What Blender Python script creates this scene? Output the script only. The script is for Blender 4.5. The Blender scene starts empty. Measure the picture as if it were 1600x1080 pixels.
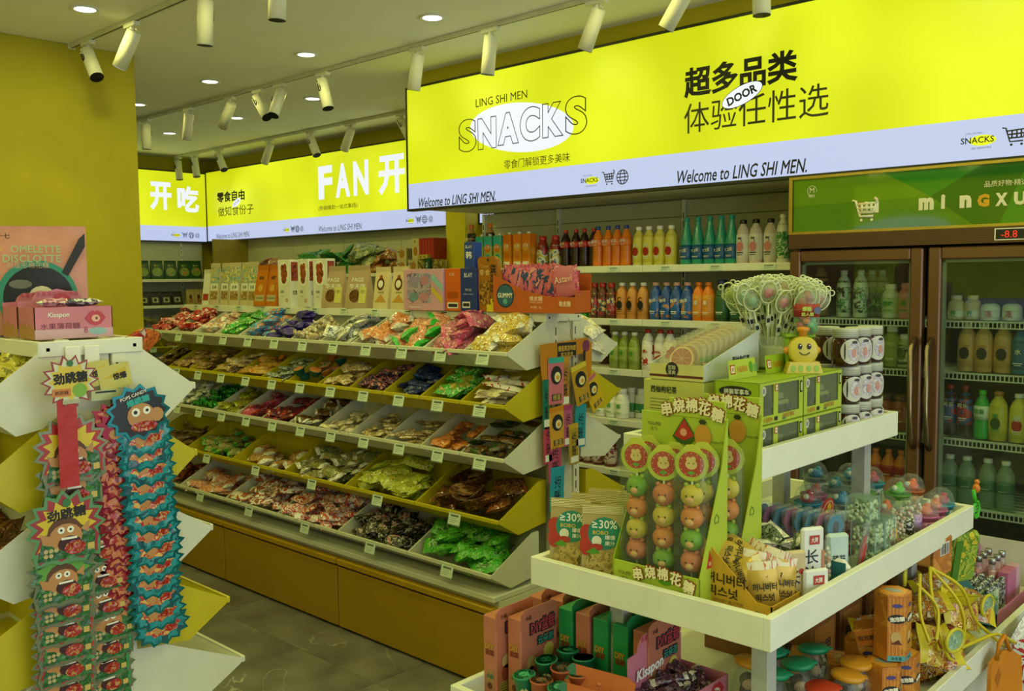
import bpy, bmesh, math, random
from mathutils import Matrix, Vector, noise as mnoise
R = math.radians
rnd = random.Random(7)
C = bpy.context.scene.collection
SC = bpy.context.scene

# ------------------------------------------------------------ camera, world, light, exposure
cam = bpy.data.cameras.new('camera'); camo = bpy.data.objects.new('camera', cam); C.objects.link(camo)
cam.sensor_width = 36; cam.lens = 1461.6 / 1600 * 36; cam.clip_start = .02; cam.clip_end = 60
_p, _y, _r = 0.0710250789, 0.752536805, -0.00907053
F0 = Vector((-math.sin(_y), math.cos(_y), 0)); R0 = Vector((math.cos(_y), math.sin(_y), 0)); U0 = Vector((0, 0, 1))
Fv = F0 * math.cos(_p) - U0 * math.sin(_p); Uv = F0 * math.sin(_p) + U0 * math.cos(_p)
Rv = R0 * math.cos(_r) + Uv * math.sin(_r); Uv2 = -R0 * math.sin(_r) + Uv * math.cos(_r)
mw = Matrix((Rv, Uv2, -Fv)).transposed().to_4x4(); mw.translation = (0, 0, 1.6)
camo.matrix_world = mw
SC.camera = camo
SC.view_settings.view_transform = 'Standard'; SC.view_settings.look = 'None'
SC.view_settings.exposure = 0.0; SC.view_settings.gamma = 1; SC.view_settings.use_curve_mapping = False
W = bpy.data.worlds.new('world'); SC.world = W; W.use_nodes = True
W.node_tree.nodes['Background'].inputs[0].default_value = (.62, .75, .72, 1)
W.node_tree.nodes['Background'].inputs[1].default_value = .35
LAMP_COL = (1.0, .97, .25); LAMP_W = 4.1; SPOT_W = 18; SIDE_FILL_W = 95

def area(name, loc, rot, sx, sy, w, col, spread=180):
    l = bpy.data.lights.new(name, 'AREA'); l.shape = 'RECTANGLE'; l.size = sx; l.size_y = sy
    l.energy = w; l.color = col; l.spread = R(spread)
    o = bpy.data.objects.new(name, l); C.objects.link(o); o.location = loc; o.rotation_euler = rot
    return o
# cool area lamp added for side fill, set before the assumed right-hand glazing
area('added_side_fill', (2.9, .6, 1.45), (0, R(90), 0), 2.3, 6.5, SIDE_FILL_W, (.88, .96, 1.0))

# ------------------------------------------------------------ materials
def lin(h):
    if isinstance(h, str):
        h = h.lstrip('#'); v = [int(h[i:i+2], 16) / 255 for i in (0, 2, 4)]
    else: v = h
    return tuple(c / 12.92 if c <= .04045 else ((c + .055) / 1.055) ** 2.4 for c in v)
MC = {}
def _new(name):
    m = bpy.data.materials.new(name); m.use_nodes = True
    n = m.node_tree.nodes; return m, n, m.node_tree.links, n['Principled BSDF']
def mat(col, rough=.5, metal=0., emit=0., var=.07, scale=14., bump=0., coat=0.):
    k = (col, rough, metal, emit, var, scale, bump, coat)
    if k in MC: return MC[k]
    m, n, l, b = _new('paint_' + str(len(MC))); c = lin(col)
    t = n.new('ShaderNodeTexNoise'); t.inputs['Scale'].default_value = scale; t.inputs['Detail'].default_value = 3
    tc = n.new('ShaderNodeTexCoord'); l.new(tc.outputs['Object'], t.inputs['Vector'])
    r = n.new('ShaderNodeValToRGB'); l.new(t.outputs['Fac'], r.inputs[0])
    r.color_ramp.elements[0].position = .3; r.color_ramp.elements[1].position = .7
    r.color_ramp.elements[0].color = (*[x * (1 - var) for x in c], 1); r.color_ramp.elements[1].color = (*[min(1, x * (1 + var)) for x in c], 1)
    l.new(r.outputs[0], b.inputs['Base Color'])
    b.inputs['Roughness'].default_value = rough; b.inputs['Metallic'].default_value = metal; b.inputs['Coat Weight'].default_value = coat
    if emit:
        l.new(r.outputs[0], b.inputs['Emission Color']); b.inputs['Emission Strength'].default_value = emit
        b.inputs['Base Color'].default_value = (*c, 1)
    if bump:
        bm = n.new('ShaderNodeBump'); bm.inputs['Strength'].default_value = bump; bm.inputs['Distance'].default_value = .01
        l.new(t.outputs['Fac'], bm.inputs['Height']); l.new(bm.outputs[0], b.inputs['Normal'])
    MC[k] = m; return m
def pmat(cols, scale=60., rough=.35, bump=.3, metal=0., sx=1., sy=1.):
    """printed wrapping: patches of the given colours, different on every object"""
    cols = tuple(cols); k = ('p', cols, scale, rough, bump, metal, sx, sy)
    if k in MC: return MC[k]
    m, n, l, b = _new('print_' + str(len(MC)))
    tc = n.new('ShaderNodeTexCoord'); oi = n.new('ShaderNodeObjectInfo')
    mp = n.new('ShaderNodeMapping'); mp.inputs['Scale'].default_value = (sx, sy, 1)
    cb = n.new('ShaderNodeVectorMath'); cb.operation = 'SCALE'; cb.inputs[0].default_value = (7, 3, 5)
    l.new(oi.outputs['Random'], cb.inputs['Scale']); l.new(tc.outputs['Object'], mp.inputs['Vector']); l.new(cb.outputs[0], mp.inputs['Location'])
    t = n.new('ShaderNodeTexNoise'); t.inputs['Scale'].default_value = scale; t.inputs['Detail'].default_value = 2.5; t.inputs['Distortion'].default_value = .8
    l.new(mp.outputs[0], t.inputs['Vector'])
    r = n.new('ShaderNodeValToRGB'); r.color_ramp.interpolation = 'CONSTANT'; l.new(t.outputs['Fac'], r.inputs[0])
    e = r.color_ramp.elements; N = len(cols)
    pos = [0] + [.5 + (i / (N - 1) - .5) * .30 + .0 for i in range(N)][:-1] if N > 2 else [0, .52]
    pos = [0] + [.42 + .16 * i / max(1, N - 2) for i in range(N - 1)]
    while len(e) < N: e.new(.5)
    for i in range(N): e[i].position = pos[i]; e[i].color = (*lin(cols[i]), 1)
    l.new(r.outputs[0], b.inputs['Base Color']); b.inputs['Roughness'].default_value = rough; b.inputs['Metallic'].default_value = metal
    b.inputs['Specular IOR Level'].default_value = .7
    if bump:
        t2 = n.new('ShaderNodeTexNoise'); t2.inputs['Scale'].default_value = scale * .8; t2.inputs['Detail'].default_value = 1
        l.new(mp.outputs[0], t2.inputs['Vector'])
        bm = n.new('ShaderNodeBump'); bm.inputs['Strength'].default_value = bump; bm.inputs['Distance'].default_value = .012
        l.new(t2.outputs['Fac'], bm.inputs['Height']); l.new(bm.outputs[0], b.inputs['Normal'])
    MC[k] = m; return m
def film(tint='#ffffff', solid=.12, rough=.08):
    """thin clear plastic or glass: transparent, with fresnel gloss and a little haze"""
    k = ('f', tint, solid, rough)
    if k in MC: return MC[k]
    m, n, l, b = _new('clear_' + str(len(MC))); c = lin(tint)
    b.inputs['Base Color'].default_value = (*c, 1); b.inputs['Roughness'].default_value = rough
    tr = n.new('ShaderNodeBsdfTransparent'); tr.inputs[0].default_value = (*[min(1, .25 + .75 * x) for x in c], 1)
    lw = n.new('ShaderNodeLayerWeight'); lw.inputs[0].default_value = .3
    pw = n.new('ShaderNodeMath'); pw.operation = 'POWER'; l.new(lw.outputs['Facing'], pw.inputs[0]); pw.inputs[1].default_value = 2.2
    ma = n.new('ShaderNodeMath'); ma.operation = 'MULTIPLY_ADD'; l.new(pw.outputs[0], ma.inputs[0]); ma.inputs[1].default_value = .3; ma.inputs[2].default_value = .025
    gl = n.new('ShaderNodeBsdfGlossy'); gl.inputs['Roughness'].default_value = rough
    mx = n.new('ShaderNodeMixShader'); l.new(ma.outputs[0], mx.inputs[0]); l.new(tr.outputs[0], mx.inputs[1]); l.new(gl.outputs[0], mx.inputs[2])
    m2 = n.new('ShaderNodeMixShader'); m2.inputs[0].default_value = solid * .8; l.new(mx.outputs[0], m2.inputs[1]); l.new(b.outputs[0], m2.inputs[2])
    l.new(m2.outputs[0], n['Material Output'].inputs[0])
    MC[k] = m; return m
def glow(col, s=1., var=.0, scale=.8, col2=None):
    k = ('g', col, s, var, col2)
    if k in MC: return MC[k]
    m, n, l, b = _new('glow_' + str(len(MC)))
    b.inputs['Base Color'].default_value = (*[x * .15 for x in lin(col)], 1); b.inputs['Roughness'].default_value = .35
    if col2:
        g = n.new('ShaderNodeNewGeometry'); t = n.new('ShaderNodeTexNoise'); t.inputs['Scale'].default_value = scale; t.inputs['Detail'].default_value = 1
        l.new(g.outputs['Position'], t.inputs['Vector'])
        r = n.new('ShaderNodeValToRGB'); l.new(t.outputs['Fac'], r.inputs[0]); r.color_ramp.elements[0].position = .38; r.color_ramp.elements[1].position = .66
        r.color_ramp.elements[0].color = (*lin(col), 1); r.color_ramp.elements[1].color = (*lin(col2), 1)
        l.new(r.outputs[0], b.inputs['Emission Color'])
    else: b.inputs['Emission Color'].default_value = (*lin(col), 1)
    b.inputs['Emission Strength'].default_value = s
    MC[k] = m; return m

# ------------------------------------------------------------ mesh builder
def face_m(o, d):
    """plane with origin o seen from direction d: local x right, y up, z towards the viewer"""
    a = {'-y': ((1, 0, 0), (0, 0, 1), (0, -1, 0)), '+x': ((0, 1, 0), (0, 0, 1), (1, 0, 0)), '+y': ((-1, 0, 0), (0, 0, 1), (0, 1, 0)),
         '-x': ((0, -1, 0), (0, 0, 1), (-1, 0, 0)), '+z': ((1, 0, 0), (0, 1, 0), (0, 0, 1))}[d]
    m = Matrix([Vector(v) for v in a]).transposed().to_4x4(); m.translation = o
    return m
TXT = {}
def text_geo(s, bold=0., shear=0., outline=0.):
    k = (s, bold, shear, outline)
    if k in TXT: return TXT[k]
    v = []; f = []
    for mode in ((0, 1) if bold and not outline else ((1,) if outline else (0,))):
        c = bpy.data.curves.new('t', 'FONT'); c.body = s; c.size = 1; c.align_x = 'CENTER'; c.align_y = 'CENTER'; c.resolution_u = 6 if outline else 2; c.shear = shear
        if mode: c.fill_mode = 'NONE'; c.bevel_depth = outline or bold * .7; c.bevel_resolution = 0; c.offset = bold if outline else 0
        o = bpy.data.objects.new('t', c); C.objects.link(o)
        dg = bpy.context.evaluated_depsgraph_get(); me = bpy.data.meshes.new_from_object(o.evaluated_get(dg)); n0 = len(v)
        v += [Vector((x.co.x, x.co.y, x.co.z * (1 if outline else .15))) for x in me.vertices]; f += [tuple(n0 + i for i in p.vertices) for p in me.polygons]
        bpy.data.objects.remove(o); bpy.data.meshes.remove(me); bpy.data.curves.remove(c)
    if v:
        x0 = min(p.x for p in v); x1 = max(p.x for p in v); y0 = min(p.y for p in v); y1 = max(p.y for p in v)
    else: x0 = y0 = 0; x1 = y1 = 1
    TXT[k] = (v, f, x0, x1, y0, y1); return TXT[k]
class MB:
    def __init__(s): s.v = []; s.f = []; s.m = []; s.sm = []; s.ms = []; s.T = Matrix()
    def mi(s, m):
        if m not in s.ms: s.ms.append(m)
        return s.ms.index(m)
    def add(s, vs, fs, m, smooth=False, M=None):
        T = s.T @ M if M is not None else s.T
        b = len(s.v); s.v += [tuple(T @ Vector(p)) for p in vs]; i = s.mi(m)
        for f in fs: s.f.append([b + q for q in f]); s.m.append(i); s.sm.append(smooth)
        return s
    def box(s, x0, x1, y0, y1, z0, z1, m, M=None):
        return s.add([(x0, y0, z0), (x1, y0, z0), (x1, y1, z0), (x0, y1, z0), (x0, y0, z1), (x1, y0, z1), (x1, y1, z1), (x0, y1, z1)],
                     [(3, 2, 1, 0), (4, 5, 6, 7), (0, 1, 5, 4), (1, 2, 6, 5), (2, 3, 7, 6), (3, 0, 4, 7)], m, False, M)
    def bbox(s, x0, x1, y0, y1, z0, z1, m, b=.003, M=None):
        """box with chamfered edges"""
        b = min(b, (x1 - x0) * .45, (y1 - y0) * .45, (z1 - z0) * .45); vs = []; P = {}
        for ix, (xa, xs) in enumerate(((x0, b), (x1, -b))):
            for iy, (ya, ys) in enumerate(((y0, b), (y1, -b))):
                for iz, (za, zs) in enumerate(((z0, b), (z1, -b))):
                    P[ix, iy, iz] = len(vs); vs += [(xa, ya + ys, za + zs), (xa + xs, ya, za + zs), (xa + xs, ya + ys, za)]
        g = lambda k, a: P[k] + a
        fs = []
        def quad(a, b_, c, d): fs.append((a, b_, c, d))
        for ix in (0, 1): quad(*[g((ix, a, b2), 0) for a, b2 in ((0, 0), (1, 0), (1, 1), (0, 1))])
        for iy in (0, 1): quad(*[g((a, iy, b2), 1) for a, b2 in ((0, 0), (1, 0), (1, 1), (0, 1))])
        for iz in (0, 1): quad(*[g((a, b2, iz), 2) for a, b2 in ((0, 0), (1, 0), (1, 1), (0, 1))])
        for i in (0, 1):
            for j in (0, 1):
                quad(g((0, i, j), 1), g((1, i, j), 1), g((1, i, j), 2), g((0, i, j), 2))
                quad(g((i, 0, j), 0), g((i, 1, j), 0), g((i, 1, j), 2), g((i, 0, j), 2))
                quad(g((i, j, 0), 0), g((i, j, 1), 0), g((i, j, 1), 1), g((i, j, 0), 1))
        for k in P: fs.append((P[k], P[k] + 1, P[k] + 2))
        return s.add(vs, fs, m, False, M)
    def prism(s, poly, d, m, M=None, m2=None):
        """poly in local xy, extruded from z=0 to z=d"""
        n = len(poly)
        vs = [(x, y, 0) for x, y in poly] + [(x, y, d) for x, y in poly]
        s.add(vs, [tuple(range(n - 1, -1, -1)), tuple(range(n, 2 * n))], m, False, M)
        return s.add(vs, [(i, (i + 1) % n, n + (i + 1) % n, n + i) for i in range(n)], m2 or m, False, M)
    def poly(s, pts, m, M=None, z=0.): return s.add([(p[0], p[1], z) for p in pts], [tuple(range(len(pts)))], m, False, M)
    def rect(s, x0, x1, y0, y1, m, M=None, z=0.): return s.poly([(x0, y0), (x1, y0), (x1, y1), (x0, y1)], m, M, z)
    def disc(s, cx, cy, r, m, M=None, z=0., n=18, ry=None, a0=0): return s.poly([(cx + r * math.cos(a0 + 2 * math.pi * i / n), cy + (ry or r) * math.sin(a0 + 2 * math.pi * i / n)) for i in range(n)], m, M, z)
    def lathe(s, prof, m, n=14, M=None, smooth=True, sx=1., sy=1., caps=True):
        vs = []; fs = []
        for r, z in prof:
            for i in range(n): a = 2 * math.pi * i / n; vs.append((r * math.cos(a) * sx, r * math.sin(a) * sy, z))
        for j in range(len(prof) - 1):
            for i in range(n): k = (i + 1) % n; fs.append((j * n + i, j * n + k, (j + 1) * n + k, (j + 1) * n + i))
        if caps and prof[0][0] > 1e-5: fs.append(tuple(range(n - 1, -1, -1)))
        if caps and prof[-1][0] > 1e-5: fs.append(tuple(range((len(prof) - 1) * n, len(prof) * n)))
        return s.add(vs, fs, m, smooth, M)
    def tube(s, pts, r, m, n=6, closed=False, M=None):
        pts = [Vector(p) for p in pts]; N = len(pts); vs = []; fs = []
        for i, p in enumerate(pts):
            a = pts[(i - 1) % N] if (closed or i) else p; b = pts[(i + 1) % N] if (closed or i < N - 1) else p
            t = (b - a).normalized(); u = t.cross(Vector((0, 0, 1)))
            if u.length < .2: u = t.cross(Vector((1, 0, 0)))
            u.normalize(); w = t.cross(u); rr = r[i] if isinstance(r, (list, tuple)) else r
            vs += [tuple(p + (u * math.cos(2 * math.pi * k / n) + w * math.sin(2 * math.pi * k / n)) * rr) for k in range(n)]
        for i in range(N if closed else N - 1):
            j = (i + 1) % N
            for k in range(n): q = (k + 1) % n; fs.append((i * n + k, j * n + k, j * n + q, i * n + q))
        if not closed: fs += [tuple(range(n)), tuple(range(N * n - 1, (N - 1) * n - 1, -1))]
        return s.add(vs, fs, m, True, M)
    def ball(s, c, rx, m, ry=None, rz=None, n=12, k=7, M=None, z0=-1., z1=1.):
        ry = ry or rx; rz = rz or rx
        a0 = math.asin(z0); a1 = math.asin(z1)
        prof = [(max(1e-6, math.cos(a0 + (a1 - a0) * i / (k - 1))), math.sin(a0 + (a1 - a0) * i / (k - 1))) for i in range(k)]
        T = Matrix.Translation(c) @ Matrix.Diagonal((rx, ry, rz, 1))
        return s.lathe(prof, m, n, (M @ T) if M is not None else T)
    def text(s, t, m, M, cx, cy, h=None, w=None, bold=0., shear=0., outline=0., z=.0012, rot=0.):
        """lettering scaled to height h and/or width w, centred on cx, cy in plane M"""
        v, f, x0, x1, y0, y1 = text_geo(t, bold, shear, outline)
        sx = sy = 1
        if h: sy = h / (y1 - y0)
        if w: sx = w / (x1 - x0)
        if not w: sx = sy
        if not h: sy = sx
        c = ((x0 + x1) / 2, (y0 + y1) / 2)
        P = Matrix.Translation((cx, cy, z)) @ Matrix.Rotation(rot, 4, 'Z') @ Matrix.Diagonal((sx, sy, min(sx, sy), 1)) @ Matrix.Translation((-c[0], -c[1], 0))
        return s.add(v, f, m, False, M @ P)
    def build(s, name, parent=None, loc=None):
        me = bpy.data.meshes.new(name); me.from_pydata(s.v, [], s.f)
        for m in s.ms: me.materials.append(m)
        me.polygons.foreach_set('material_index', s.m); me.polygons.foreach_set('use_smooth', s.sm); me.update()
        o = bpy.data.objects.new(name, me); C.objects.link(o)
        if parent: o.parent = parent
        if loc: o.location = loc
        return o
def tag(o, label=None, cat=None, group=None, kind=None):
    if label: o['label'] = label
    if cat: o['category'] = cat
    if group: o['group'] = group
    if kind: o['kind'] = kind
    return o
def empty(name, loc, label, cat, rz=0., group=None):
    o = bpy.data.objects.new(name, None); C.objects.link(o); o.location = loc; o.rotation_euler = (0, 0, rz); o.empty_display_size = .05
    return tag(o, label, cat, group)
KIDS = {}
def copy_tree(o, parent=None):
    c = o.copy(); C.objects.link(c)
    if parent: c.parent = parent
    for ch in [x for x in ALLKIDS(o)]: copy_tree(ch, c)
    return c
def ALLKIDS(o): return list(o.children)
def struct(o): o['kind'] = 'structure'; return o
def dup(o, loc, rz=None, label=None, group=None, rot=None, scale=None):
    c = copy_tree(o); c.location = loc
    if rz is not None: c.rotation_euler = (0, 0, rz)
    if rot is not None: c.rotation_euler = rot
    if scale is not None: c.scale = (scale,) * 3 if not isinstance(scale, tuple) else scale
    if label: c['label'] = label
    if group: c['group'] = group
    return c
class Kind:
    """the first placing uses the built thing itself, later ones copy it"""
    def __init__(s, o): s.o = o; s.used = False
    def put(s, loc, rz=None, label=None, group=None, rot=None, scale=None):
        if s.used: return dup(s.o, loc, rz, label, group, rot, scale)
        s.used = True; o = s.o; o.location = loc
        if rz is not None: o.rotation_euler = (0, 0, rz)
        if rot is not None: o.rotation_euler = rot
        if scale is not None: o.scale = (scale,) * 3 if not isinstance(scale, tuple) else scale
        if label: o['label'] = label
        if group: o['group'] = group
        return o
ORD = ['', 'second', 'third', 'fourth', 'fifth', 'sixth', 'seventh', 'eighth', 'ninth', 'tenth']
NUM = ['zero', 'one', 'two', 'three', 'four', 'five', 'six', 'seven', 'eight', 'nine', 'ten', 'eleven', 'twelve']
def which(i, n, what):
    """what: plural phrase; the i-th of n from the left in the photograph"""
    if n == 1: return what
    if i == 0: p = 'leftmost'
    elif i == n - 1: p = 'rightmost'
    elif i <= n // 2: p = ORD[i] + ' from left'
    else: p = ORD[n - 1 - i] + ' from right'
    return f'{p} of the {NUM[n]} {what}'

WHITE = mat('#e8e8dc', .45); WHITE2 = mat('#dfe2d6', .5, var=.03); YEL = mat('#bcae14', .7, var=.04, scale=6, bump=.05)
BLACK = mat('#141414', .4); GREY = mat('#8b8f8a', .45); DARK = mat('#2a2b26', .6); INK = mat('#1c1d22', .6, var=0)

# ------------------------------------------------------------ room shell
X0, X1, Y0, Y1, ZC = -9.75, 3.0, -4.95, 5.44, 2.95
def wallbox(name, a, m=YEL):
    b = MB(); b.box(*a, m); return struct(b.build(name))
m, n, l, b = _new('marble'); MARBLE = m
g = n.new('ShaderNodeNewGeometry'); oi = n.new('ShaderNodeObjectInfo'); va = n.new('ShaderNodeVectorMath'); va.operation = 'MULTIPLY_ADD'
cb = n.new('ShaderNodeCombineXYZ'); l.new(oi.outputs['Random'], cb.inputs[0]); l.new(oi.outputs['Random'], cb.inputs[1])
l.new(cb.outputs[0], va.inputs[0]); va.inputs[1].default_value = (31, 17, 0); l.new(g.outputs['Position'], va.inputs[2])
w1 = n.new('ShaderNodeTexNoise'); w1.inputs['Scale'].default_value = 1.9; w1.inputs['Detail'].default_value = 5; w1.inputs['Distortion'].default_value = 1.3; l.new(va.outputs[0], w1.inputs['Vector'])
r1 = n.new('ShaderNodeValToRGB'); l.new(w1.outputs['Fac'], r1.inputs[0]); e = r1.color_ramp.elements
e[0].position = .492; e[0].color = (0, 0, 0, 1); e[1].position = .5; e[1].color = (1, 1, 1, 1); q = e.new(.508); q.color = (0, 0, 0, 1)
w3 = n.new('ShaderNodeTexNoise'); w3.inputs['Scale'].default_value = 2.6; l.new(va.outputs[0], w3.inputs['Vector'])
mk = n.new('ShaderNodeValToRGB'); l.new(w3.outputs['Fac'], mk.inputs[0]); mk.color_ramp.elements[0].position = .5; mk.color_ramp.elements[1].position = .62
mm = n.new('ShaderNodeMath'); mm.operation = 'MULTIPLY'; l.new(r1.outputs[0], mm.inputs[0]); l.new(mk.outputs[0], mm.inputs[1])
w2 = n.new('ShaderNodeTexNoise'); w2.inputs['Scale'].default_value = 5; w2.inputs['Detail'].default_value = 8; l.new(va.outputs[0], w2.inputs['Vector'])
r2 = n.new('ShaderNodeValToRGB'); l.new(w2.outputs['Fac'], r2.inputs[0]); r2.color_ramp.elements[0].position = .3; r2.color_ramp.elements[1].position = .7
r2.color_ramp.elements[0].color = (*lin('#62625c'), 1); r2.color_ramp.elements[1].color = (*lin('#8a8a82'), 1)
mx = n.new('ShaderNodeMix'); mx.data_type = 'RGBA'; l.new(mm.outputs[0], mx.inputs[0]); l.new(r2.outputs[0], mx.inputs[6]); mx.inputs[7].default_value = (*lin('#b8b8ae'), 1)
l.new(mx.outputs[2], b.inputs['Base Color']); b.inputs['Roughness'].default_value = .3
fl = wallbox('floor', (X0, X1, Y0, Y1, -.08, -.003), mat('#6e6e66', .8))
tb = MB(); tb.bbox(-.5985, .5985, -.2985, .2985, -.01, 0, MARBLE, .002); tile0 = None
for i in range(11):
    for j in range(18):
        x = -2.88 - 6 * 1.2 + .6 + i * 1.2; y = 2.262 - 12 * .6 + .3 + j * .6
        if x + .6 > X1 + .5 or x - .6 < X0 - .5 or y + .3 > Y1 + .1 or y - .3 < Y0 - .3: continue
        if tile0 is None: tile0 = tb.build('tile', fl, (x, y, 0))
        else:
            t = tile0.copy(); C.objects.link(t); t.parent = fl; t.location = (x, y, 0)
wallbox('ceiling', (X0, X1, Y0, Y1, ZC, ZC + .1), mat('#f2f2e8', .85, var=.02, scale=3))
wallbox('wall_back', (X0 - .1, X1, Y1, Y1 + .1, 0, ZC))
wallbox('wall_left', (X0 - .1, X0, Y0, Y1, 0, ZC))
wallbox('wall_front', (X0 - .1, X1, Y0 - .1, Y0, 0, ZC))
b_ = MB()   # unseen right wall, with a wide glazed opening added for the side light
b_.box(X1, X1 + .12, Y0, -2.9, 0, ZC, YEL); b_.box(X1, X1 + .12, 4.1, Y1, 0, ZC, YEL); b_.box(X1, X1 + .12, -2.9, 4.1, 2.6, ZC, YEL); b_.box(X1, X1 + .12, -2.9, 4.1, 0, .25, YEL)
struct(b_.build('wall_right'))
b_ = MB(); b_.box(X1 + .05, X1 + .06, -2.9, 4.1, .25, 2.6, film('#eef6f2', .05))
w = struct(b_.build('added_window_1'))
b_ = MB()
for y in (-2.9, -.6, 1.75, 4.04): b_.box(X1 + .02, X1 + .1, y, y + .06, .25, 2.6, GREY)
b_.box(X1 + .02, X1 + .1, -2.9, 4.1, 2.54, 2.6, GREY); b_.box(X1 + .02, X1 + .1, -2.9, 4.1, .25, .31, GREY); b_.build('added_window_frame', w)
b_ = MB(); b_.bbox(-6.2, -5.515, Y0 + .0, 2.62, 0, ZC, mat('#aea212', .7, var=.05, scale=5, bump=.05), .004); struct(b_.build('wall_column'))
b_ = MB(); b_.bbox(-5.54, -5.315, 5.15, Y1, 0, ZC, mat('#cfc010', .6, var=.04), .004); struct(b_.build('trim_1'))
# bulkhead of the drinks wall, above its light box
wallbox('trim_2', (-4.76, X1 - .2, 4.14, Y1, 2.845, ZC))
wallbox('trim_3', (-4.70, X1 - .2, 4.84, Y1, 0, 2.845), mat('#b9b9a0', .6))

# ------------------------------------------------------------ light-box signs
SY = glow('#d2dc12', .92, scale=1.3, col2='#eefa24'); SWH = glow('#c0cbf0', .92); SWB = glow('#e9eef8', 1.0); SFR = mat('#20241c', .4)
SINK = mat('#14160c', .7, var=0); SINK2 = mat('#33351c', .7, var=0); SGR = mat('#62657c', .7, var=0); TRIMY = glow('#b5c000', .7)
def cart(b, m, M, cx, cy, s, z=.002, r=.035):
    L = lambda pts: b.tube([(cx + x * s, cy + y * s, z) for x, y in pts], r * s, m, 4, M=M)
    L([(-.5, .42), (-.36, .4), (-.18, -.22), (.36, -.22)]); L([(-.32, .26), (.46, .3), (.36, -.06), (-.22, -.06)])
    for x in (-.1, .1, .28): L([(x, .28), (x, -.06)])
    L([(-.27, .1), (.42, .12)]); L([(.46, .3), (.5, .42), (.4, .5)])
    for x in (-.12, .3): b.disc(cx + x * s, cy - .36 * s, .06 * s, m, M, z, 8)
def globe(b, m, M, cx, cy, s, z=.002, r=.03):
    for rx in (.42, .18): b.tube([(cx + rx * s * math.cos(a * R(22.5)), cy + .42 * s * math.sin(a * R(22.5)), z) for a in range(16)], r * s, m, 4, True, M)
    for y in (-.2, 0, .2): b.tube([(cx - s * (.42 ** 2 - y * y) ** .5, cy + y * s, z), (cx + s * (.42 ** 2 - y * y) ** .5, cy + y * s, z)], r * s, m, 4, M=M)
def tinylogo(b, M, cx, cy, s):
    b.disc(cx + .15 * s, cy - .02 * s, .42 * s, SY, M, .0012, 14, .17 * s)
    b.text('SNACKS', SINK, M, cx, cy, w=s, bold=.02, z=.002); b.text('零食门解锁更多美味', SGR, M, cx + .12 * s, cy - .26 * s, w=.6 * s, z=.002); b.text('LING SHI MEN', SGR, M, cx - .1 * s, cy + .22 * s, w=.5 * s, z=.002)
def ico_row(b, M, x, y, s=.1, n=2):
    tinylogo(b, M, x, y, s * 1.15)
    cart(b, SINK2, M, x + s * 1.25, y, s * .8); globe(b, SINK2, M, x + s * 2.15, y, s * .85)
    b.text('@', SINK2, M, x + s * 3.0, y, h=s * .62, z=.002) if n > 2 else None
def snacks_logo(b, M, cx, cy, s=1.):
    """SNACKS word mark: outlined letters over a tilted white oval"""
    b.poly([(cx + s * (.39 * math.cos(t) * math.cos(-.12) - .135 * math.sin(t) * math.sin(-.12)), cy + s * (.0 + .39 * math.cos(t) * math.sin(-.12) + .135 * math.sin(t) * math.cos(-.12))) for t in [i * math.pi / 18 for i in range(36)]], SWB, M, .001)
    b.text('LING SHI MEN', SINK2, M, cx - .14 * s, cy + .175 * s, w=.40 * s)
    for i, (ch, x, y) in enumerate(zip('SNACKS', (-.41, -.25, -.085, .08, .245, .405), (.0, -.004, .004, .008, .012, .016))):
        b.text(ch, SINK2, M, cx + x * s, cy + y * s, h=(.19, .18, .18, .19, .185, .20)[i] * s, w=(.15 if ch != 'A' else .165) * s, bold=.06, outline=.012, z=.003)
    b.text('零食门解锁更多美味', SINK2, M, cx + .12 * s, cy - .195 * s, w=.48 * s)
class Sheet(MB):
    """printing on one sign: cut() ends one printed piece and starts the next"""
    def __init__(s, e, T): super().__init__(); s.e = e; s.T = T
    def cut(s, name='lettering'):
        if s.v: MB.build(s, name, s.e)
        s.v = []; s.f = []; s.m = []; s.sm = []; s.ms = []
def sign(name, label, M, Wd, Hh, D, white=.164, boxm=None):
    """light box: local x 0..Wd, y 0..Hh, face at z=0, body behind it"""
    e = empty(name, M.translation, label, 'sign')
    T = M.copy(); T.translation = (0, 0, 0)
    b = MB(); b.T = T; b.box(0, Wd, 0, Hh, -D, -.004, boxm or mat('#d6d6c0', .6)); b.box(-.012, Wd + .012, Hh, Hh + .014, -D, .006, SFR); b.box(-.012, Wd + .012, -.014, 0, -.05, .006, SFR)
    b.box(-.012, 0, 0, Hh, -.05, .006, SFR); b.box(Wd, Wd + .012, 0, Hh, -.05, .006, SFR); b.build('casing', e)
    b = MB(); b.T = T; b.rect(0, Wd, white, Hh, SY); b.rect(0, Wd, 0, white, SWH); b.build('lit_panel', e)
    b = Sheet(e, T)
    return e, b
# main drinks sign, face at Y=4.1, x origin -4.763, z origin 2.067
M1 = face_m((-4.763, 4.1, 2.067), '-y')
e, b = sign('light_box_sign', 'long yellow light box sign reading SNACKS above the drinks shelves', M1, 5.6, .776, .73)
I = Matrix()
snacks_logo(b, I, 1.0, .42, 1.06)
b.cut('word_mark')
b.text('超多品类', SINK, I, 2.435, .505, w=.61, h=.15, bold=.045, z=.002)
b.cut('lettering')
b.text('体验任性选', SINK2, I, 2.51, .33, w=.76, h=.15, z=.002)
b.cut('lettering')
DM = Matrix.Translation((2.455, .405, 0)) @ Matrix.Rotation(.33, 4, 'Z')
b.disc(0, 0, .115, SINK, DM, .003, 20, .047); b.disc(0, 0, .112, SWB, DM, .0035, 20, .044); b.text('DOOR', SINK, DM, 0, 0, w=.165, bold=.05, z=.0045)
b.text('Welcome to LING SHI MEN.', SINK, I, .45, .035, w=.70, h=.062, shear=.25, bold=.018)
b.cut('lettering')
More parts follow.
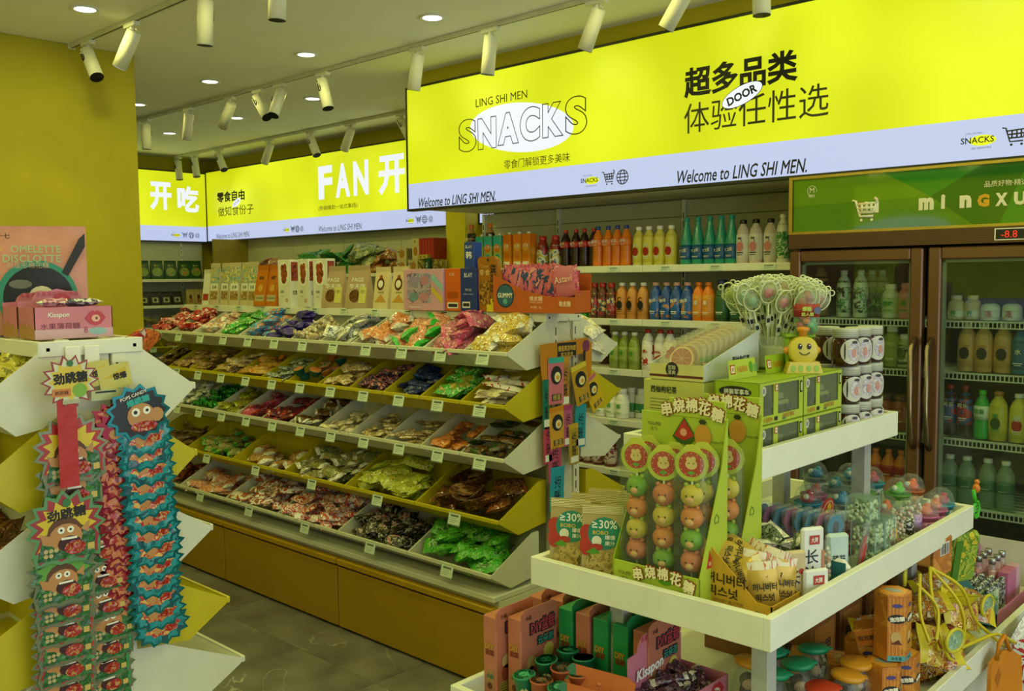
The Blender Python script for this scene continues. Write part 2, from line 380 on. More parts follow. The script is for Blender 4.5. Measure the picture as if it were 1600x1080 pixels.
b.text('Welcome to LING SHI MEN.', SINK, I, 2.44, .042, w=.70, h=.066, shear=.25, bold=.018)
b.cut('lettering')
ico_row(b, I, 1.52, .072, .105)
b.cut('small_icons')
ico_row(b, I, 3.52, .078, .11)
b.cut('small_icons')
b.cut()
# back wall sign
M2 = face_m((-9.55, 5.3, 2.047), '-y')
e, b = sign('light_box_sign', 'yellow light box sign on the back wall reading FAN and 零食自由', M2, 4.0, .745, .13, .16)
b.text('零食自由', SINK, I, .50, .46, w=.56, h=.115, bold=.04)
b.cut('lettering')
b.text('做知食份子', SINK2, I, .59, .305, w=.71, h=.105, z=.002)
b.cut('lettering')
DM = Matrix.Translation((.62, .385, 0)) @ Matrix.Rotation(.4, 4, 'Z'); b.disc(0, 0, .09, SWB, DM, .003, 16, .035); b.text('DOOR', SGR, DM, 0, 0, w=.12, z=.0045)
for i, ch in enumerate('FAN'): b.text(ch, SWB, I, 2.2 + .27 * i, .475, h=.31, w=.22, bold=.06, z=.002)
b.cut()
b.text('开', SWB, I, 3.17, .47, h=.34, w=.36, bold=.05, z=.002)
b.cut('lettering')
b.text('吃', SWB, I, 3.62, .47, h=.34, w=.36, bold=.05, z=.002)
b.cut('lettering')
b.text('(热销爆款一站式集结)', SINK, I, 2.38, .235, w=.6, h=.05)
b.cut('lettering')
b.text('Welcome to LING SHI MEN.', SGR, I, .52, .045, w=.67, h=.055, shear=.25)
b.cut('lettering')
b.text('Welcome to LING SHI MEN.', SGR, I, 2.41, .045, w=.67, h=.055, shear=.25)
b.cut('lettering')
ico_row(b, I, 1.53, .06, .09, 3)
b.cut('small_icons')
ico_row(b, I, 3.4, .06, .09, 3)
b.cut('small_icons')
b.cut()
M3 = face_m((-5.3, 5.3, 2.047), '-y')
e, b = sign('light_box_sign', 'short end of a light box sign seen right of the yellow pillar', M3, .58, .745, .13, .16)
b.text('Welcome', SGR, I, .2, .045, w=.26, h=.055, shear=.25)
b.cut('lettering')
b.cut()
M4 = face_m((-9.55, 3.3, 2.04), '+x')
e, b = sign('light_box_sign', 'yellow light box sign on the left wall ending in 开吃', M4, 1.985, .735, .13, .16)
b.text('开', SWB, I, 1.47, .47, h=.3, w=.24, bold=.06, z=.002)
b.cut('lettering')
b.text('吃', SWB, I, 1.78, .455, h=.28, w=.25, bold=.06, z=.002)
b.cut('lettering')
ico_row(b, I, 1.62, .065, .085, 3)
b.cut('small_icons')
b.cut()
# sign on the opposite wall behind the camera (it shows mirrored in the fridge header)
M5 = face_m((1.2, -4.75, 1.0), '+y')
e, b = sign('light_box_sign', 'light box sign on the opposite wall, mirrored in the fridge header', M5, 10.4, 1.85, .2, .3)
for x in (2.0, 6.2): snacks_logo(b, I, x, 1.1, 2.1); b.cut('word_mark'); b.text('Welcome to LING SHI MEN.', SINK, I, x + 2.1, .13, w=1.5, h=.13, shear=.25); b.cut()
b.cut()

# ------------------------------------------------------------ ceiling lamps
DLW = glow('#fffff0', 6)
dl = empty('downlight', (0, 0, ZC), '', 'downlight')
b = MB(); b.lathe([(.05, -.001), (.066, -.001), (.07, -.006), (.062, -.008), (.05, -.004)], WHITE, 20, caps=False); b.build('trim_ring', dl)
b = MB(); b.lathe([(1e-6, -.0035), (.051, -.0035)], DLW, 20); b.build('diffuser', dl)
K = Kind(dl); dn = 0
VIS = {(-4.76, 2.02): 'nearest the top left corner of the photo', (-3.66, 3.33): 'top middle, nearest the long drinks sign', (-4.78, 3.33): 'left of the one at top middle', (-5.87, 3.31): 'middle of the photo left part, above the yellow pillar edge',
       (-7.0, 3.34): 'half hidden by the yellow column edge', (-5.89, 4.15): 'right one of the middle far row', (-7.01, 4.18): 'middle one of the far row', (-8.14, 4.17): 'farthest one, above the left wall sign'}
for gx in range(10):
    for gy in (-3.6, -2.3, -.9, .7, 2.02, 3.33, 4.17):
        x = .8 - gx * 1.112; y = gy
        for (vx, vy) in VIS:
            if abs(vx - x) < .25 and abs(vy - y) < .1: x, y = vx, vy
        if y > 4.1 and x > -5.5: continue
        if x < -5.4 and y < 2.7: continue
        seen = (x, y) in VIS
        if seen: K.put((x, y, ZC), label='round recessed downlight, ' + VIS[(x, y)]); dn += 1
        elif gx < 7: K.put((x, y, ZC), label='round recessed downlight outside the framed part of the ceiling', group='downlights outside the view')
        else: continue
        area('downlight_lamp', (x, y, ZC - .02), (0, 0, 0), .1, .1, LAMP_W * (1.0), LAMP_COL)

TR = mat('#d4d4b8', .5); SPB = mat('#dcdcca', .45, var=.03)
def track(name, label, y, xa, xb):
    b = MB(); b.bbox(xa, xb, y - .017, y + .017, ZC - .022, ZC - .0005, TR, .003); b.box(xa, xb, y - .004, y + .004, ZC - .0225, ZC - .021, DARK)
    b.box(xa - .03, xa, y - .02, y + .02, ZC - .026, ZC - .0005, WHITE); return tag(b.build(name), label, 'lamp track')
track('lamp_track', 'short near lamp track starting at the yellow column, top left', 2.255, -5.51, -.6)
track('lamp_track', 'middle lamp track crossing the ceiling towards the drinks sign', 3.63, -8.6, -.6)
track('lamp_track', 'far lamp track in front of the back wall sign', 4.95, -9.5, -4.8)
def spot(x, y, dx, dy, label, lit=False, L=.2):
    """cylindrical spot hanging from a track adapter; (dx,dy) tilts the barrel"""
    e = empty('track_spotlight', (x, y, ZC - .022), label, 'spotlight')
    b = MB(); b.bbox(-.06, .06, -.017, .017, -.022, 0, SPB, .003); b.lathe([(.012, -.055), (.012, -.02)], SPB, 8); b.build('adapter', e)
    d = Vector((dx, dy, -1)).normalized(); M = Matrix.Translation((0, 0, -.075)) @ d.to_track_quat('-Z', 'Y').to_matrix().to_4x4()
    b = MB(); b.lathe([(1e-6, .035), (.034, .035), (.037, .03), (.037, -L + .035), (.033, -L + .035), (.031, -L + .05), (1e-6, -L + .055)], SPB, 18, M); b.build('barrel', e)
    b = MB(); b.lathe([(1e-6, -L + .052), (.031, -L + .046), (.0315, -L + .04)], glow('#f4f6ff', 5) if lit else mat('#1b1c1c', .25), 16, M)
    b.lathe([(.0335, -L + .033), (.0372, -L + .033)], BLACK, 16, M); b.build('lens', e)
    b = MB(); b.tube([(.04, 0, .02), (.042, 0, -.05), (.042, .018, -.05), (.041, .018, -.02)], .0035, BLACK, 4, M=M)
    b.tube([(-.0, 0, .05), (.03, 0, .04), (.042, 0, .0)], .004, SPB, 4, M=M); b.build('bracket', e)
    return e
def lamp_spot(x, y, z, dx, dy, w=SPOT_W):
    l = bpy.data.lights.new('spot_lamp', 'SPOT'); l.energy = w; l.color = LAMP_COL; l.spot_size = R(65); l.spot_blend = .6; l.shadow_soft_size = .03
    o = bpy.data.objects.new('spot_lamp', l); C.objects.link(o); d = Vector((dx, dy, -1)).normalized(); o.location = Vector((x, y, z)) + d * .16; o.rotation_euler = d.to_track_quat('-Z', 'Y').to_euler()
SPOTS = [(-5.295, 2.255, 0.73, 0, 'spotlight on near track, first from the yellow column', 0),
    (-4.765, 2.255, -0.53, -0.25, 'spotlight on near track, the lit one, second from the yellow column', 1),
    (-4.021, 2.255, -0.1, 0, 'spotlight on near track, third from the yellow column', 0),
    (-3.429, 2.255, -0.06, 0, 'spotlight on near track, fourth from the column', 0),
    (-7.475, 3.63, -0.03, 0, 'spotlight on middle track, first right of the column', 0),
    (-6.776, 3.63, -0.21, 0, 'spotlight on middle track, second right of the column', 0),
    (-6.168, 3.63, -0.9, 0, 'spotlight on middle track, tilted left over the red sweets', 0),
    (-5.795, 3.63, 0.84, 0, 'spotlight on middle track, tilted right, left one of a close pair', 0),
    (-5.526, 3.63, 0.18, -0.5, 'spotlight on middle track, right of a close pair, lens showing', 0),
    (-5.037, 3.63, 0.32, 0, 'spotlight on middle track, tilted right beside the far row downlight', 0),
    (-4.121, 3.63, -0.23, 0, 'spotlight on middle track, tilted left beside drinks sign corner', 0),
    (-3.536, 3.63, -0.15, 0, 'spotlight on middle track, hanging straight in front of the SNACKS word', 0),
    (-2.825, 3.63, -0.49, 0, 'spotlight on middle track, hanging straight right of the SNACKS word', 0),
    (-2.331, 3.63, -0.67, -0.1, 'spotlight on middle track, strongly tilted left, cut by the top edge', 0),
    (-1.959, 3.63, 0.02, 0, 'spotlight on middle track, only its lower end in view above 类', 0),
    (-9.495, 4.95, 0.13, 0, 'spotlight on far track, short stub at the far left end', 0),
    (-9.139, 4.95, 0.2, 0, 'spotlight on far track, second from its left end', 0),
    (-8.649, 4.95, 0.67, 0, 'spotlight on far track, third from its left end', 0),
    (-7.731, 4.95, -0.69, 0, 'spotlight on far track, tilted left above the back wall sign middle', 0),
    (-7.062, 4.95, 0.57, 0, 'spotlight on far track, tilted right above the word FAN', 0),
    (-6.495, 4.95, -0.63, 0, 'spotlight on far track, tilted left near the right sign end', 0),
    (-5.818, 4.95, 0.73, 0, 'spotlight on far track, half hidden behind the drinks sign', 0)]
for x, y, dx, dy, lab, lit in SPOTS:
    spot(x, y, dx, dy, lab, lit)
    if lit: lamp_spot(x, y, ZC - .1, dx, dy)
# ------------------------------------------------------------ bottles and cartons
def tb_(p, h):  # bottle profile helper: list of (r, z) scaled to height h
    return [(r, z * h) for r, z in p]
SHAPES = {
 'soda': [(.6, 0), (.95, .02), (1, .08), (.96, .3), (.9, .42), (1, .55), (.95, .66), (.72, .78), (.42, .87), (.36, .9), (.36, .93)],
 'tall': [(.8, 0), (1, .02), (1, .55), (.98, .68), (.8, .79), (.45, .88), (.4, .9), (.4, .93)],
 'neck': [(.8, 0), (1, .03), (1, .45), (.85, .55), (.62, .7), (.42, .84), (.36, .9), (.36, .94)],
 'milk': [(.85, 0), (1, .03), (1, .62), (.9, .74), (.62, .82), (.58, .84), (.58, .86)],
 'drop': [(.8, 0), (1, .06), (1, .25), (.82, .45), (.95, .62), (.72, .78), (.5, .86), (.5, .88)],
}
CAPR = {'soda': .42, 'tall': .5, 'neck': .42, 'milk': .66, 'drop': .58}
def bottle(name, label, shape, r, h, body, cap, lab=None, l0=.3, l1=.62, word=None, wcol=None, wrot=0., blob=None, seg=14, cat='bottle'):
    P = SHAPES[shape]; b = MB(); b.lathe([(q * r, z * h) for q, z in P], body, seg)
    o = tag(b.build(name), label, cat)
    cr = CAPR[shape] * r; zt = P[-1][1] * h
    b = MB(); b.lathe([(cr, zt - .02 * h), (cr * 1.02, zt), (cr * 1.02, h * .985), (cr * .9, h)], cap, 12); b.build('cap', o)
    def rad(z):
        z /= h
        for (r0, z0), (r1, z1) in zip(P, P[1:]):
            if z0 <= z <= z1: return r * (r0 + (r1 - r0) * (z - z0) / max(1e-6, z1 - z0))
        return r
    if lab:
        zs = [l0 + (l1 - l0) * i / 4 for i in range(5)]
        b = MB(); b.lathe([(rad(z * h) + .0009, z * h) for z in zs], lab, seg)
        rm = rad((l0 + l1) / 2 * h) + .0022
        for yaw in (-.75, .0):  # printed twice round the label
            M = Matrix.Rotation(yaw + .75 if yaw else 0, 4, 'Z') @ face_m((0, -rm, (l0 + l1) / 2 * h), '-y')
            if blob: b.disc(0, -.1 * (l1 - l0) * h, r * .55, blob, M, .0, 12, min(r * .7, (l1 - l0) * h * .4))
            if word: b.text(word, wcol or WHITE, M, 0, (l1 - l0) * h * .12, w=r * (1.2 if len(word) > 1 else .7), z=.001, rot=wrot, bold=.02)
            b.rect(-r * .5, r * .5, -(l1 - l0) * h * .3, -(l1 - l0) * h * .27, wcol or WHITE, M, .0008); b.rect(-r * .4, r * .4, -(l1 - l0) * h * .36, -(l1 - l0) * h * .34, wcol or WHITE, M, .0008)
            break
        b.build('wrapper', o)
    return o
def carton(name, label, w, d, h, base, top, blobc, word, wc=WHITE, cap=True, cat='carton'):
    b = MB(); b.bbox(-w / 2, w / 2, -d / 2, d / 2, 0, h, base, .002); o = tag(b.build(name), label, cat)
    M = face_m((0, -d / 2 - .0006, 0), '-y'); b = MB()
    b.rect(-w * .48, w * .48, h * .68, h * .99, top, M); b.disc(0, h * .62, w * .4, blobc, M, .0006, 14); b.text(word, wc, M, 0, h * .66, w=w * .6, z=.0012, bold=.02)
    b.rect(-w * .4, w * .4, h * .12, h * .2, WHITE2, M, .0006); b.disc(w * .05, h * .34, w * .33, top, M, .0006, 12)
    M = face_m((w / 2 + .0006, 0, 0), '+x'); b.rect(-d * .48, d * .48, h * .7, h * .99, top, M); b.disc(0, h * .5, w * .35, blobc, M, .0006, 12)
    b.build('front_print', o)
    if cap: b = MB(); b.lathe([(.011, h), (.011, h + .012), (.009, h + .014)], WHITE, 10, Matrix.Translation((0, -d * .1, 0))); b.build('cap', o)
    return o
def tagplate(M, parent, w=.066, h=.044, name='price_tag', y='#cfe0c8'):
    b = MB(); b.T = M; b.box(-w / 2, w / 2, -h / 2, h / 2, 0, .0015, mat('#e4ece4', .4, var=.02)); b.rect(-w * .35, w * .35, h * .22, h * .4, INK, z=.002)
    for k, (q, t) in enumerate(((.06, .3), (-.12, .38), (-.28, .24))): b.rect(-w * .38, -w * .38 + w * 2 * t, h * q - .001, h * q + .001, GREY, z=.002)
    b.rect(-w * .56, w * .56, -h * .62, h * .62, film('#f4fff4', .18), z=.0028)
    return b.build(name, parent)

# ------------------------------------------------------------ drinks shelving
SHW = mat('#dfe1d2', .4, var=.03); BP = mat('#c2c2a6', .6, var=.03)
e = empty('drinks_shelving', (-3.45, 4.8, 0), 'white wall shelving full of bottled drinks under the SNACKS sign', 'shelving'); e0 = (-3.45, 4.8)
def rel(x0, x1, y0, y1, z0, z1): return (x0 - e0[0], x1 - e0[0], y0 - e0[1], y1 - e0[1], z0, z1)
for k, (xa, xb) in enumerate(((-4.73, -4.05), (-4.04, -3.075), (-3.065, -2.09))):
    for z0, z1 in ((0, .42), (.423, .84), (.843, 1.26), (1.263, 1.68), (1.683, 1.96), (1.963, 2.06)):
        b = MB(); b.bbox(*rel(xa, xb, 4.80, 4.815, z0, z1), BP, .002); b.build('back_panel', e)
for x in (-4.74, -4.045, -3.07, -2.10):
    b = MB(); b.box(*rel(x - .012, x + .012, 4.776, 4.8, 0, 2.06), SHW)
    for i in range(34): b.box(*rel(x - .003, x + .003, 4.7745, 4.777, .3 + i * .05, .335 + i * .05), DARK)
    b.build('upright', e)
b = MB(); b.box(*rel(-4.74, -2.10, 4.36, 4.8, 0, .3), SHW); b.build('base_deck', e)
SZ = (1.665, 1.36, 1.07, .775, .48)
for z in SZ:
    for xa, xb in ((-4.74, -4.045), (-4.045, -3.07), (-3.07, -2.165 if z > 1.5 else -2.105)):
        b = MB(); b.box(*rel(xa + .001, xb - .001, 4.37, 4.776, z - .012, z), SHW); b.bbox(*rel(xa + .001, xb - .001, 4.352, 4.37, z - .034, z + .006), SHW, .003)
        s_ = b.build('shelf', e)
        for i in range(3 if xb - xa > .8 else 2):
            tagplate(face_m((xa + .16 + i * .31 - e0[0], 4.350 - e0[1], z - .016), '-y'), s_, .075, .026)
CO = {k: mat(v, .3) for k, v in dict(cola='#2a120c', org='#e07818', red='#b02018', wht='#e8e8e0', blu='#1c3f8c', teal='#1c9a88', yel='#dcc838', grn='#2f9a3c', blk='#17171a', pink='#e08890',
      lime='#9cb83c', tan='#b98a50', dblue='#123a7a', brown='#5a3018', cream='#e6dfc2', purp='#5a3080').items()}
WATER = film('#dff5ea', .22); GRNP = film('#2fb98c', .6)
def row(o, xs, y, z, what, group=None, back=0):
    """place copies of bottle o at xs; back rows stand hidden behind"""
    K = Kind(o); n = len(xs)
    for i, x in enumerate(xs): K.put((x, y + rnd.uniform(-.008, .008), z), rz=rnd.uniform(-.1, .1) , label=which(i, n, what), group=group or what)
    for j in range(back):
        for x in xs: K.put((x + rnd.uniform(-.004, .004), y + .085 * (j + 1), z), rz=rnd.uniform(-.1, .1), label='one of the hidden back row of ' + what, group='back row of ' + what)
    return K
def px2x(px, Y):  # column of the photograph -> x on the plane Y (shelf rows run parallel to x)
    d = Fv + Rv * ((px - 800) / 1461.6) + Uv2 * (0); return d.x / d.y * Y
def xs(pxs, Y): return [px2x(p, Y) for p in pxs]
Z = SZ[0] + .001; Y = 4.44
row(bottle('tea_bottle', '', 'tall', .037, .30, CO['tan'], CO['org'], pmat(('#151310', '#1f1a14', '#8a7a50'), 50), .45, .8, '茶', CO['cream']), xs((739, 767), Y), Y, Z, 'big black-label tea bottles on top drinks shelf')
row(carton('juice_carton', '', .068, .068, .215, mat('#a8b860', .4), mat('#2fb0a8', .4), CO['org'], '汇源'), xs((756, 770, 785), 4.42)[:3], 4.42, Z, 'teal and orange juice cartons on top drinks shelf')
row(carton('juice_carton', '', .068, .068, .218, mat('#d98818', .4), CO['org'], mat('#e8a040', .4), '汇源'), xs((800, 814.5, 829.5), 4.42), 4.42, Z, 'all-orange juice cartons on top drinks shelf')
row(bottle('tea_bottle', '', 'drop', .041, .20, mat('#8c1c14', .3), CO['red'], pmat(('#b02820', '#2c5c78', '#d8d8c0', '#c0b040'), 22), .1, .7, '冰红茶', WHITE, .3), xs((849, 869), Y), Y, Z, 'red iced tea bottles on top drinks shelf')
row(bottle('cola_bottle', '', 'soda', .033, .232, CO['cola'], CO['red'], mat('#b81c14', .35), .52, .68, '可乐', WHITE, .2), xs((884, 900, 915, 929), Y), Y, Z, 'cola bottles with red caps on top drinks shelf')
row(bottle('soda_bottle', '', 'soda', .035, .24, CO['org'], CO['blu'], mat('#e0741c', .35), .5, .7, '芬达', mat('#e8ecf8', .4), .15), xs((936, 950.5, 965, 980), Y), Y, Z, 'orange soda bottles with blue caps on top drinks shelf')
row(bottle('lemon_bottle', '', 'tall', .036, .225, mat('#d8cc60', .3), CO['wht'], mat('#dcd048', .4), .1, .78, '柠', CO['wht'], 0, CO['red']), xs((998, 1014.5, 1031, 1048), Y), Y, Z, 'yellow lemon drink bottles on top drinks shelf')
row(bottle('sparkling_bottle', '', 'neck', .036, .262, mat('#2f9a80', .15), CO['teal'], mat('#1c5c8c', .35), .12, .42, '7.2度', WHITE, .15), xs((1073, 1090, 1108, 1125, 1142.5), Y), Y, Z, 'teal sparkling bottles on top drinks shelf')
row(bottle('sparkling_bottle', '', 'tall', .036, .232, mat('#d8c8c0', .3), CO['blk'], mat('#e6e2da', .4), .1, .84, '气', INK, 0, CO['pink']), xs((1161, 1181, 1202), Y), Y, Z, 'white fizzy bottles with black caps on top drinks shelf')
row(bottle('milk_bottle', '', 'tall', .034, .25, CO['wht'], CO['wht'], pmat(('#e4e8dc', '#2c8c48', '#e4e8dc'), 30, sy=3), .1, .8, '椰汁', CO['grn']), xs((1221,), Y), Y, Z, 'white and green bottle at right end of top drinks shelf')
Z = SZ[1] + .001
row(bottle('soda_bottle', '', 'soda', .033, .21, mat('#2f9a3c', .2), mat('#1c7030', .4), mat('#58c070', .4), .35, .6, 'S', WHITE), xs((893, 912), Y), Y, Z, 'green soda bottles on second drinks shelf')
row(bottle('tea_bottle', '', 'drop', .035, .212, CO['brown'], CO['red'], pmat(('#8c2028', '#b03038', '#203c50', '#c8b060'), 26), .1, .72, '茶', WHITE, .3), xs((929, 942.5, 957), Y), Y, Z, 'dark red tea bottles on second drinks shelf')
row(bottle('coffee_bottle', '', 'tall', .036, .212, mat('#cc8c40', .3), CO['wht'], mat('#cc8c40', .4), .12, .8, 'C', mat('#141418', .4), 0, mat('#141418', .4)), xs((972, 988, 1006), Y), Y, Z, 'orange bottles with black crescent on second drinks shelf')
row(bottle('sport_bottle', '', 'tall', .036, .212, mat('#1c4c9c', .3), mat('#d0a090', .4), pmat(('#123a8a', '#1c60b0', '#c08040'), 20), .08, .8, '脉动', WHITE, .2), xs((1026, 1042.5, 1058.5, 1075), Y), Y, Z, 'blue sports drink bottles on second drinks shelf')
row(bottle('juice_bottle', '', 'tall', .036, .212, CO['org'], CO['org'], mat('#d8902c', .4), .1, .7, '果', WHITE), xs((1092, 1108), Y), Y, Z, 'orange juice bottles half behind the lollipops')
row(bottle('juice_bottle', '', 'milk', .038, .225, mat('#23402c', .3), mat('#1c2c60', .4), mat('#2c6038', .4), .1, .7), xs((1128, 1150, 1170, 1190, 1212, 1232), Y), Y, Z, 'dark green bottles almost hidden behind the lollipops')
Z = SZ[2] + .001
row(bottle('yogurt_bottle', '', 'tall', .035, .215, mat('#8c9c40', .3), CO['wht'], mat('#94a44c', .4), .15, .6, 'e', CO['grn']), xs((962, 976, 993), Y), Y, Z, 'light green juice bottles on third drinks shelf')
row(bottle('yogurt_bottle', '', 'tall', .036, .235, CO['wht'], CO['red'], pmat(('#e8e4dc', '#e8e4dc', '#b03028'), 24), .04, .72, '优酸乳', CO['red']), xs((1013, 1031, 1047), Y), Y, Z, 'red-capped yogurt bottles on third drinks shelf')
row(bottle('juice_bottle', '', 'milk', .04, .24, CO['brown'], CO['brown'], mat('#4c2c20', .4), .1, .7), xs((946,), 4.62), 4.62, Z, 'brown bottle behind the green juice on third drinks shelf')
Z = SZ[3] + .001
row(bottle('milk_bottle', '', 'milk', .041, .175, CO['wht'], CO['wht'], mat('#e8ecdc', .4), .1, .6, '椰', CO['grn'], 0, None), xs((939, 956, 973), Y), Y, Z, 'short white milk bottles on fourth drinks shelf')
row(bottle('milk_bottle', '', 'milk', .04, .175, mat('#c8ccbc', .4), CO['wht'], mat('#2f8048', .4), .2, .5), xs((988, 1004), 4.52), 4.52, Z, 'milk bottles with green wrap on fourth drinks shelf')
Z = SZ[4] + .001
row(bottle('juice_bottle', '', 'milk', .04, .17, mat('#6a2020', .3), CO['wht'], pmat(('#7c2830', '#c8b8a8', '#5a2020'), 30), .1, .7), xs((905, 920, 936, 955), Y), Y, Z, 'dark red packs on lowest drinks shelf')

# ------------------------------------------------------------ fridge
BRN = mat('#694a2e', .3, metal=.35, var=.12, scale=4); BRN2 = mat('#553c24', .38, metal=.25, var=.1); GOLD = mat('#b8a050', .25, metal=.9); FIN = mat('#1d1f1a', .6)
FX0, FX1, FY, FT = -2.055, -.80, 4.1, 2.055
fr = empty('display_fridge', (-1.43, 4.45, 0), 'brown two-door glass display fridge with green lettered header', 'fridge'); e0 = (-1.43, 4.45)
b = MB()
for a in ((FX0, FX0 + .03, FY + .05, 4.82, .0, FT - .25), (FX1 - .03, FX1, FY + .05, 4.82, 0, FT - .25), (FX0 + .03, FX1 - .03, 4.78, 4.82, .12, FT - .25), (FX0, FX1, FY + .02, 4.82, FT - .255, FT)): b.box(*rel(*a), BRN2)
b.box(*rel(FX0 + .03, FX1 - .03, FY + .06, 4.78, .0, .14), FIN); b.box(*rel(FX0 + .031, FX1 - .031, 4.77, 4.781, .14, FT - .256), FIN); b.build('cabinet_body', fr)
# header with faceted green panel
G1, G2, G3, G4 = (mat(c, .06, coat=1., var=.03) for c in ('#4a7a1c', '#2c7a24', '#1f5c1c', '#5c861c'))
def hp(pts): return [(x - e0[0], z) for x, z in pts]
HM = face_m((0, FY - .004 - e0[1], 0), '-y'); b = MB()
zb, zt = 1.805, 2.045
b.poly(hp(((FX0 + .02, zb), (-1.25, zb), (-1.42, 1.93), (FX0 + .02, 1.925))), G1, HM); b.poly(hp(((FX0 + .02, 1.925), (-1.42, 1.93), (-1.62, zt), (FX0 + .02, zt))), G4, HM)
b.poly(hp(((-1.62, zt), (-1.42, 1.93), (-1.22, zt))), G2, HM); b.poly(hp(((-1.22, zt), (-1.42, 1.93), (-1.25, zb), (-1.15, zb), (-1.05, zt))), G3, HM); b.poly(hp(((-1.05, zt), (-1.15, zb), (FX1 - .02, zb), (FX1 - .02, zt))), G2, HM)
b.box(*rel(FX0 + .02, FX1 - .02, FY - .003, FY + .02, zb, zt), G2); b.build('header_panel', fr)
b = MB(); b.box(*rel(FX0, FX1, FY - .012, FY + .02, zt, zt + .012), GOLD); b.box(*rel(FX0, FX1, FY - .012, FY + .02, zb - .012, zb), GOLD); b.box(*rel(FX0, FX0 + .018, FY - .012, FY + .02, zb, zt), GOLD); b.box(*rel(FX1 - .018, FX1, FY - .012, FY + .02, zb, zt), GOLD); b.build('header_frame', fr)
b = MB(); CR = mat('#e0dcc0', .4); OR = mat('#d8a020', .4)
for i, ch in enumerate('mingxu'):
    b.text(ch.upper() if ch in 'xug' else ch, OR if ch == 'g' else CR, HM, -1.437 + .0 + i * .068 - e0[0] + (.02 if i > 1 else 0), 1.90 if ch not in 'i' else 1.905, h=.052 if ch != 'i' else .06, w={'m': .062, 'i': .017}.get(ch, .046), bold=.09, z=.0015)
b.text('品质好物·精选', CR, HM, -1.13 - e0[0], 1.965, w=.16, z=.0015); b.build('lettering', fr)
b = MB(); cart(b, CR, HM, -1.70 - e0[0], 1.885, .11, .002, .06)
for x, c in ((-.025, '#c07838'), (.0, '#e0e0d0'), (.022, '#38a090'), (.045, '#e0e0d0')): b.rect(-1.70 + x - e0[0], -1.682 + x - e0[0], 1.875, 1.925, mat(c, .4), HM, .0015)
b.build('cart_emblem', fr)
b = MB(); b.tube([(-1.945 + .022 * math.cos(R(a)) - e0[0], 1.99 + .022 * math.sin(R(a)), .001) for a in range(-20, 290, 20)], .0012, CR, 4, M=HM); b.text('明轩', CR, HM, -1.945 - e0[0], 1.965, w=.03); b.text('M', CR, HM, -1.945 - e0[0], 1.992, w=.022); b.build('round_emblem', fr)
b = MB(); b.box(*rel(FX0, FX1, FY - .008, FY + .04, 1.728, 1.793), BRN)
for i in range(7): b.box(*rel(FX0 + .002, FX1 - .002, FY - .011, FY - .007, 1.732 + i * .0085, 1.7365 + i * .0085), BRN2)
b.build('grille_strip', fr)
b = MB(); b.box(*rel(-1.165, -1.04, FY - .015, FY - .007, 1.737, 1.785), WHITE); b.box(*rel(-1.16, -1.045, FY - .016, FY - .012, 1.741, 1.781), BLACK); b.text('-8.8', glow('#e03018', 1.2), face_m((0, FY - .0165 - e0[1], 0), '-y'), -1.11 - e0[0], 1.761, h=.028, z=.001); b.build('temperature_display', fr)
GLS = film('#dfeae0', .012, .02)
for k, (xa, xb) in enumerate(((FX0 + .003, -1.447), (-1.425, FX1 - .003))):
    b = MB(); f = .052
    b.bbox(*rel(xa, xa + f, FY - .004, FY + .045, .14, 1.717), BRN, .006); b.bbox(*rel(xb - f, xb, FY - .004, FY + .045, .14, 1.717), BRN, .006)
    b.bbox(*rel(xa + f, xb - f, FY - .004, FY + .045, 1.665, 1.717), BRN, .006); b.bbox(*rel(xa + f, xb - f, FY - .004, FY + .045, .14, .20), BRN, .006)
    for a in ((xa + f, xa + f + .012, .2, 1.665), (xb - f - .012, xb - f, .2, 1.665), (xa + f, xb - f, 1.653, 1.665)): b.box(*rel(a[0], a[1], FY + .02, FY + .04, a[2], a[3]), GREY)
    d = b.build('door', fr)
    b = MB(); b.box(*rel(xa + f, xb - f, FY + .012, FY + .017, .2, 1.665), GLS); b.build('glass_pane', d)
    hx = xb - .022 if k == 0 else xa + .022
    b = MB(); b.tube([(hx - e0[0], FY - .006 - e0[1], .86), (hx - e0[0], FY - .045 - e0[1], .9), (hx - e0[0], FY - .058 - e0[1], 1.1), (hx - e0[0], FY - .045 - e0[1], 1.29), (hx - e0[0], FY - .006 - e0[1], 1.33)], .013, mat('#8c7c60', .28, metal=.9), 10); b.build('handle', d)
RZ = (1.405, 1.183, .895, .60, .33)
for z in RZ:
    b = MB(); ya = 4.22; WR = mat('#d0d8cc', .4)
    b.box(*rel(FX0 + .035, FX1 - .035, ya, ya + .005, z - .004, z), WR); b.box(*rel(FX0 + .035, FX1 - .035, ya, ya + .005, z - .032, z - .027), WR)
    n_ = int((FX1 - FX0 - .07) / .017)
    for i in range(n_ + 1): b.box(*rel(FX0 + .036 + i * .017, FX0 + .0405 + i * .017, ya + .001, ya + .004, z - .03, z), WR)
    for j in range(8): b.box(*rel(FX0 + .035, FX1 - .035, ya + .03 + j * .06, ya + .034 + j * .06, z - .006, z - .002), WR)
    b.box(*rel(FX0 + .035, FX1 - .035, ya + .004, 4.77, z - .0075, z - .006), WR)
    b.build('wire_shelf', fr)
for z in (1.405,): pass
Y = 4.30
def frow(o, pxs, k, what, y=4.29): return row(o, xs(pxs, y), y, RZ[k] + .002, what)
frow(bottle('coffee_bottle', '', 'tall', .045, .255, CO['tan'], CO['brown'], mat('#2a1c14', .4), .3, .75, 'S', CO['tan']), (1281,), 0, 'dim brown bottle behind left fridge glass', 4.36)
MKW = mat('#dfe6d4', .4)
frow(bottle('milk_bottle', '', 'tall', .033, .22, MKW, CO['wht'], pmat(('#dfe6d4', '#2c8c48', '#dfe6d4', '#30303a'), 26, sy=2), .1, .78, '零蔗糖', INK), (1317, 1344), 0, 'tall white bottles with green print behind left fridge glass')
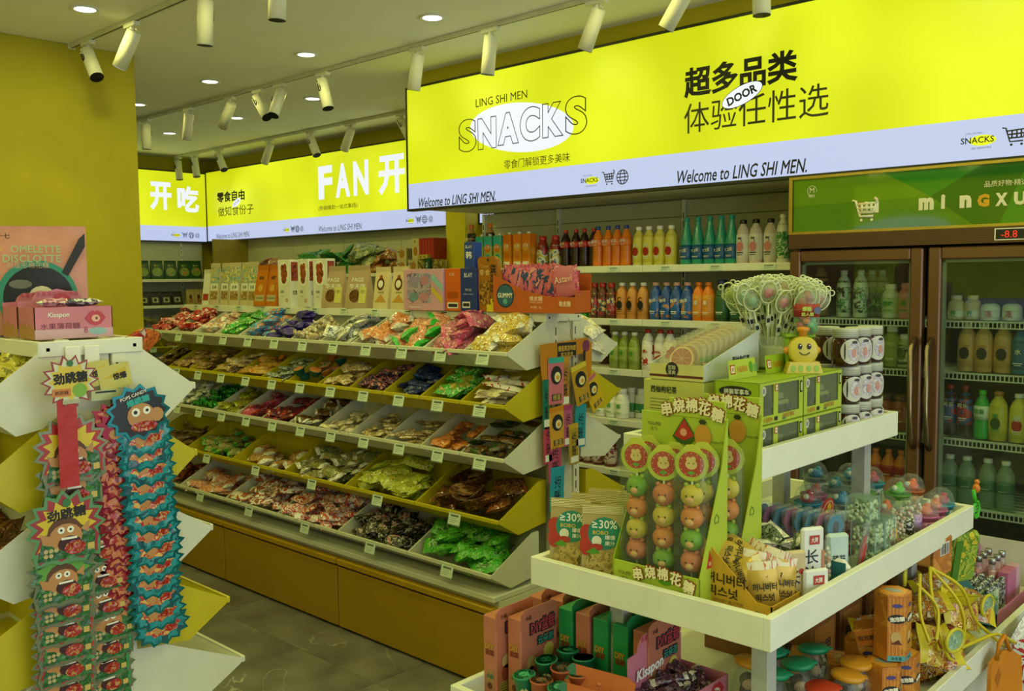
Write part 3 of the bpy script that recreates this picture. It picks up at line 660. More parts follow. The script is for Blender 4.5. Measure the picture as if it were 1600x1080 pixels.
frow(bottle('milk_bottle', '', 'tall', .033, .22, mat('#b8bca8', .4), CO['wht'], pmat(('#bcc4a8', '#3c7c38', '#a08080'), 26), .1, .78), (1361, 1376), 0, 'grey tall bottles in second row behind left fridge glass', 4.40)
frow(bottle('yogurt_bottle', '', 'milk', .038, .155, MKW, CO['wht'], mat('#c8d8a0', .4), .15, .6, '酸奶', CO['grn'], 0, None), (1391,), 0, 'short white yogurt bottle behind left fridge glass')
frow(bottle('yogurt_bottle', '', 'milk', .038, .16, CO['pink'], CO['pink'], mat('#d89878', .4), .15, .6, '桃', CO['grn']), (1417,), 0, 'pink bottle behind left fridge glass')
frow(bottle('yogurt_bottle', '', 'milk', .034, .105, mat('#d8c8a0', .4), CO['cream'], mat('#e4e4d8', .4), .08, .4, '养', CO['grn']), (1493, 1518), 0, 'small cream yogurt bottles behind right fridge glass')
frow(bottle('jelly_cup', '', 'milk', .038, .085, MKW, mat('#262626', .4), mat('#d8dccc', .4), .1, .5, '冻', CO['red'], cat='cup'), (1547, 1580), 0, 'small white cups with dark lids behind right fridge glass')
frow(bottle('juice_bottle', '', 'milk', .036, .19, mat('#8c9848', .3), CO['wht'], mat('#96a050', .4), .1, .6), (1373, 1394), 1, 'light green bottles behind left fridge glass')
frow(bottle('juice_bottle', '', 'milk', .036, .15, mat('#a8ac80', .3), CO['wht'], pmat(('#b8b890', '#405030', '#7c8450'), 40), .1, .7), (1414,), 1, 'patterned bottle behind left fridge glass beside the handle')
frow(bottle('coffee_bottle', '', 'tall', .038, .21, mat('#c8a064', .3), CO['wht'], mat('#c49858', .4), .1, .8, 'COFFEE', CO['tan'], 0, mat('#16161c', .4)), (1512, 1538, 1568), 1, 'coffee bottles with black oval behind right fridge glass')
frow(bottle('sport_bottle', '', 'tall', .036, .2, mat('#2878a0', .3), mat('#303060', .4), mat('#1c5c90', .4), .1, .7, '水', WHITE), (1596,), 1, 'blue bottle at right edge behind right fridge glass')
frow(bottle('iced_tea_bottle', '', 'milk', .042, .16, mat('#8c3c1c', .25), CO['brown'], mat('#9c4c24', .3), .2, .6), (1385, 1408), 2, 'dim reddish brown jars behind left fridge glass')
frow(bottle('cola_bottle', '', 'soda', .034, .225, CO['cola'], CO['red'], pmat(('#b82c34', '#3050a0', '#b8343c'), 22), .25, .85, '可乐', WHITE), (1487, 1511), 2, 'red label cola bottles behind right fridge glass')
frow(bottle('soda_bottle', '', 'soda', .035, .21, mat('#38b050', .2), mat('#40c840', .4), mat('#dce8dc', .4), .4, .68, '雪碧', CO['grn']), (1538,), 2, 'green soda bottle behind right fridge glass')
frow(bottle('lemon_tea_bottle', '', 'tall', .037, .21, mat('#c8b838', .3), mat('#b87830', .4), mat('#d0c440', .4), .1, .75, '茶', CO['grn'], 0, mat('#305020', .4)), (1564,), 2, 'yellow tea bottle with green mark behind right fridge glass')
frow(bottle('lemon_tea_bottle', '', 'tall', .037, .205, mat('#d0c440', .3), CO['wht'], mat('#d8cc48', .4), .1, .75, '菊', WHITE, 0, CO['red']), (1596,), 2, 'yellow tea bottle with red mark behind right fridge glass')
frow(bottle('water_bottle', '', 'tall', .036, .21, film('#c8e8d0', .35), CO['wht'], mat('#487858', .4), .35, .55), (1488, 1515, 1548, 1578), 3, 'clear water bottles with white caps low in right fridge')
frow(bottle('soda_bottle', '', 'soda', .034, .2, CO['org'], CO['org'], CO['red'], .4, .65), (1372, 1392, 1411), 3, 'dim orange bottles low behind left fridge glass')
frow(bottle('drink_can', '', 'milk', .033, .12, mat('#204a90', .25, metal=.6), GREY, mat('#1c3c80', .3, metal=.5), .1, .8, cat='can'), (1560, 1580, 1598), 4, 'blue cans at fridge bottom right')
frow(bottle('drink_can', '', 'milk', .033, .12, mat('#a86820', .25, metal=.6), GREY, mat('#a03020', .3, metal=.5), .1, .8, cat='can'), (1515, 1536), 4, 'orange cans at fridge bottom right')

# ------------------------------------------------------------ gondolas
CRM = mat('#dcdcc4', .45, var=.03); BINW = mat('#d6d8c2', .4, var=.03); BINY = mat('#c2b418', .42, var=.04); DOORY = mat('#a8860e', .55, var=.05, scale=5); GAPD = mat('#15150f', .8)
ROWS = ((2.605, 1.315), (2.585, 1.112), (2.582, .903), (2.55, .667), (2.505, .464))   # lip y, lip z of each bin tier on the big gondola
def gondola(name, label, xe, L, yc, front, backside, deep, cabs):
    """double-sided gondola running in -x from its end face xe; yc centre line"""
    e = empty(name, (xe - L / 2, yc, 0), label, 'gondola'); ox = xe - L / 2
    def r(x0, x1, y0, y1, z0, z1): return (x0 - ox, x1 - ox, y0, y1, z0, z1)
    b = MB(); b.box(*r(xe - L, xe - .012, -deep + .03, deep - .03, .03, .35), CRM); b.box(*r(xe - L, xe - .03, -deep + .06, deep - .06, 0, .03), GAPD); b.build('base_carcass', e)
    b = MB(); b.bbox(*r(xe - L, xe, -deep - .004, deep + .004, .352, .377), mat('#dcdecb', .3, var=.03), .004); b.build('base_deck', e)
    b = MB(); b.bbox(*r(xe - .012, xe - .002, -deep + .03, deep - .03, .0, .351), CRM, .002); b.build('end_panel', e)
    for k in range(cabs):
        xa = xe - .006 - (k + 1) * 1.0; xb = xe - .008 - k * 1.0
        for s in (-1, 1):
            y0, y1 = (-deep - .001, -deep + .03) if s < 0 else (deep - .03, deep + .001)
            b = MB(); b.bbox(*r(xa + .003, xb - .003, y0, y1, .012, .292), DOORY, .003); d = b.build('cabinet_door', e)
            b = MB(); b.bbox(*r(xa + .003, xb - .003, y0 - (.008 if s < 0 else -.0), y1 + (.008 if s > 0 else 0), .302, .330), mat('#b4900f', .35, var=.04), .004)
            b.box(*r(xa + .003, xb - .003, y0 + .01, y1 - .01, .292, .302), GAPD); b.build('grip_rail', d)
    for k in range(int(L / .98) + 1):
        x = xe - .0 - k * .98
        for s in (-1, 1):
            b = MB(); b.bbox(*r(x - .05, x, s * .085 - (.0 if s > 0 else .0) - .0, s * .085 + .0, .377, 1.434), CRM) if False else b.bbox(*r(x - .04, x, min(s * .086, s * .05), max(s * .086, s * .05), .377, 1.434), CRM, .002)
            for i in range(20): b.box(*r(x - .0005, x + .0006, s * .062 - .003, s * .062 + .003, .42 + i * .05, .452 + i * .05), DARK)
            b.build('upright', e)
    b = MB(); b.box(*r(xe - L, xe - .008, -.045, .045, .377, 1.434), mat('#cfcfb8', .5)); b.build('centre_panel', e)
    b = MB(); b.bbox(*r(xe - L, xe + .002, -front, backside, 1.436, 1.441), SHW, .001); b.bbox(*r(xe - L, xe + .002, -front - .002, -front + .012, 1.425, 1.462), SHW, .002)
    b.bbox(*r(xe - L, xe + .002, backside - .012, backside + .002, 1.425, 1.462), SHW, .002); b.bbox(*r(xe - .008, xe + .003, -front, backside, 1.425, 1.462), SHW, .002)
    for y in (-front + .02, backside - .02):
        for i in range(2): b.box(*r(xe + .003, xe + .0036, y - .004, y + .004, 1.439, 1.447), DARK)
    top = b.build('top_shelf', e)
    return e, top, ox
G, GT, gox = gondola('snack_gondola', 'long double-sided white and yellow gondola of loose snack bins', -2.464, 2.94, 2.955, .125, .10, .436, 3)
for i in range(12): tagplate(face_m((-2.464 - .1 - i * .245 - gox, -.129, 1.445), '-y'), GT, .055, .03)
def bin_mesh(w, m):
    """slanted bin; origin at the right end of its front lip, extends to -x, back to +y"""
    P = [(0, 0), (.004, -.012), (.11, -.075), (.275, -.055), (.275, .12), (.235, .12), (.21, .108)]
    t = .003; b = MB(); S = Matrix(((0, 0, -1, 0), (1, 0, 0, 0), (0, 1, 0, 0), (0, 0, 0, 1)))   # local x->y, y->z, z->-x
    b.prism(P, t, m, S); b.prism(P, t, m, Matrix.Translation((-w + t, 0, 0)) @ S)
    q = MB(); 
    for a, c in (((.0, 0), (.11, -.075)), ((.11, -.075), (.275, -.055)), ((.275, -.055), (.275, .12))):
        dy, dz = c[0] - a[0], c[1] - a[1]; L = math.hypot(dy, dz); ny, nz = -dz / L * .003, dy / L * .003
        b.prism([(a[0], a[1]), (c[0], c[1]), (c[0] + ny, c[1] + nz), (a[0] + ny, a[1] + nz)], w - 2 * t, m, Matrix.Translation((-t, 0, 0)) @ S)
    b.bbox(-w, 0, -.008, .003, -.012, .004, m, .002)
    return b
BK = {}
def put_bin(x, y, z, w, col, label, back=False, tag_=True):
    """front bins open to -y; back=True mirrors them to +y (rotated half a turn)"""
    k = (round(w, 3), col, tag_)
    if k not in BK:
        o = bin_mesh(w, BINW if col == 'w' else BINY).build('snack_bin'); tag(o, label, 'bin')
        if tag_:
            M = face_m((-w + (.12 if w < .3 else .25), -.012, -.028), '-y') @ Matrix.Rotation(-.25, 4, 'X'); tagplate(M, o)
        BK[k] = Kind(o)
    return BK[k].put((x, y, z), rz=math.pi if back else 0, label=label)

# ------------------------------------------------------------ wrapped sweets
def packet(name, w, h, t, m, end=None, mid=None, nx=8, ny=6, crimp=.13, seed=0, wob=.22):
    """pillow packet with flat crimped ends, long axis x; mid: a differently printed band; creased by noise"""
    b = MB(); n0 = Vector((seed * 3.1, seed * 1.7, 0)); g = {}
    for s in (1, -1):
        for i in range(nx + 1):
            for j in range(ny + 1):
                u = 2 * i / nx - 1; v = 2 * j / ny - 1
                e = min(1, (1 - abs(u)) / crimp) if abs(u) > 1 - crimp else 1
                z = (max(0, 1 - abs(v) ** 2.2) ** .6) * (max(0, 1 - abs(u / (1 - crimp * .9)) ** 4) ** .5 if abs(u) < 1 - crimp * .9 else 0)
                nz = mnoise.noise(Vector((u * 1.9, v * 1.9, s * 2)) + n0)
                pin = 1 - .12 * (1 - abs(u)) * 0
                x = u * w / 2; y = v * h / 2 * (pin - .10 * max(0, 1 - abs(abs(u) - .72) * 5))
                zz = s * z * t / 2 * (1 + wob * 2.2 * nz) + wob * t * .5 * mnoise.noise(Vector((u * 1.3, v * 1.1, 9)) + n0) + (.0006 * s if z == 0 else 0)
                g[s, i, j] = len(b.v); b.v.append((x, y, zz))
    for s in (1, -1):
        for i in range(nx):
            for j in range(ny):
                u = abs(2 * (i + .5) / nx - 1)
                mm_ = end if (end and u > 1 - crimp * 1.3) else (mid if (mid and u < .45 and 0 < j < ny - 1) else m)
                q = [g[s, i, j], g[s, i + 1, j], g[s, i + 1, j + 1], g[s, i, j + 1]]
                b.f.append(q if s > 0 else q[::-1]); b.m.append(b.mi(mm_)); b.sm.append(True)
    return b.build(name)
def sweet(name, L, r, m, end, seed=0):
    """twist-wrapped sweet"""
    b = MB(); M = Matrix.Rotation(R(90), 4, 'Y')
    k = L / 2; c = k * .52
    b.lathe([(r * .9, -k), (r * .5, -k * .8), (r * .18, -c * 1.1), (r * .75, -c * .85), (r, -c * .3), (r, c * .3), (r * .75, c * .85), (r * .18, c * 1.1), (r * .5, k * .8), (r * .9, k)], m, 7, M, True, 1, .8)
    return b.build(name)
def stick(name, L, w, t, m, end): return packet(name, L, w, t, m, end, None, 7, 4, .09, 3, .12)
def tub(name, r, h, m, top):
    b = MB(); b.lathe([(r * .75, 0), (r, h), (r * 1.08, h), (r * 1.08, h + .003)], m, 14); b.disc(0, 0, r, top, Matrix.Translation((0, 0, h + .0035)), 0, 14); return b.build(name)
def ext(o):
    v = [q.co for q in o.data.vertices]; return max(abs(q.x) for q in v), max(abs(q.y) for q in v)
def noun(o, what):
    for s_ in (' in ', ' with ', ' of ', ' behind ', ' on ', ' far ', ' at ', ' between ', ' beside ', ' below '): what = what.split(s_)[0]
    o.name = '_'.join(what.replace('-', ' ').split()[-2:]).lower()
def zone(u, v, f, what):
    """front/rear, left/right and lower/upper within one heap"""
    t = ('left', 'middle', 'right')[min(2, int(u * 3))]; k = 'rear' if v > .5 else 'front'; q = ('' if f < .5 else ' top')
    s = f'{what}, {k} {t}{q}'
    return s if len(s.split()) <= 16 else f'{what}, {k} {t}' if len(what.split()) < 15 else what
def pile(kinds, x, y, z, w, n, what, group, cat='sweet', back=False, fill=1.0, seed=1, rot=1.5, up=.35):
    """heap packets in the bin whose lip end is (x,y,z); later pieces lie higher, following the slope of the bin"""
    r = random.Random(seed); Ks = []; s = -1 if back else 1
    for k in kinds: noun(k, what); Ks.append((Kind(tag(k, what, cat, group)), *ext(k)))
    for i in range(n):
        f = i / max(1, n - 1); lf = (.5, .78, 1.)[min(2, int(f * 3))]
        K_, hl, hw = Ks[i % len(Ks)]
        a = r.uniform(-rot, rot)
        for _ in range(6):
            hx = abs(hl * math.cos(a)) + abs(hw * math.sin(a)); hy = abs(hl * math.sin(a)) + abs(hw * math.cos(a))
            if hx < w / 2 - .004: break
            a = a * .5 + (.5 if a > 0 else -.5) * math.pi / 2
        g = min(hx, w / 2 - .004); xx = x - s * r.uniform(g, w - g)
        lo = min(.10, hy * .75 - .005); yy = r.uniform(lo, max(lo + .02, .265 - hy * .8))
        fl = -.075 * yy / .11 if yy < .11 else -.075
        top = fill * (.012 + .40 * yy)
        zz = z + fl + .02 + (top - fl - .02) * lf + r.uniform(-.006, .006)
        K_.put((xx, y + s * yy, zz), rot=(r.uniform(-up, up) * .7 + .38 * s, r.uniform(-up, up) * .7, a), label=zone(1 - abs(xx - x) / w if not back else abs(xx - x) / w, yy / .26, lf - .3, what), group=group)
# ------------------------------------------------------------ front bins and their sweets
def F(*c, s=60, r=.3, b=.4, m=0.): return pmat(c, s, r, b, m)
def pk(name, w, h, t, *mats, n=2, **kw): return [packet(name, w, h, t, *mats, seed=i + 1, **kw) for i in range(n)]
CLR = dict(peach=('#d88c58', '#c87040', '#e4b088', '#8c5830'), tan=('#a88858', '#7c6038', '#c8ac78'), brn=('#5c3a20', '#3c2414', '#8c6438', '#241810'))
RED = F('#a0141c', '#c02830', '#7c1018', '#d8c0b0'); GRN = F('#2c9c2c', '#58c848', '#1c6c20', '#c8e0a0'); BLU = F('#2c84c0', '#50a8d8', '#1c5c9c', '#d89060')
PUR = F('#221470', '#3620a0', '#180c48', '#5038a8'); GLD = F('#b09060', '#e0d8c0', '#6c5030', '#e8e4d8', r=.25); SLV = F('#c8ccd0', '#e4e6ea', '#34507c', '#a8b060', r=.2)
PCH = F('#d8906c', '#c87448', '#e8c0a0', '#b86840', r=.15); MAG = F('#b04870', '#c86c8c', '#80305c', '#d8b0a0'); STR = F('#c8a838', '#e0cc70', '#a07c28', '#e8e0c0', r=.15)
GTAG = F('#1f9c28', '#2cb834', '#188020'); CREAM = F('#dcd0a0', '#e8e0c0', '#c8b478'); REDL = F('#b82820', '#c8382c', '#e0d0b0', s=30); NAVY = F('#101c48', '#1c3878', '#0c0c20', '#405ca0'); PNKB = F('#c06468', '#283860', '#141828', '#d89088')
TAN = F('#a88450', '#7c5c34', '#c8a870', '#58401f'); TAN2 = F('#c0a468', '#8c7040', '#d8c490', '#e0d8c0'); BRN1 = F('#5c3c20', '#3c2614', '#84602f', '#241a10'); BRN3 = F('#6c3418', '#8c5024', '#40200f', '#a8743c', r=.15)
DGRN = F('#1f3c1c', '#345c24', '#20201a', '#705038'); ORNG = F('#c87030', '#d88c48', '#a85820'); WHT = F('#dcdcd0', '#f0f0e8', '#b8b8ac', '#c8c0b0'); MRN = F('#6c1c2c', '#8c2438', '#3c1420', '#702c60')
PNK = F('#c8487c', '#d86090', '#a02040', '#e09cb0'); YGR = F('#8c9428', '#a8ac38', '#686c1c', '#c8b048'); FOILG = F('#1c7c28', '#30a83c', '#0f4c18', '#58c860', r=.15, m=.4); LIME = F('#a8b41c', '#c0c838', '#7c8818', '#d8d888')
BLK = F('#0c0c10', '#141418', '#1c1c20', '#b0b0a8'); BGRN = F('#3ca028', '#58bc3c', '#2c7c20', '#78c858'); RW = F('#b83820', '#e0dcd4', '#c85030', '#ece8e0', s=30); AMB = F('#4c2c14', '#6c4420', '#2c180c', '#8c602c', r=.12)
GTAN = F('#7c8c3c', '#a09050', '#4c6c28', '#c0b070'); DOUGH = F('#c89858', '#d8b078', '#b08040', '#a07038', r=.2)
PW = '#16'
R1 = [  # contents of the top tier, right to left: (pieces, count, words, rise)
 (pk('snack_bag', .13, .11, .05, STR, WHT, None), 12, 'clear bag of yellow potato sticks in the top bin nearest the end post', 1.5),
 (pk('snack_bag', .15, .10, .045, MAG, PNK), 13, 'pink foil snack bag in the second top bin from the post', 1.6),
 (pk('snack_bag', .11, .10, .05, PCH, GTAG), 13, 'peach sweet bag with green tails in the third top bin from the post', 1.4),
 (pk('snack_bag', .11, .09, .05, PCH, WHT, ORNG), 13, 'clear peach-coloured bag in the fourth top bin from the post', 1.3),
 (pk('snack_bag', .14, .08, .035, SLV, WHT), 14, 'silver and blue packet in the fifth top bin from the post', 1.5),
 ([sweet('wrapped_sweet', .08, .018, GLD, 0), sweet('wrapped_sweet', .09, .016, F('#d8d8cc', '#b0a070', '#e8e8e0'), 0)], 22, 'white and gold twist sweet in the top bin below the chocolate pouches', 1.2),
 (pk('snack_packet', .09, .05, .03, PUR, None), 22, 'deep purple sweet packet in the top tier heap', 1.4),
 (pk('snack_packet', .10, .07, .035, BLU, None, PCH), 15, 'light blue sweet packet in the top tier heap', 1.5),
 (pk('snack_packet', .09, .05, .03, GRN, None), 20, 'bright green sweet packet in the top tier heap', 1.3),
 (pk('snack_packet', .09, .06, .035, F('#d8a8a0', '#e8d8c8', '#b87868', '#b89060'), WHT), 16, 'pale pink sweet packet between the green and red heaps', 1.2),
 (pk('snack_packet', .09, .045, .03, RED, None), 22, 'red foil sweet packet in the right red bin of the top tier', 1.5),
 (pk('snack_packet', .09, .045, .03, RED, None), 20, 'red foil sweet packet in the leftmost top bin', 1.4)]
R2 = [
 ([stick('snack_stick', .15, .035, .02, CREAM, REDL), stick('snack_stick', .14, .04, .02, F('#dcd8c0', '#e8e4d0', '#b83028', s=40), CREAM)], 14, 'cream wafer stick with red print in the end yellow bin', 1.2),
 (pk('snack_packet', .10, .08, .035, GRN, None, YGR), 12, 'bright green snack packet in the second yellow bin from the post', 1.0),
 (pk('snack_packet', .08, .04, .025, NAVY), 20, 'dark blue sweet packet in the third yellow bin from the post', .9),
 (pk('snack_packet', .08, .04, .025, PNKB), 20, 'salmon and navy sweet packet in the fourth yellow bin from the post', .9),
 (pk('snack_packet', .11, .06, .03, TAN2, None), 11, 'tan clear snack packet in the fifth yellow bin from the post', .9),
 ([tub('snack_cup', .028, .03, ORNG, F('#c89040', '#1f6c6c', '#d8b070')), tub('snack_cup', .028, .03, mat('#1f6c68', .4), ORNG)], 9, 'little orange and teal pudding cup in the yellow tier', .8),
 ([stick('snack_stick', .14, .03, .02, F('#3c6c48', '#c8d0c0', '#204030', '#dce0d8', s=90), WHT)], 12, 'green striped wrapped stick in the yellow tier', .9),
 (pk('snack_packet', .10, .05, .03, F('#b08028', '#c89c48', '#7c5818'), ORNG), 12, 'orange-yellow wrapped bar in the yellow tier', .9),
 ([stick('snack_stick', .14, .04, .02, TAN2, TAN)], 12, 'tan wrapped stick in the yellow tier', 1.0),
 ([stick('snack_stick', .13, .035, .02, TAN, BRN1)], 13, 'brown wrapped stick in the yellow tier', 1.0),
 (pk('snack_packet', .08, .04, .025, TAN), 18, 'small brown and cream sweet in the yellow tier', .9),
 (pk('snack_packet', .08, .04, .025, BRN1), 16, 'dark brown sweet in the leftmost yellow bin', .9)]
R3 = [
 ([stick('snack_stick', .10, .03, .022, DGRN, BRN1), stick('snack_stick', .09, .035, .022, BRN1, DGRN)], 18, 'dark green and brown wrapped sweet in the third-tier bin nearest the post', 1.1),
 (pk('snack_packet', .06, .04, .022, ORNG), 18, 'small orange candy packet in the second white bin from the post', .75),
 ([stick('snack_stick', .09, .022, .016, TAN2, TAN)], 14, 'thin tan wrapped candy in the third white bin from the post', .55),
 ([stick('snack_stick', .08, .025, .018, TAN2, WHT)], 18, 'tan and white candy in the fourth white bin from the post', .6),
 ([stick('snack_stick', .08, .025, .018, CREAM, WHT)], 17, 'cream candy with clear ends in the fifth white bin from the post', .65),
 (pk('snack_packet', .08, .05, .025, BRN1, WHT), 13, 'clear brown candy packet in the third tier', 1.0),
 (pk('snack_packet', .10, .06, .028, MRN, RED), 12, 'maroon jerky packet in the third tier', .9),
 (pk('snack_packet', .10, .06, .028, PNK, RED), 12, 'pink and red packet in the third tier', 1.0),
 (pk('snack_packet', .09, .045, .025, YGR, LIME), 14, 'yellow-green packet in the third tier', 1.0),
 ([sweet('wrapped_sweet', .07, .018, FOILG, 0)], 20, 'green foil twist sweet in the third tier', 1.1),
 (pk('snack_packet', .08, .04, .025, F('#c8d0c0', '#e8ece0', '#6c8c60')), 16, 'white and pale green sweet in the third tier', 1.1),
 (pk('snack_packet', .09, .04, .025, DGRN), 14, 'dark green sweet in the leftmost white bin', .9)]
R4 = [
 ([tub('dessert_tub', .055, .04, AMB, F('#3c2412', '#6c4828', '#9c7848', s=30)), packet('dessert_tub', .13, .11, .05, AMB, BRN3, None, seed=4)], 18, 'dark amber cake tub in the fourth-tier bin nearest the post', 1.3),
 (pk('snack_bag', .15, .08, .04, LIME, None, YGR, n=3), 26, 'yellow-green snack bag in the fourth tier heap', 1.5),
 (pk('snack_bag', .13, .07, .035, F('#5c7c34', '#a89058', '#34582c', '#c8bc90'), WHT, n=2), 24, 'green and tan snack packet in the fourth tier', 1.2),
 (pk('pastry_bag', .11, .09, .05, DOUGH, WHT, n=2), 12, 'clear bag of golden buns in the half-empty fourth tier bin', .5),
 (pk('snack_packet', .09, .05, .03, GTAN, GRN, n=2), 28, 'green and yellow sweet packet in the fourth tier', .9),
 ([stick('snack_stick', .12, .03, .02, BRN1, MRN)], 22, 'brown wrapped stick in the leftmost fourth tier bin', .8)]
R5 = [
 (pk('snack_bag', .13, .09, .045, BGRN, None, F('#4cac38', '#1f5c20', '#88c868'), n=3), 26, 'bright green snack bag in the lowest bin nearest the post', 1.4),
 (pk('snack_bag', .12, .08, .04, BLK, None, F('#101014', '#101014', '#c8c8c0', '#c05040', s=70), n=2), 28, 'black snack bag with white print in the lowest tier', 1.1),
 (pk('snack_packet', .14, .055, .03, RW, None, None, n=3), 30, 'orange-red and white bar packet in the lowest tier', 1.3),
 (pk('snack_packet', .13, .06, .03, F('#dcd8d0', '#f0ece8', '#b05030', '#8c5838', s=35), None, None, n=3), 28, 'white and brown bar packet in the lowest tier', 1.2),
 (pk('snack_packet', .11, .07, .035, PCH, WHT, n=2), 22, 'clear peach packet in the lowest tier', .7),
 (pk('snack_packet', .10, .05, .03, F('#6c3020', '#8c4830', '#40201a'), n=2), 18, 'reddish brown packet in the leftmost lowest bin', .8)]
XE = -2.464
TIER = ('top', 'second', 'third', 'fourth', 'lowest')
POSW = ['nearest the end post'] + [ORD[i] + ' from the end post' for i in range(1, 10)] + ['second from the far end', 'at the far end']
for t, rowc in enumerate((R1, R2, R3, R4, R5)):
    y, z = ROWS[t]; wide = t > 2; w = .49 if wide else .245; col = 'wywyw'[t]; cn = {'w': 'cream white', 'y': 'yellow'}[col]
    for i, (kinds, n, what, fill) in enumerate(rowc):
        x = XE - .001 - i * w
        pos = POSW[i] if not wide or i < 4 else ('second from the far end' if i == 4 else 'at the far end')
        put_bin(x, y, z, w - .003, col, f'{cn} plastic snack bin, {TIER[t]} tier, {pos}')
        far = i > 7 and not wide
        pile(kinds, x, y, z, w - .003, int(n * (1.25, 1.85, 1.75, 1.25, 1.25)[t]), what, what.split(' in ')[0] + ' heap' + (' ' + str(i) if False else ''), seed=t * 20 + i, fill=fill * (.85, 1.0, .95, .8, .85)[t], up=.3 if t else .5)
# rear bins show only their end panels beside the post
RK = {}
for t in range(5):
    y, z = ROWS[t]; col = 'wywyw'[t]
    for i in range(2 if t == 0 else 1):
        x = XE - .001 - i * .49
        put_bin(x - .487, 5.91 - y, z, .487, col, f'{"cream white" if col == "w" else "yellow"} bin on the rear side of the big gondola, {TIER[t]} tier' + (', farther' if i else ''), back=True)
    kinds = pk('snack_bag', .12, .09, .04, [F('#c8c098', '#e8e4d0', '#a89858'), BRN3, TAN, BRN1, GTAN][t], n=1)
    pile(kinds, XE - .488, 5.91 - y, z, .487, 12 if t == 0 else 9, ('cream', 'reddish', 'tan', 'brown', 'olive')[t] + f' snack bag in the rear {TIER[t]} bin behind the end post', f'rear {TIER[t]} bin bags', back=True, seed=90 + t, fill=1.5 if t == 0 else 1)
tb2 = pk('snack_bag', .16, .12, .05, F('#d8d0a8', '#e8e4d0', '#b8a868'), WHT, n=1)[0]; K = Kind(tag(tb2, '', 'sweet'))
for i, (x, y, z, a) in enumerate(((-2.50, 3.12, 1.40, .3), (-2.55, 3.2, 1.33, 1.2), (-2.50, 3.17, 1.33, -.5))):
    K.put((x, y, z), rot=(a, .5, a), label=('cream snack bag leaning out behind the end post, upper one', 'cream snack bag leaning out behind the end post, rear one', 'cream snack bag leaning out behind the end post, lower one')[i])

# ------------------------------------------------------------ goods on top of the big gondola
ZT = 1.463; YT = 2.84
def decals(b, M, W_, H_, L):
    """flat print, normalised coordinates from the lower left corner of a W_ x H_ face in plane M (centred in x)"""
    z = .0006
    for d in L:
        k = d[0]; z += .00025
        if k == 'r': b.rect((d[1] - .5) * W_, (d[2] - .5) * W_, d[3] * H_, d[4] * H_, d[5], M, z)
        elif k == 'd': b.disc((d[1] - .5) * W_, d[2] * H_, d[3] * W_, d[5], M, z, 16, d[4] * H_)
        elif k == 'p': b.poly([((x - .5) * W_, y * H_) for x, y in d[1]], d[2], M, z)
        elif k == 't': b.text(d[1], d[6], M, (d[2] - .5) * W_, d[3] * H_, w=d[4] * W_, h=d[5] * H_ if d[5] else None, z=z, rot=d[7] if len(d) > 7 else 0, bold=.015)
def boxp(name, label, w, d, h, m, front=None, side=None, cat='box', bev=.0015, top=None):
    """printed box standing on its base; front looks to -y, side to +x"""
    b = MB(); b.bbox(-w / 2, w / 2, -d / 2, d / 2, 0, h, m, bev); o = tag(b.build(name), label, cat)
    if front: b = MB(); decals(b, face_m((0, -d / 2, 0), '-y'), w, h, front); b.build('front_print', o)
    if side: b = MB(); decals(b, face_m((w / 2, 0, 0), '+x'), d, h, side); b.build('side_print', o)
    if top: b = MB(); decals(b, face_m((0, -d / 2, h), '+z'), w, d, top); b.build('top_print', o)
    return o
def pouch(name, label, w, h, t, m, front=None, m2=None, cat='pouch', win=None):
    """gusseted stand-up pouch; front panel leans back to the top seal"""
    tt = t / 2; P = [(-tt, 0), (tt, 0), (tt * .95, .12 * h), (.002, .88 * h), (.002, h), (-.002, h), (-.002, .88 * h), (-tt * .95, .12 * h)]
    S = Matrix(((0, 0, 1, -w / 2), (1, 0, 0, 0), (0, 1, 0, 0), (0, 0, 0, 1)))
    b = MB(); b.prism(P, w, m, S, m2); o = tag(b.build(name), label, cat)
    a = math.atan2(tt * .95 - .002, .76 * h); L = math.hypot(tt * .95 - .002, .76 * h)
    M = Matrix.Translation((0, -tt * .95, .12 * h)) @ Matrix.Rotation(-a, 4, 'X') @ face_m((0, 0, 0), '-y')
    if front: b = MB(); decals(b, M, w, L, front); b.build('front_print', o)
    M2_ = Matrix.Translation((0, tt * .95, .12 * h)) @ Matrix.Rotation(a, 4, 'X') @ face_m((0, 0, 0), '+y')
    b = MB(); b.rect(-w * .4, w * .4, L * .1, L * .7, mat('#d8d8c8', .5), M2_, .0008); b.build('back_print', o)
    b = MB(); 
    for k in range(5): b.box(-w / 2, w / 2, -.003, .003, h * (.9 + .02 * k), h * (.9 + .02 * k) + .0015, m)
    b.build('top_seal', o)
    return o
def onshelf(o, p0, p1, what=None, y=YT, z=ZT, group=None):
    x = (px2x(p0, y) + px2x(p1, y)) / 2; o.location = (x, y, z); return o
def tshelf_row(o, pxs, what, y=YT + .02, z=ZT): return row(o, xs(pxs, y), y, z, what)
KR = '#b89860'; NAVYD = mat('#181c24', .5)
NUT = pmat(('#7cb0b8', '#d8b848', '#4c90a0', '#e8d890'), 38); CLW = film('#f4f0e0', .25)
p_ = pouch('nut_pouch', '', .095, .245, .05, mat('#c8bc98', .35), [('r', .02, .98, .45, 1.12, NUT), ('r', .1, .9, .3, .52, WHITE2), ('t', '坚果', .5, .4, .5, .1, INK), ('r', .12, .88, .02, .27, F('#b08c58', '#7c5c34', '#d8c08c', s=90))])
tshelf_row(p_, (342, 356, 373, 388, 402), 'blue-topped nut pouches on the gondola top')
p_ = pouch('bread_bag', '', .07, .21, .05, F('#d8d8cc', '#c09080', '#e8e8e0', r=.15), [('r', .1, .9, 0, .25, mat('#a83028', .4))], m2=WHITE2)
tshelf_row(p_, (327,), 'clear pinkish bag at left end of the gondola top')
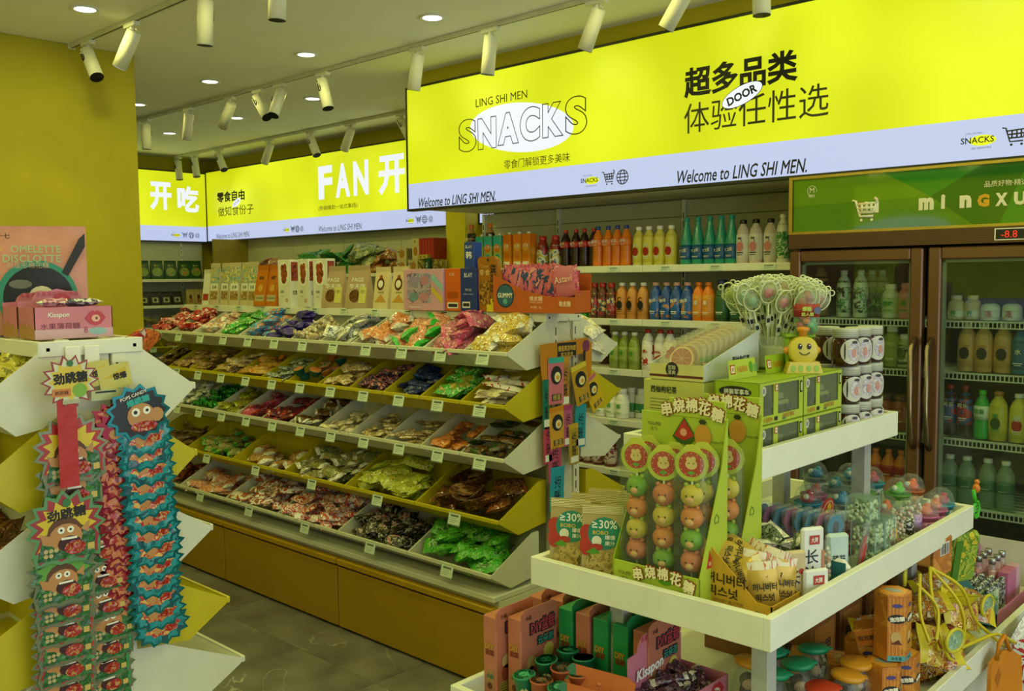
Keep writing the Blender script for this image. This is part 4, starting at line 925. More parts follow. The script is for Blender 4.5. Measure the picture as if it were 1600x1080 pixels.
p_ = pouch('gable_pack', '', .10, .225, .07, mat('#c06c14', .45), [('r', .1, .9, .0, .2, mat('#b8ac80', .4)), ('t', '酥饼', .5, .75, .4, .12, INK), ('d', .5, .42, .22, .12, mat('#d8a040', .4)), ('t', 'COOKIE', .5, .1, .7, .06, INK)])
tshelf_row(p_, (416, 431), 'orange gable-top biscuit packs on the gondola top')
DATE = F('#7c2818', '#9c4028', '#5c1c10', s=45)
o = boxp('date_box', '', .115, .055, .25, mat('#d8d8c8', .45), [('d', .5, .7, .42, .26, WHITE), ('d', .38, .82, .14, .08, DATE), ('d', .6, .84, .14, .08, DATE), ('d', .42, .7, .16, .09, DATE), ('d', .64, .7, .15, .09, DATE), ('d', .5, .58, .2, .09, DATE), ('t', '红枣', .35, .32, .25, .05, INK), ('t', '净含量', .35, .22, .2, .02, GREY), ('t', 'O', .7, .14, .18, .08, mat('#c04840', .4))], [('r', .1, .9, .55, .95, DATE), ('t', '红枣', .5, .3, .5, .1, INK)])
tshelf_row(o, (454, 485, 507), 'white boxes printed with red dates')
p_ = pouch('chocolate_pouch', '', .155, .21, .06, mat('#b49c7c', .4), [('t', 'PAGE', .5, .72, .55, .13, WHITE), ('t', '华夫饼', .5, .52, .75, .16, mat('#f0f0e8', .5)), ('d', .42, .22, .25, .2, F('#4c2818', '#6c4028', '#341a10', s=50)), ('r', .62, .95, .0, .5, mat('#d0cc70', .5)), ('t', '巧克力', .78, .35, .2, .1, INK)])
tshelf_row(p_, (526, 564), 'beige chocolate wafer pouches with white lettering')
p_ = pouch('biscuit_bag', '', .115, .20, .05, mat('#d8c8a0', .4), [('d', .42, .62, .26, .2, mat('#5c2818', .4)), ('d', .42, .62, .17, .12, WHITE), ('t', '趣', .42, .85, .22, .1, mat('#a03820', .4)), ('p', [(.1, .05), (.5, .3), (.9, .05)], mat('#c8943c', .5)), ('t', 'COCO', .5, .36, .4, .05, INK)])
tshelf_row(p_, (600, 630), 'cream biscuit bags with brown ring print')
o = boxp('cake_box', 'pastel pink and purple cake box with clear window on gondola top', .265, .08, .185, mat('#c898b0', .45), [('r', .1, .7, .18, .9, F('#8c90b8', '#b0b4cc', '#70508c', '#d8a8b8', s=22)), ('r', .1, .7, .50, .54, mat('#c8b0c0', .4)), ('d', .27, .7, .12, .12, mat('#9c90c0', .4)), ('d', .55, .72, .11, .12, mat('#c080a0', .4)), ('d', .27, .33, .12, .11, mat('#5c98a8', .4)), ('d', .53, .33, .14, .1, mat('#c888a0', .4)), ('p', [(.75, .9), (1, .6), (1, .45), (.72, .75)], mat('#88b8c0', .4)), ('p', [(.75, .6), (1, .3), (1, .15), (.72, .45)], mat('#c8b048', .4)), ('t', 'Macaron', .3, .08, .3, .05, WHITE)])
onshelf(o, 643, 703)
b = MB(); b.rect(-.105, .053, .034, .165, film('#f0e8f0', .1), face_m((0, -.0425, 0), '-y')); b.build('window_film', o)
o = boxp('biscuit_box', 'bright orange biscuit box standing on the gondola top', .095, .06, .185, mat('#cc5c14', .45), [('t', '巧克', .45, .86, .35, .08, mat('#e8c0a0', .4)), ('r', .15, .85, .06, .2, WHITE2), ('r', .2, .8, .09, .17, INK), ('r', .15, .85, .3, .45, mat('#a8480c', .4))]); onshelf(o, 705, 728)
o = boxp('biscuit_box', 'deep blue biscuit box standing on the gondola top', .1, .06, .185, mat('#18307c', .4), [('t', 'BLAY', .5, .84, .5, .1, mat('#c8ccd8', .4)), ('r', .12, .6, .08, .22, WHITE2), ('r', .16, .56, .11, .19, INK), ('t', '新品', .5, .5, .4, .06, mat('#a8a8d0', .4)), ('t', 'milk cookie', .5, .4, .6, .04, mat('#a8a8d0', .4))]); onshelf(o, 729, 753)
o2 = boxp('biscuit_box', 'small blue biscuit box stacked on the deep blue one', .06, .05, .11, mat('#1c3c94', .4), [('t', '韩', .5, .5, .6, .3, WHITE), ('t', 'BLAY', .5, .82, .7, .12, mat('#c8ccd8', .4))]); o2.location = (o.location.x, YT + .0, ZT + .186)
b = MB(); pts = [(-.055, 0), (.06, 0), (.068, .12), (.05, .22), (.035, .232), (-.05, .232), (-.062, .22), (-.06, .1)]
b.prism(pts, .02, mat('#9c6018', .35), face_m((0, .0, 0), '-y')); o = tag(b.build('seed_pouch'), 'brown hanging-hole pouch with big black lettering, leaning on gondola top', 'pouch'); b = MB()
M = face_m((0, -.021, 0), '-y'); b.disc(0, .218, .007, DARK, M, .0006); b.text('棋磅吕子', INK, M, .03, .12, w=.16, h=.035, rot=-R(90), bold=.02); b.disc(.035, .045, .022, mat('#d0c030', .4), M, .001); b.text('东北', INK, M, .035, .045, w=.025, z=.0016)
b.rect(-.05, .005, .03, .13, F('#6c4018', '#a87838', '#40260f', s=50), M, .0008); b.text('Crispy', mat('#c8a868', .4), M, -.02, .19, w=.05); b.text('零·食', mat('#e0c888', .4), M, -.02, .165, w=.06); b.rect(-.01, .06, .0, .03, mat('#d0c030', .4), M, .0008); b.build('front_print', o); onshelf(o, 750, 789)
# gummy display box with pink packets
dx = empty('gummy_display', (px2x(838, YT) + .01, YT + .02, ZT), 'orange cardboard display of pink gummy packets at gondola end', 'display box')
OD = mat('#b85820', .5); w_, d_ = .44, .10; b = MB()
b.prism([(-w_ / 2, 0), (w_ / 2, 0), (w_ / 2, .065), (w_ * .2, .065), (-w_ * .1, .09), (-w_ / 2, .155)], .003, OD, face_m((0, -d_ / 2, 0), '-y')); b.box(-w_ / 2, w_ / 2, d_ / 2 - .003, d_ / 2, 0, .155, OD); b.box(w_ / 2 - .003, w_ / 2, -d_ / 2, d_ / 2, 0, .09, OD); b.box(-w_ / 2, -w_ / 2 + .003, -d_ / 2, d_ / 2, 0, .155, OD); b.box(-w_ / 2, w_ / 2, -d_ / 2, d_ / 2, 0, .003, OD); b.build('tray', dx)
b = MB(); M = face_m((0, -d_ / 2 - .0032, 0), '-y'); b.disc(-.15, .068, .05, mat('#183850', .4), M, .0004, 20); b.disc(-.15, .068, .044, mat('#2c5c78', .4), M, .0008, 20); b.text('GUMMY', WHITE, M, -.15, .07, w=.085, h=.02, bold=.03, z=.0014); b.disc(-.15, .045, .012, mat('#58a0a8', .4), M, .001); b.build('round_badge', dx)
b = MB(); b.text('橡皮糖', mat('#f0c8a8', .4), M, .02, .058, w=.07, h=.02, bold=.02); b.text('GUMMY CANDY', mat('#f0c8a8', .4), M, .02, .042, w=.07); b.text('橡皮糖', mat('#f0d8c0', .4), M, .17, .038, w=.06, h=.022, bold=.02); b.text('净含量：25g', mat('#f0c8a8', .4), M, .02, .022, w=.06); b.build('lettering', dx)
GP = pmat(('#d07080', '#c85c78', '#283c78', '#d88c90'), 16, .3); gp = packet('gummy_packet', .14, .07, .012, GP, PNK, None, seed=2); K = Kind(tag(gp, '', 'packet'))
for i in range(12):
    K.put((dx.location.x - .20 + i * .032, YT + .02 + rnd.uniform(-.012, .012), ZT + .105 + (.02 if i < 10 else .0)), rot=(R(90), R(-62 - i * 1.5), R(rnd.uniform(-10, 10))), label=which(i, 12, 'pink gummy packets standing in the orange display'), group='gummy packets in display')
o = tag(packet('gummy_bag', .13, .12, .02, mat('#c86c84', .3), PNK, None, seed=5), 'large plain pink bag with pale lettering in front of the gummy packets', 'packet'); o.location = (dx.location.x + .155, YT - .01, ZT + .125); o.rotation_euler = (R(90), R(-8), 0)
b = MB(); b.text('Astavi', mat('#e8c0b0', .4), face_m((0, 0, 0), '+z'), 0, .01, w=.09, z=.016, bold=.02); b.build('lettering', o)

# orange strip hanging on the gondola end
st = empty('hanging_candy_strip', (-2.43, 2.93, .72), 'orange header card with jelly packets hanging at the end of big gondola', 'hanging strip'); b = MB(); ORC = mat('#c08020', .45); HM = face_m((-.005 + 0, 0, 0), '+x')
def hy(y, z): return (y - 2.93, z - .72)
b.prism([hy(2.76, 1.34), hy(2.92, 1.345), hy(3.05, 1.355), hy(3.09, 1.33), hy(3.085, 1.19), hy(3.05, 1.18), hy(3.03, 1.29), hy(2.84, 1.27), hy(2.82, 1.17), hy(2.78, 1.16), hy(2.765, 1.24)], .002, ORC, HM); b.build('header_card', st)
b = MB(); b.rect(2.865 - 2.93, 2.985 - 2.93, 1.285 - .72, 1.34 - .72, INK, HM, .0025); b.text('爆蛋果凉布朗', mat('#d8b040', .5), HM, -.005, .597, w=.11, h=.024, bold=.02, z=.003); b.text('果冻零食', mat('#d8b040', .5), HM, -.005, .572, w=.08, z=.003); b.disc(.12, .60, .025, mat('#7c3860', .4), HM, .0025); b.rect(.10, .115, .52, .58, INK, HM, .003); b.build('header_print', st)
def strip_pack(c, cx, cz, w, h, rot, col2, dz=0., lab=True):
    b = MB(); M = HM @ Matrix.Translation((cx - 2.93, cz - .72, .006 + dz)) @ Matrix.Rotation(rot, 4, 'Z')
    b.bbox(-w / 2, w / 2, -h / 2, h / 2, -.003, .003, mat(c, .35), .002, M); b.rect(-w * .5, w * .5, h * .38, h * .5, mat(col2, .35), M, .0035)
    if lab: b.disc(0, h * .12, w * .36, INK, M, .0038, 14, h * .2); b.disc(w * .06, h * .08, w * .2, mat('#e0d8a8', .3), M, .0042, 12, h * .11); b.disc(w * .08, h * .07, w * .1, mat('#d0a030', .3), M, .0045, 10, h * .05); b.rect(-w * .3, w * .3, -h * .42, -h * .28, INK, M, .004); b.text('爆蛋', mat('#e0c060', .4), M, 0, -h * .35, w=w * .5, z=.0046)
    else: b.text('果冻', INK, M, 0, 0, w=h * .6, h=w * .5, rot=R(90), z=.004); b.rect(-w * .4, w * .4, -h * .45, -h * .3, WHITE2, M, .004)
    b.build('jelly_packet', st)
for a in (('#c87088', 2.85, 1.19, .095, .19, 0, '#38a8a0', 0), ('#c89830', 2.855, 1.0, .095, .17, .05, '#c08020', .001), ('#b89028', 3.0, 1.165, .10, .17, .25, '#d0c040', .008), ('#d0b028', 3.09, 1.12, .09, .15, .5, '#c06880', .004),
          ('#b05880', 2.92, 1.0, .055, .17, 0, '#a04070', .002, False), ('#2890a8', 3.0, .99, .07, .18, -.03, '#2890a8', .003, False), ('#a8902c', 2.955, .92, .06, .17, .04, '#c0a030', .004, False), ('#1c7060', 2.79, 1.1, .04, .2, 0, '#1c7060', -.001, False),
          ('#b04870', 2.84, .87, .08, .18, .02, '#a83c60', .0, False), ('#2c98b8', 2.85, .75, .085, .18, -.04, '#2c98b8', .003, False), ('#b08038', 2.91, 1.18, .05, .2, 0, '#c09030', -.002, False), ('#b8405c', 2.80, .95, .05, .18, .0, '#902c48', -.001, False), ('#c08828', 2.86, .66, .08, .14, .05, '#c89838', -.001, False)): strip_pack(*a)
b = MB(); b.tube([(0, 0, .72), (.012, 0, .70), (.012, 0, .64)], .0015, GREY, 6); b.tube([(-.03, -.02, .705), (.014, -.02, .705)], .002, GREY, 6); b.build('hook', st)

# ------------------------------------------------------------ back wall shelving and its goods
e = empty('shelving_unit', (-7.2, 5.3, 0), 'long pale shelving under the back wall sign behind the gondola', 'shelving'); e0 = (-7.2, 5.3)
for i in range(4):
    xa = -8.9 + i * .84
    for z0, z1 in ((0, .6), (.603, 1.2), (1.203, 1.79), (1.793, 2.04)): b = MB(); b.bbox(*rel(xa, xa + .836, 5.40, 5.42, z0, z1), BP, .002); b.build('back_panel', e)
for z in (1.66, 1.33, 1.0, .6):
    b = MB(); b.bbox(*rel(-8.9, -5.56, 4.98, 5.40, z - .03, z), SHW, .003); b.build('shelf', e)
b = MB(); b.box(*rel(-8.93, -8.9, 5.0, 5.42, 0, 2.04), mat('#8c7c20', .6)); b.build('side_panel', e)
ZB = 1.661; YB = 5.08
def heap(kinds, x0, x1, y0, y1, z, h, n, what, group, seed=3, cat='sweet', up=.5):
    r = random.Random(seed); Ks = [Kind(tag(k, what, cat, group)) for k in kinds if noun(k, what) is None]
    for i in range(n):
        f = i / max(1, n - 1); xx, yy = r.uniform(x0, x1), r.uniform(y0, y1); Ks[i % len(Ks)].put((xx, yy, z + .02 + f * h * r.uniform(.7, 1)), rot=(r.uniform(-up, up) + .5, r.uniform(-up, up), r.uniform(-1.5, 1.5)), label=zone((xx - x0) / (x1 - x0), (yy - y0) / (y1 - y0), f, what), group=group)
heap(pk('snack_bag', .2, .14, .05, F('#1f6c20', '#2c8c2c', '#144c14', '#486c30', s=40), None, None), -7.45, -6.75, YB, YB + .15, ZB, .2, 20, 'green leafy-looking snack bag on the back wall shelf', 'green bags on back wall shelf', 5)
heap(pk('snack_bag', .2, .16, .06, F('#6c7c48', '#8c9460', '#3c4c28', '#b0a878', s=30), None, None), -6.75, -6.4, YB, YB + .12, ZB, .24, 8, 'olive round bag on the back wall shelf', 'olive bags on back wall shelf', 6)
heap(pk('snack_bag', .16, .1, .05, F('#8c3020', '#b08038', '#5c2014', '#c8a058', s=40), None, None), -6.45, -5.95, YB, YB + .15, ZB, .14, 20, 'red and gold snack bag on the back wall shelf', 'red gold bags on back wall shelf', 7)
heap(pk('snack_bag', .14, .1, .05, F('#8c5038', '#a87050', '#603020', s=40), None, None), -8.3, -7.5, YB, YB + .15, ZB, .12, 14, 'reddish brown bag far left on the back wall shelf', 'brown bags on back wall shelf', 8)
ck = boxp('cookie_box', '', .12, .09, .10, mat('#c0b488', .45), [('d', .55, .5, .28, .36, mat('#a8742c', .5)), ('t', '曲奇', .2, .7, .2, .15, INK)], [('r', .1, .9, .1, .9, mat('#8c7c48', .5))])
K = Kind(ck)
for i, (x, z) in enumerate(((-5.93, ZB), (-5.93, ZB + .101), (-5.79, ZB))): K.put((x, YB - .02, z), label=('beige cookie box at bottom left of the back shelf stack', 'beige cookie box lying on another, left of red boxes', 'beige cookie box under the red boxes')[i])
rb = boxp('red_box', '', .034, .14, .17, mat('#98201c', .45), [('r', .2, .8, .1, .9, mat('#b03028', .45))]); K = Kind(rb)
for i in range(5): K.put((-5.69 + i * .036, YB, ZB + .101), label=which(i, 5, 'narrow red boxes on back shelf'), group='red boxes on back shelf')
o = boxp('cookie_box', 'tall beige box with cookie picture beside the red boxes', .085, .12, .17, mat('#c8b888', .45), [('d', .5, .4, .3, .22, mat('#a8742c', .5)), ('t', '饼', .4, .85, .3, .12, INK)]); o.location = (-5.76, YB, ZB + .101)
pb = boxp('patterned_box', '', .11, .1, .10, pmat(('#c0a858', '#8c8440', '#5c3c20', '#d0c080'), 30), [('t', '饼干', .5, .5, .5, .3, INK)]); K = Kind(pb)
for i in range(2): K.put((-5.66 + i * .115, YB - .03, ZB), label=which(i, 2, 'patterned biscuit boxes below the red boxes'))
o = boxp('green_box', 'dark green box at right end of the back shelf', .06, .1, .11, mat('#1c4c38', .45), [('t', 'MILK', .5, .5, .8, .2, WHITE, R(90))]); o.location = (-5.57, YB - .06, ZB)
o = boxp('yellow_flat_box', 'flat yellow box lying beside the red boxes', .12, .1, .035, mat('#b8a040', .45), [('d', .3, .5, .05, .2, INK), ('d', .7, .5, .05, .2, INK)]); o.location = (-5.62, YB - .06, ZB + .104)
# left wall shelving
e = empty('shelving_unit', (-9.5, 4.3, 0), 'pale shelving on the left wall seen past the yellow column', 'shelving'); e0 = (-9.5, 4.3)
b = MB(); b.box(*rel(-9.62, -9.6, 3.2, 5.25, 0, 2.03), BP); b.build('back_panel', e)
for z in (1.63, 1.36): b = MB(); b.bbox(*rel(-9.6, -9.2, 3.2, 5.2, z - .03, z), SHW, .003); b.build('shelf', e)
for y in (4.2, 5.0):
    b = MB(); b.box(*rel(-9.6, -9.585, y - .012, y + .012, 0, 2.03), SHW)
    for i in range(26): b.box(*rel(-9.585, -9.583, y - .003, y + .003, .7 + i * .05, .735 + i * .05), DARK)
    b.build('upright', e)
b = MB(); b.bbox(*rel(-9.6, -9.15, 3.2, 5.2, .0, .4), CRM, .004); b.build('base_cabinet', e)
gb = pouch('chip_bag', '', .13, .19, .06, mat('#20481c', .35), [('d', .5, .35, .42, .32, F('#8c9c3c', '#6c8c30', '#b08048', s=25)), ('t', '薯片', .5, .8, .5, .14, mat('#a8b060', .4))]); K = Kind(gb)
for i, y in enumerate((4.42, 4.57, 4.72, 4.87, 5.0)): K.put((-9.3, y, 1.632), rz=R(90), label=which(i, 5, 'dark green chip bags on left wall shelf'), group='green chip bags on the left wall shelf')
db = pouch('dark_pouch', '', .11, .14, .05, mat('#2c2a20', .35), [('r', .2, .8, .1, .6, mat('#a8a480', .4)), ('d', .5, .35, .15, .15, INK)]); K = Kind(db)
for i, y in enumerate((4.42, 4.54, 4.66, 4.78)): K.put((-9.3, y, 1.362), rz=R(90), label=which(i, 4, 'dark pouches with pale label on left wall shelf'), group='dark pouches on the left wall shelf')
db = pouch('biscuit_bag', '', .085, .16, .05, mat('#b8a868', .35), [('d', .5, .5, .2, .2, mat('#5c3018', .4)), ('r', .2, .8, 0, .3, mat('#a86c38', .4))]); K = Kind(db)
for i, y in enumerate((4.89, 4.98, 5.07)): K.put((-9.22, y, 1.362), rz=R(90), label=which(i, 3, 'yellow bags with brown ring on left wall shelf'), group='yellow bags on the left wall shelf')
WBK = None
for t, z in enumerate((1.13, .93, .73)):
    for i in range(3):
        o = bin_mesh(.487, BINW if t != 1 else BINY); o = tag(o.build('snack_bin'), f'{("white", "yellow", "white")[t]} bin on the left wall, {("upper", "middle", "lower")[t]} row, {("far", "middle", "near")[i]} one', 'bin'); o.location = (-9.28, 5.1 - i * .49, z); o.rotation_euler = (0, 0, R(90)); o.scale = (1, 1, 1)
        for k in range(2): tagplate(face_m((-.12 - .24 * k, -.012, -.028), '-y'), o)
        # the bin opens towards +x
        ks = pk('snack_bag', .13, .1, .05, (F('#c8bc80', '#a89c60', '#e0d8b0'), TAN, GTAN)[t], None, None, n=1); K = Kind(tag(ks[0], '', 'sweet'))
        r = random.Random(t * 5 + i)
        for q in range(9 if t == 0 else 6): K.put((-9.28 - r.uniform(.03, .2), 5.1 - i * .49 - r.uniform(.05, .43), z + .0 + q * .014), rot=(r.uniform(-.5, .5), r.uniform(-.5, .5), r.uniform(-1.5, 1.5)), label=f'{("cream", "tan", "olive")[t]} snack bag in the {("far", "middle", "near")[i]} left wall bin', group=f'left wall bin bags {("upper", "middle", "lower")[t]} row')

# ------------------------------------------------------------ near left gondola
XL = -2.305
G2, GT2, g2 = gondola('snack_gondola', 'near white and yellow gondola at the left edge with hanging candy strips', XL, 2.94, .96, .122, .127, .40, 3)
LB = ((1.225, 1.33), (1.224, 1.15), (1.262, .939), (1.304, .727), (1.344, .546))
for t, (y, z) in enumerate(LB):
    col = 'wywyw'[t]; cn = 'white' if col == 'w' else 'yellow'; s = (y - 1.012) / .275; s2 = s
    for i in range(2 if t < 2 else 1):
        o = put_bin(XL - .001 - i * .49 - .487, y, z - .0, .487, col, f'{cn} bin, right-hand side of the near left gondola, {TIER[t]} tier' + (', farther' if i else ''), back=True, tag_=False); o.scale = (1, s, 1.12)
        o = put_bin(XL - .001 - i * .49, 1.92 - y, z, .487, col, f'{cn} bin, left-hand side of the near left gondola, {TIER[t]} tier' + (', farther' if i else ''), back=False, tag_=False); o.scale = (1, s2, 1.12)
k1 = pk('snack_bag', .12, .09, .045, F('#c85820', '#e07838', '#a03c14'), RED, n=1); k2 = pk('snack_bag', .12, .09, .045, F('#7cb838', '#a0d058', '#508c20'), None, n=1)
heap(k1, -2.55, -2.38, 1.04, 1.12, 1.33, .1, 7, 'orange snack bag behind the white panel of the near gondola', 'orange bags on the near gondola', 11)
heap(k2, -2.85, -2.6, 1.04, 1.16, 1.33, .09, 7, 'lime green snack bag behind the white panel of the near gondola', 'lime bags on the near gondola', 12)
heap(pk('snack_bag', .12, .09, .04, F('#b0a828', '#c8c048', '#78701c'), None, n=1), -2.8, -2.4, .74, .88, 1.30, .12, 10, 'yellow snack bag in the left-hand top bin of the near gondola', 'yellow bags on the near gondola', 13)
heap(pk('snack_bag', .1, .08, .04, BRN3, None, n=1), -2.75, -2.4, .72, .84, .92, .08, 7, 'brown packet in the left-hand third bin of the near gondola', 'brown bags on the near gondola', 14)
# pink lip candy box with header
PK1 = mat('#c8788c', .45); PK2 = mat('#c05c80', .45); LIPR = mat('#b83040', .35)
def lips(b, M, cx, cy, s, z=.001):
    b.poly([(cx + x * s, cy + y * s) for x, y in ((-.5, 0), (-.25, .3), (-.08, .36), (0, .28), (.1, .36), (.28, .28), (.5, .02), (.25, -.28), (0, -.36), (-.28, -.26))], LIPR, M, z); b.disc(cx + .02 * s, cy - .01 * s, .2 * s, mat('#e0b098', .4), M, z + .0004, 12, .17 * s); b.disc(cx + .05 * s, cy - .01 * s, .07 * s, mat('#804038', .4), M, z + .0008, 10)
def lipbox(loc, label, w, d, h, hh, seg=6, rz=0.):
    """open box, long printed side to +x, scalloped header at its back (-x side)"""
    e = empty('candy_display_box', loc, label, 'display box', rz); b = MB()
    for a in ((d / 2 - .002, d / 2, -w / 2, w / 2, 0, h), (-d / 2, -d / 2 + .002, -w / 2, w / 2, 0, h), (-d / 2, d / 2, -w / 2, -w / 2 + .002, 0, h), (-d / 2, d / 2, w / 2 - .002, w / 2, 0, h), (-d / 2, d / 2, -w / 2, w / 2, 0, .002)): b.box(*a, PK1)
    b.build('tray', e)
    b = MB(); pts = [(-w / 2, 0), (w / 2, 0), (w / 2, hh * .72), (w * .33, hh * .74)] + [(w * .33 * math.cos(a) , hh * .78 + hh * .2 * math.sin(a) + (.004 if k % 2 else 0)) for k, a in enumerate([i * math.pi / 8 for i in range(1, 8)])] + [(-w * .33, hh * .74), (-w / 2, hh * .72)]
    b.prism(pts, .002, PK1, face_m((-d / 2 - .002, 0, h * .2), '+x')); M = face_m((-d / 2 + .0005, 0, h * .2), '+x'); lips(b, M, w * .05, hh * .72, w * .3); b.text('水果薄荷糖接吻糖', LIPR, M, 0, hh * .9, w=w * .55); b.build('header_card', e)
    M = face_m((d / 2, 0, 0), '+x'); b = MB(); b.rect(-w * .5, w * .5, 0, h * .3, mat('#c8a0b0', .45), M, .0003); lips(b, M, w * .27, h * .62, w * .28); b.build('lip_emblem', e)
    b = MB(); b.text('Kisspon', WHITE, M, -w * .2, h * .74, w=w * .27, shear=.15, bold=.02); b.text('水果薄荷糖', mat('#701830', .4), M, -w * .18, h * .4, w=w * .5, h=h * .2, z=.0012); b.text('8', mat('#a04058', .4), M, w * .14, h * .25, h=h * .2); b.disc(w * .3, h * .2, w * .12, mat('#88b0b8', .4), M, .0005, 12, h * .12); b.build('lettering', e)
    M = face_m((0, -w / 2, 0), '-y'); b = MB(); b.poly([(-d / 2, 0), (d / 2, 0), (d / 2, h * .4), (d * .3, h * .3), (d * .15, h * .5), (0, h * .35), (-d * .2, h * .55), (-d * .4, h * .35), (-d / 2, h * .5)], mat('#b08050', .4), M, .0004); b.build('drip_print', e)
    return e
o = lipbox((-2.435, .955, ZT), 'pink lip-print candy box at the end of near gondola shelf', .19, .10, .078, .105)
o = lipbox((-2.545, .955, ZT), 'second pink candy box behind the front one', .19, .10, .078, .1)
cs = packet('candy_tube', .09, .022, .02, F('#a86078', '#d0a0b0', '#6c3048'), WHT, None, seed=3); tag(cs, 'pinkish candy stick in clear wrap lying on pink box, left', 'sweet'); cs.location = (-2.42, .925, ZT + .088); cs.rotation_euler = (0, 0, R(88))
cs = packet('candy_tube', .11, .022, .02, F('#302c40', '#48405c', '#d0d0c8'), WHT, None, seed=4); tag(cs, 'dark candy stick in clear wrap lying on pink box, right', 'sweet'); cs.location = (-2.42, .985, ZT + .088); cs.rotation_euler = (0, 0, R(93))
# peach pouches with frying pan print
def pan_pouch(label):
    m = mat('#cc8c78', .35, bump=.15); w, h, t = .26, .29, .05
    b = MB(); nx, ny = 8, 10
    for s in (1, -1):
        base = len(b.v)
        for i in range(nx + 1):
            for j in range(ny + 1):
                u = 2 * i / nx - 1; v = j / ny; bulge = max(0, 1 - u ** 4) * max(0, math.sin(math.pi * min(1, v * 1.02 + .12))) ** .6
                b.v.append((u * w / 2, -s * (t / 2 * bulge + .001) + .004 * math.sin(u * 9 + v * 6) * (v > .85), v * h))
        for i in range(nx):
            for j in range(ny):
                q = [base + i * (ny + 1) + j, base + (i + 1) * (ny + 1) + j, base + (i + 1) * (ny + 1) + j + 1, base + i * (ny + 1) + j + 1]; b.f.append(q if s > 0 else q[::-1]); b.m.append(b.mi(m)); b.sm.append(True)
    o = tag(b.build('snack_pouch'), label, 'pouch'); y0 = -t / 2 - .0015
    M = face_m((0, y0, 0), '-y'); b = MB(); TE = mat('#2c8c74', .35)
    b.disc(.01, .10, .098, TE, M, .0005, 28); b.disc(.012, .098, .085, mat('#1a1c18', .25), M, .0012, 28); b.poly([(.07, .165), (.115, .255), (.13, .27), (.13, .235), (.085, .155)], mat('#1c1a1a', .35), M, .0016); b.disc(.02, .10, .032, mat('#d8d4b0', .35), M, .002, 16, .03); b.disc(.03, .098, .013, mat('#c88c30', .35), M, .0026, 12); b.disc(-.03, .135, .028, mat('#6c6c60', .3), M, .0018, 14, .012); b.disc(-.03, .03, .045, mat('#8c6030', .5), M, .003, 14, .02); b.build('pan_picture', o)
    b = MB(); b.text('百十七', INK, M, -.075, .262, w=.05, h=.014, bold=.02); b.text('GO', mat('#c8b838', .4), M, -.08, .228, w=.02); b.text('OMELETTE', mat('#a8b890', .4), M, .01, .228, w=.12, h=.02, bold=.03); b.text('DISCLOTTE', mat('#a8b890', .4), M, .0, .203, w=.14, h=.02, bold=.03); b.text('煎蛋形棉花糖', mat('#c8b090', .4), M, -.01, .185, w=.1); b.build('lettering', o)
    return o
o = pan_pouch('big peach pouch with a frying pan picture behind pink box'); o.location = (-2.66, .965, ZT); o.rotation_euler = (0, 0, R(62))
o = dup(o, (-2.74, .90, ZT), rz=R(60), label='second peach pouch mostly hidden behind the frying pan pouch')
o = boxp('orange_pack', 'orange-red pack cut by the left edge of the photo', .12, .05, .2, mat('#b04c20', .45), [('r', .1, .9, .2, .6, mat('#7c2018', .4))], [('t', '糖', .5, .6, .4, .1, INK)]); o.location = (-2.80, .80, ZT); o.rotation_euler = (0, 0, R(60))

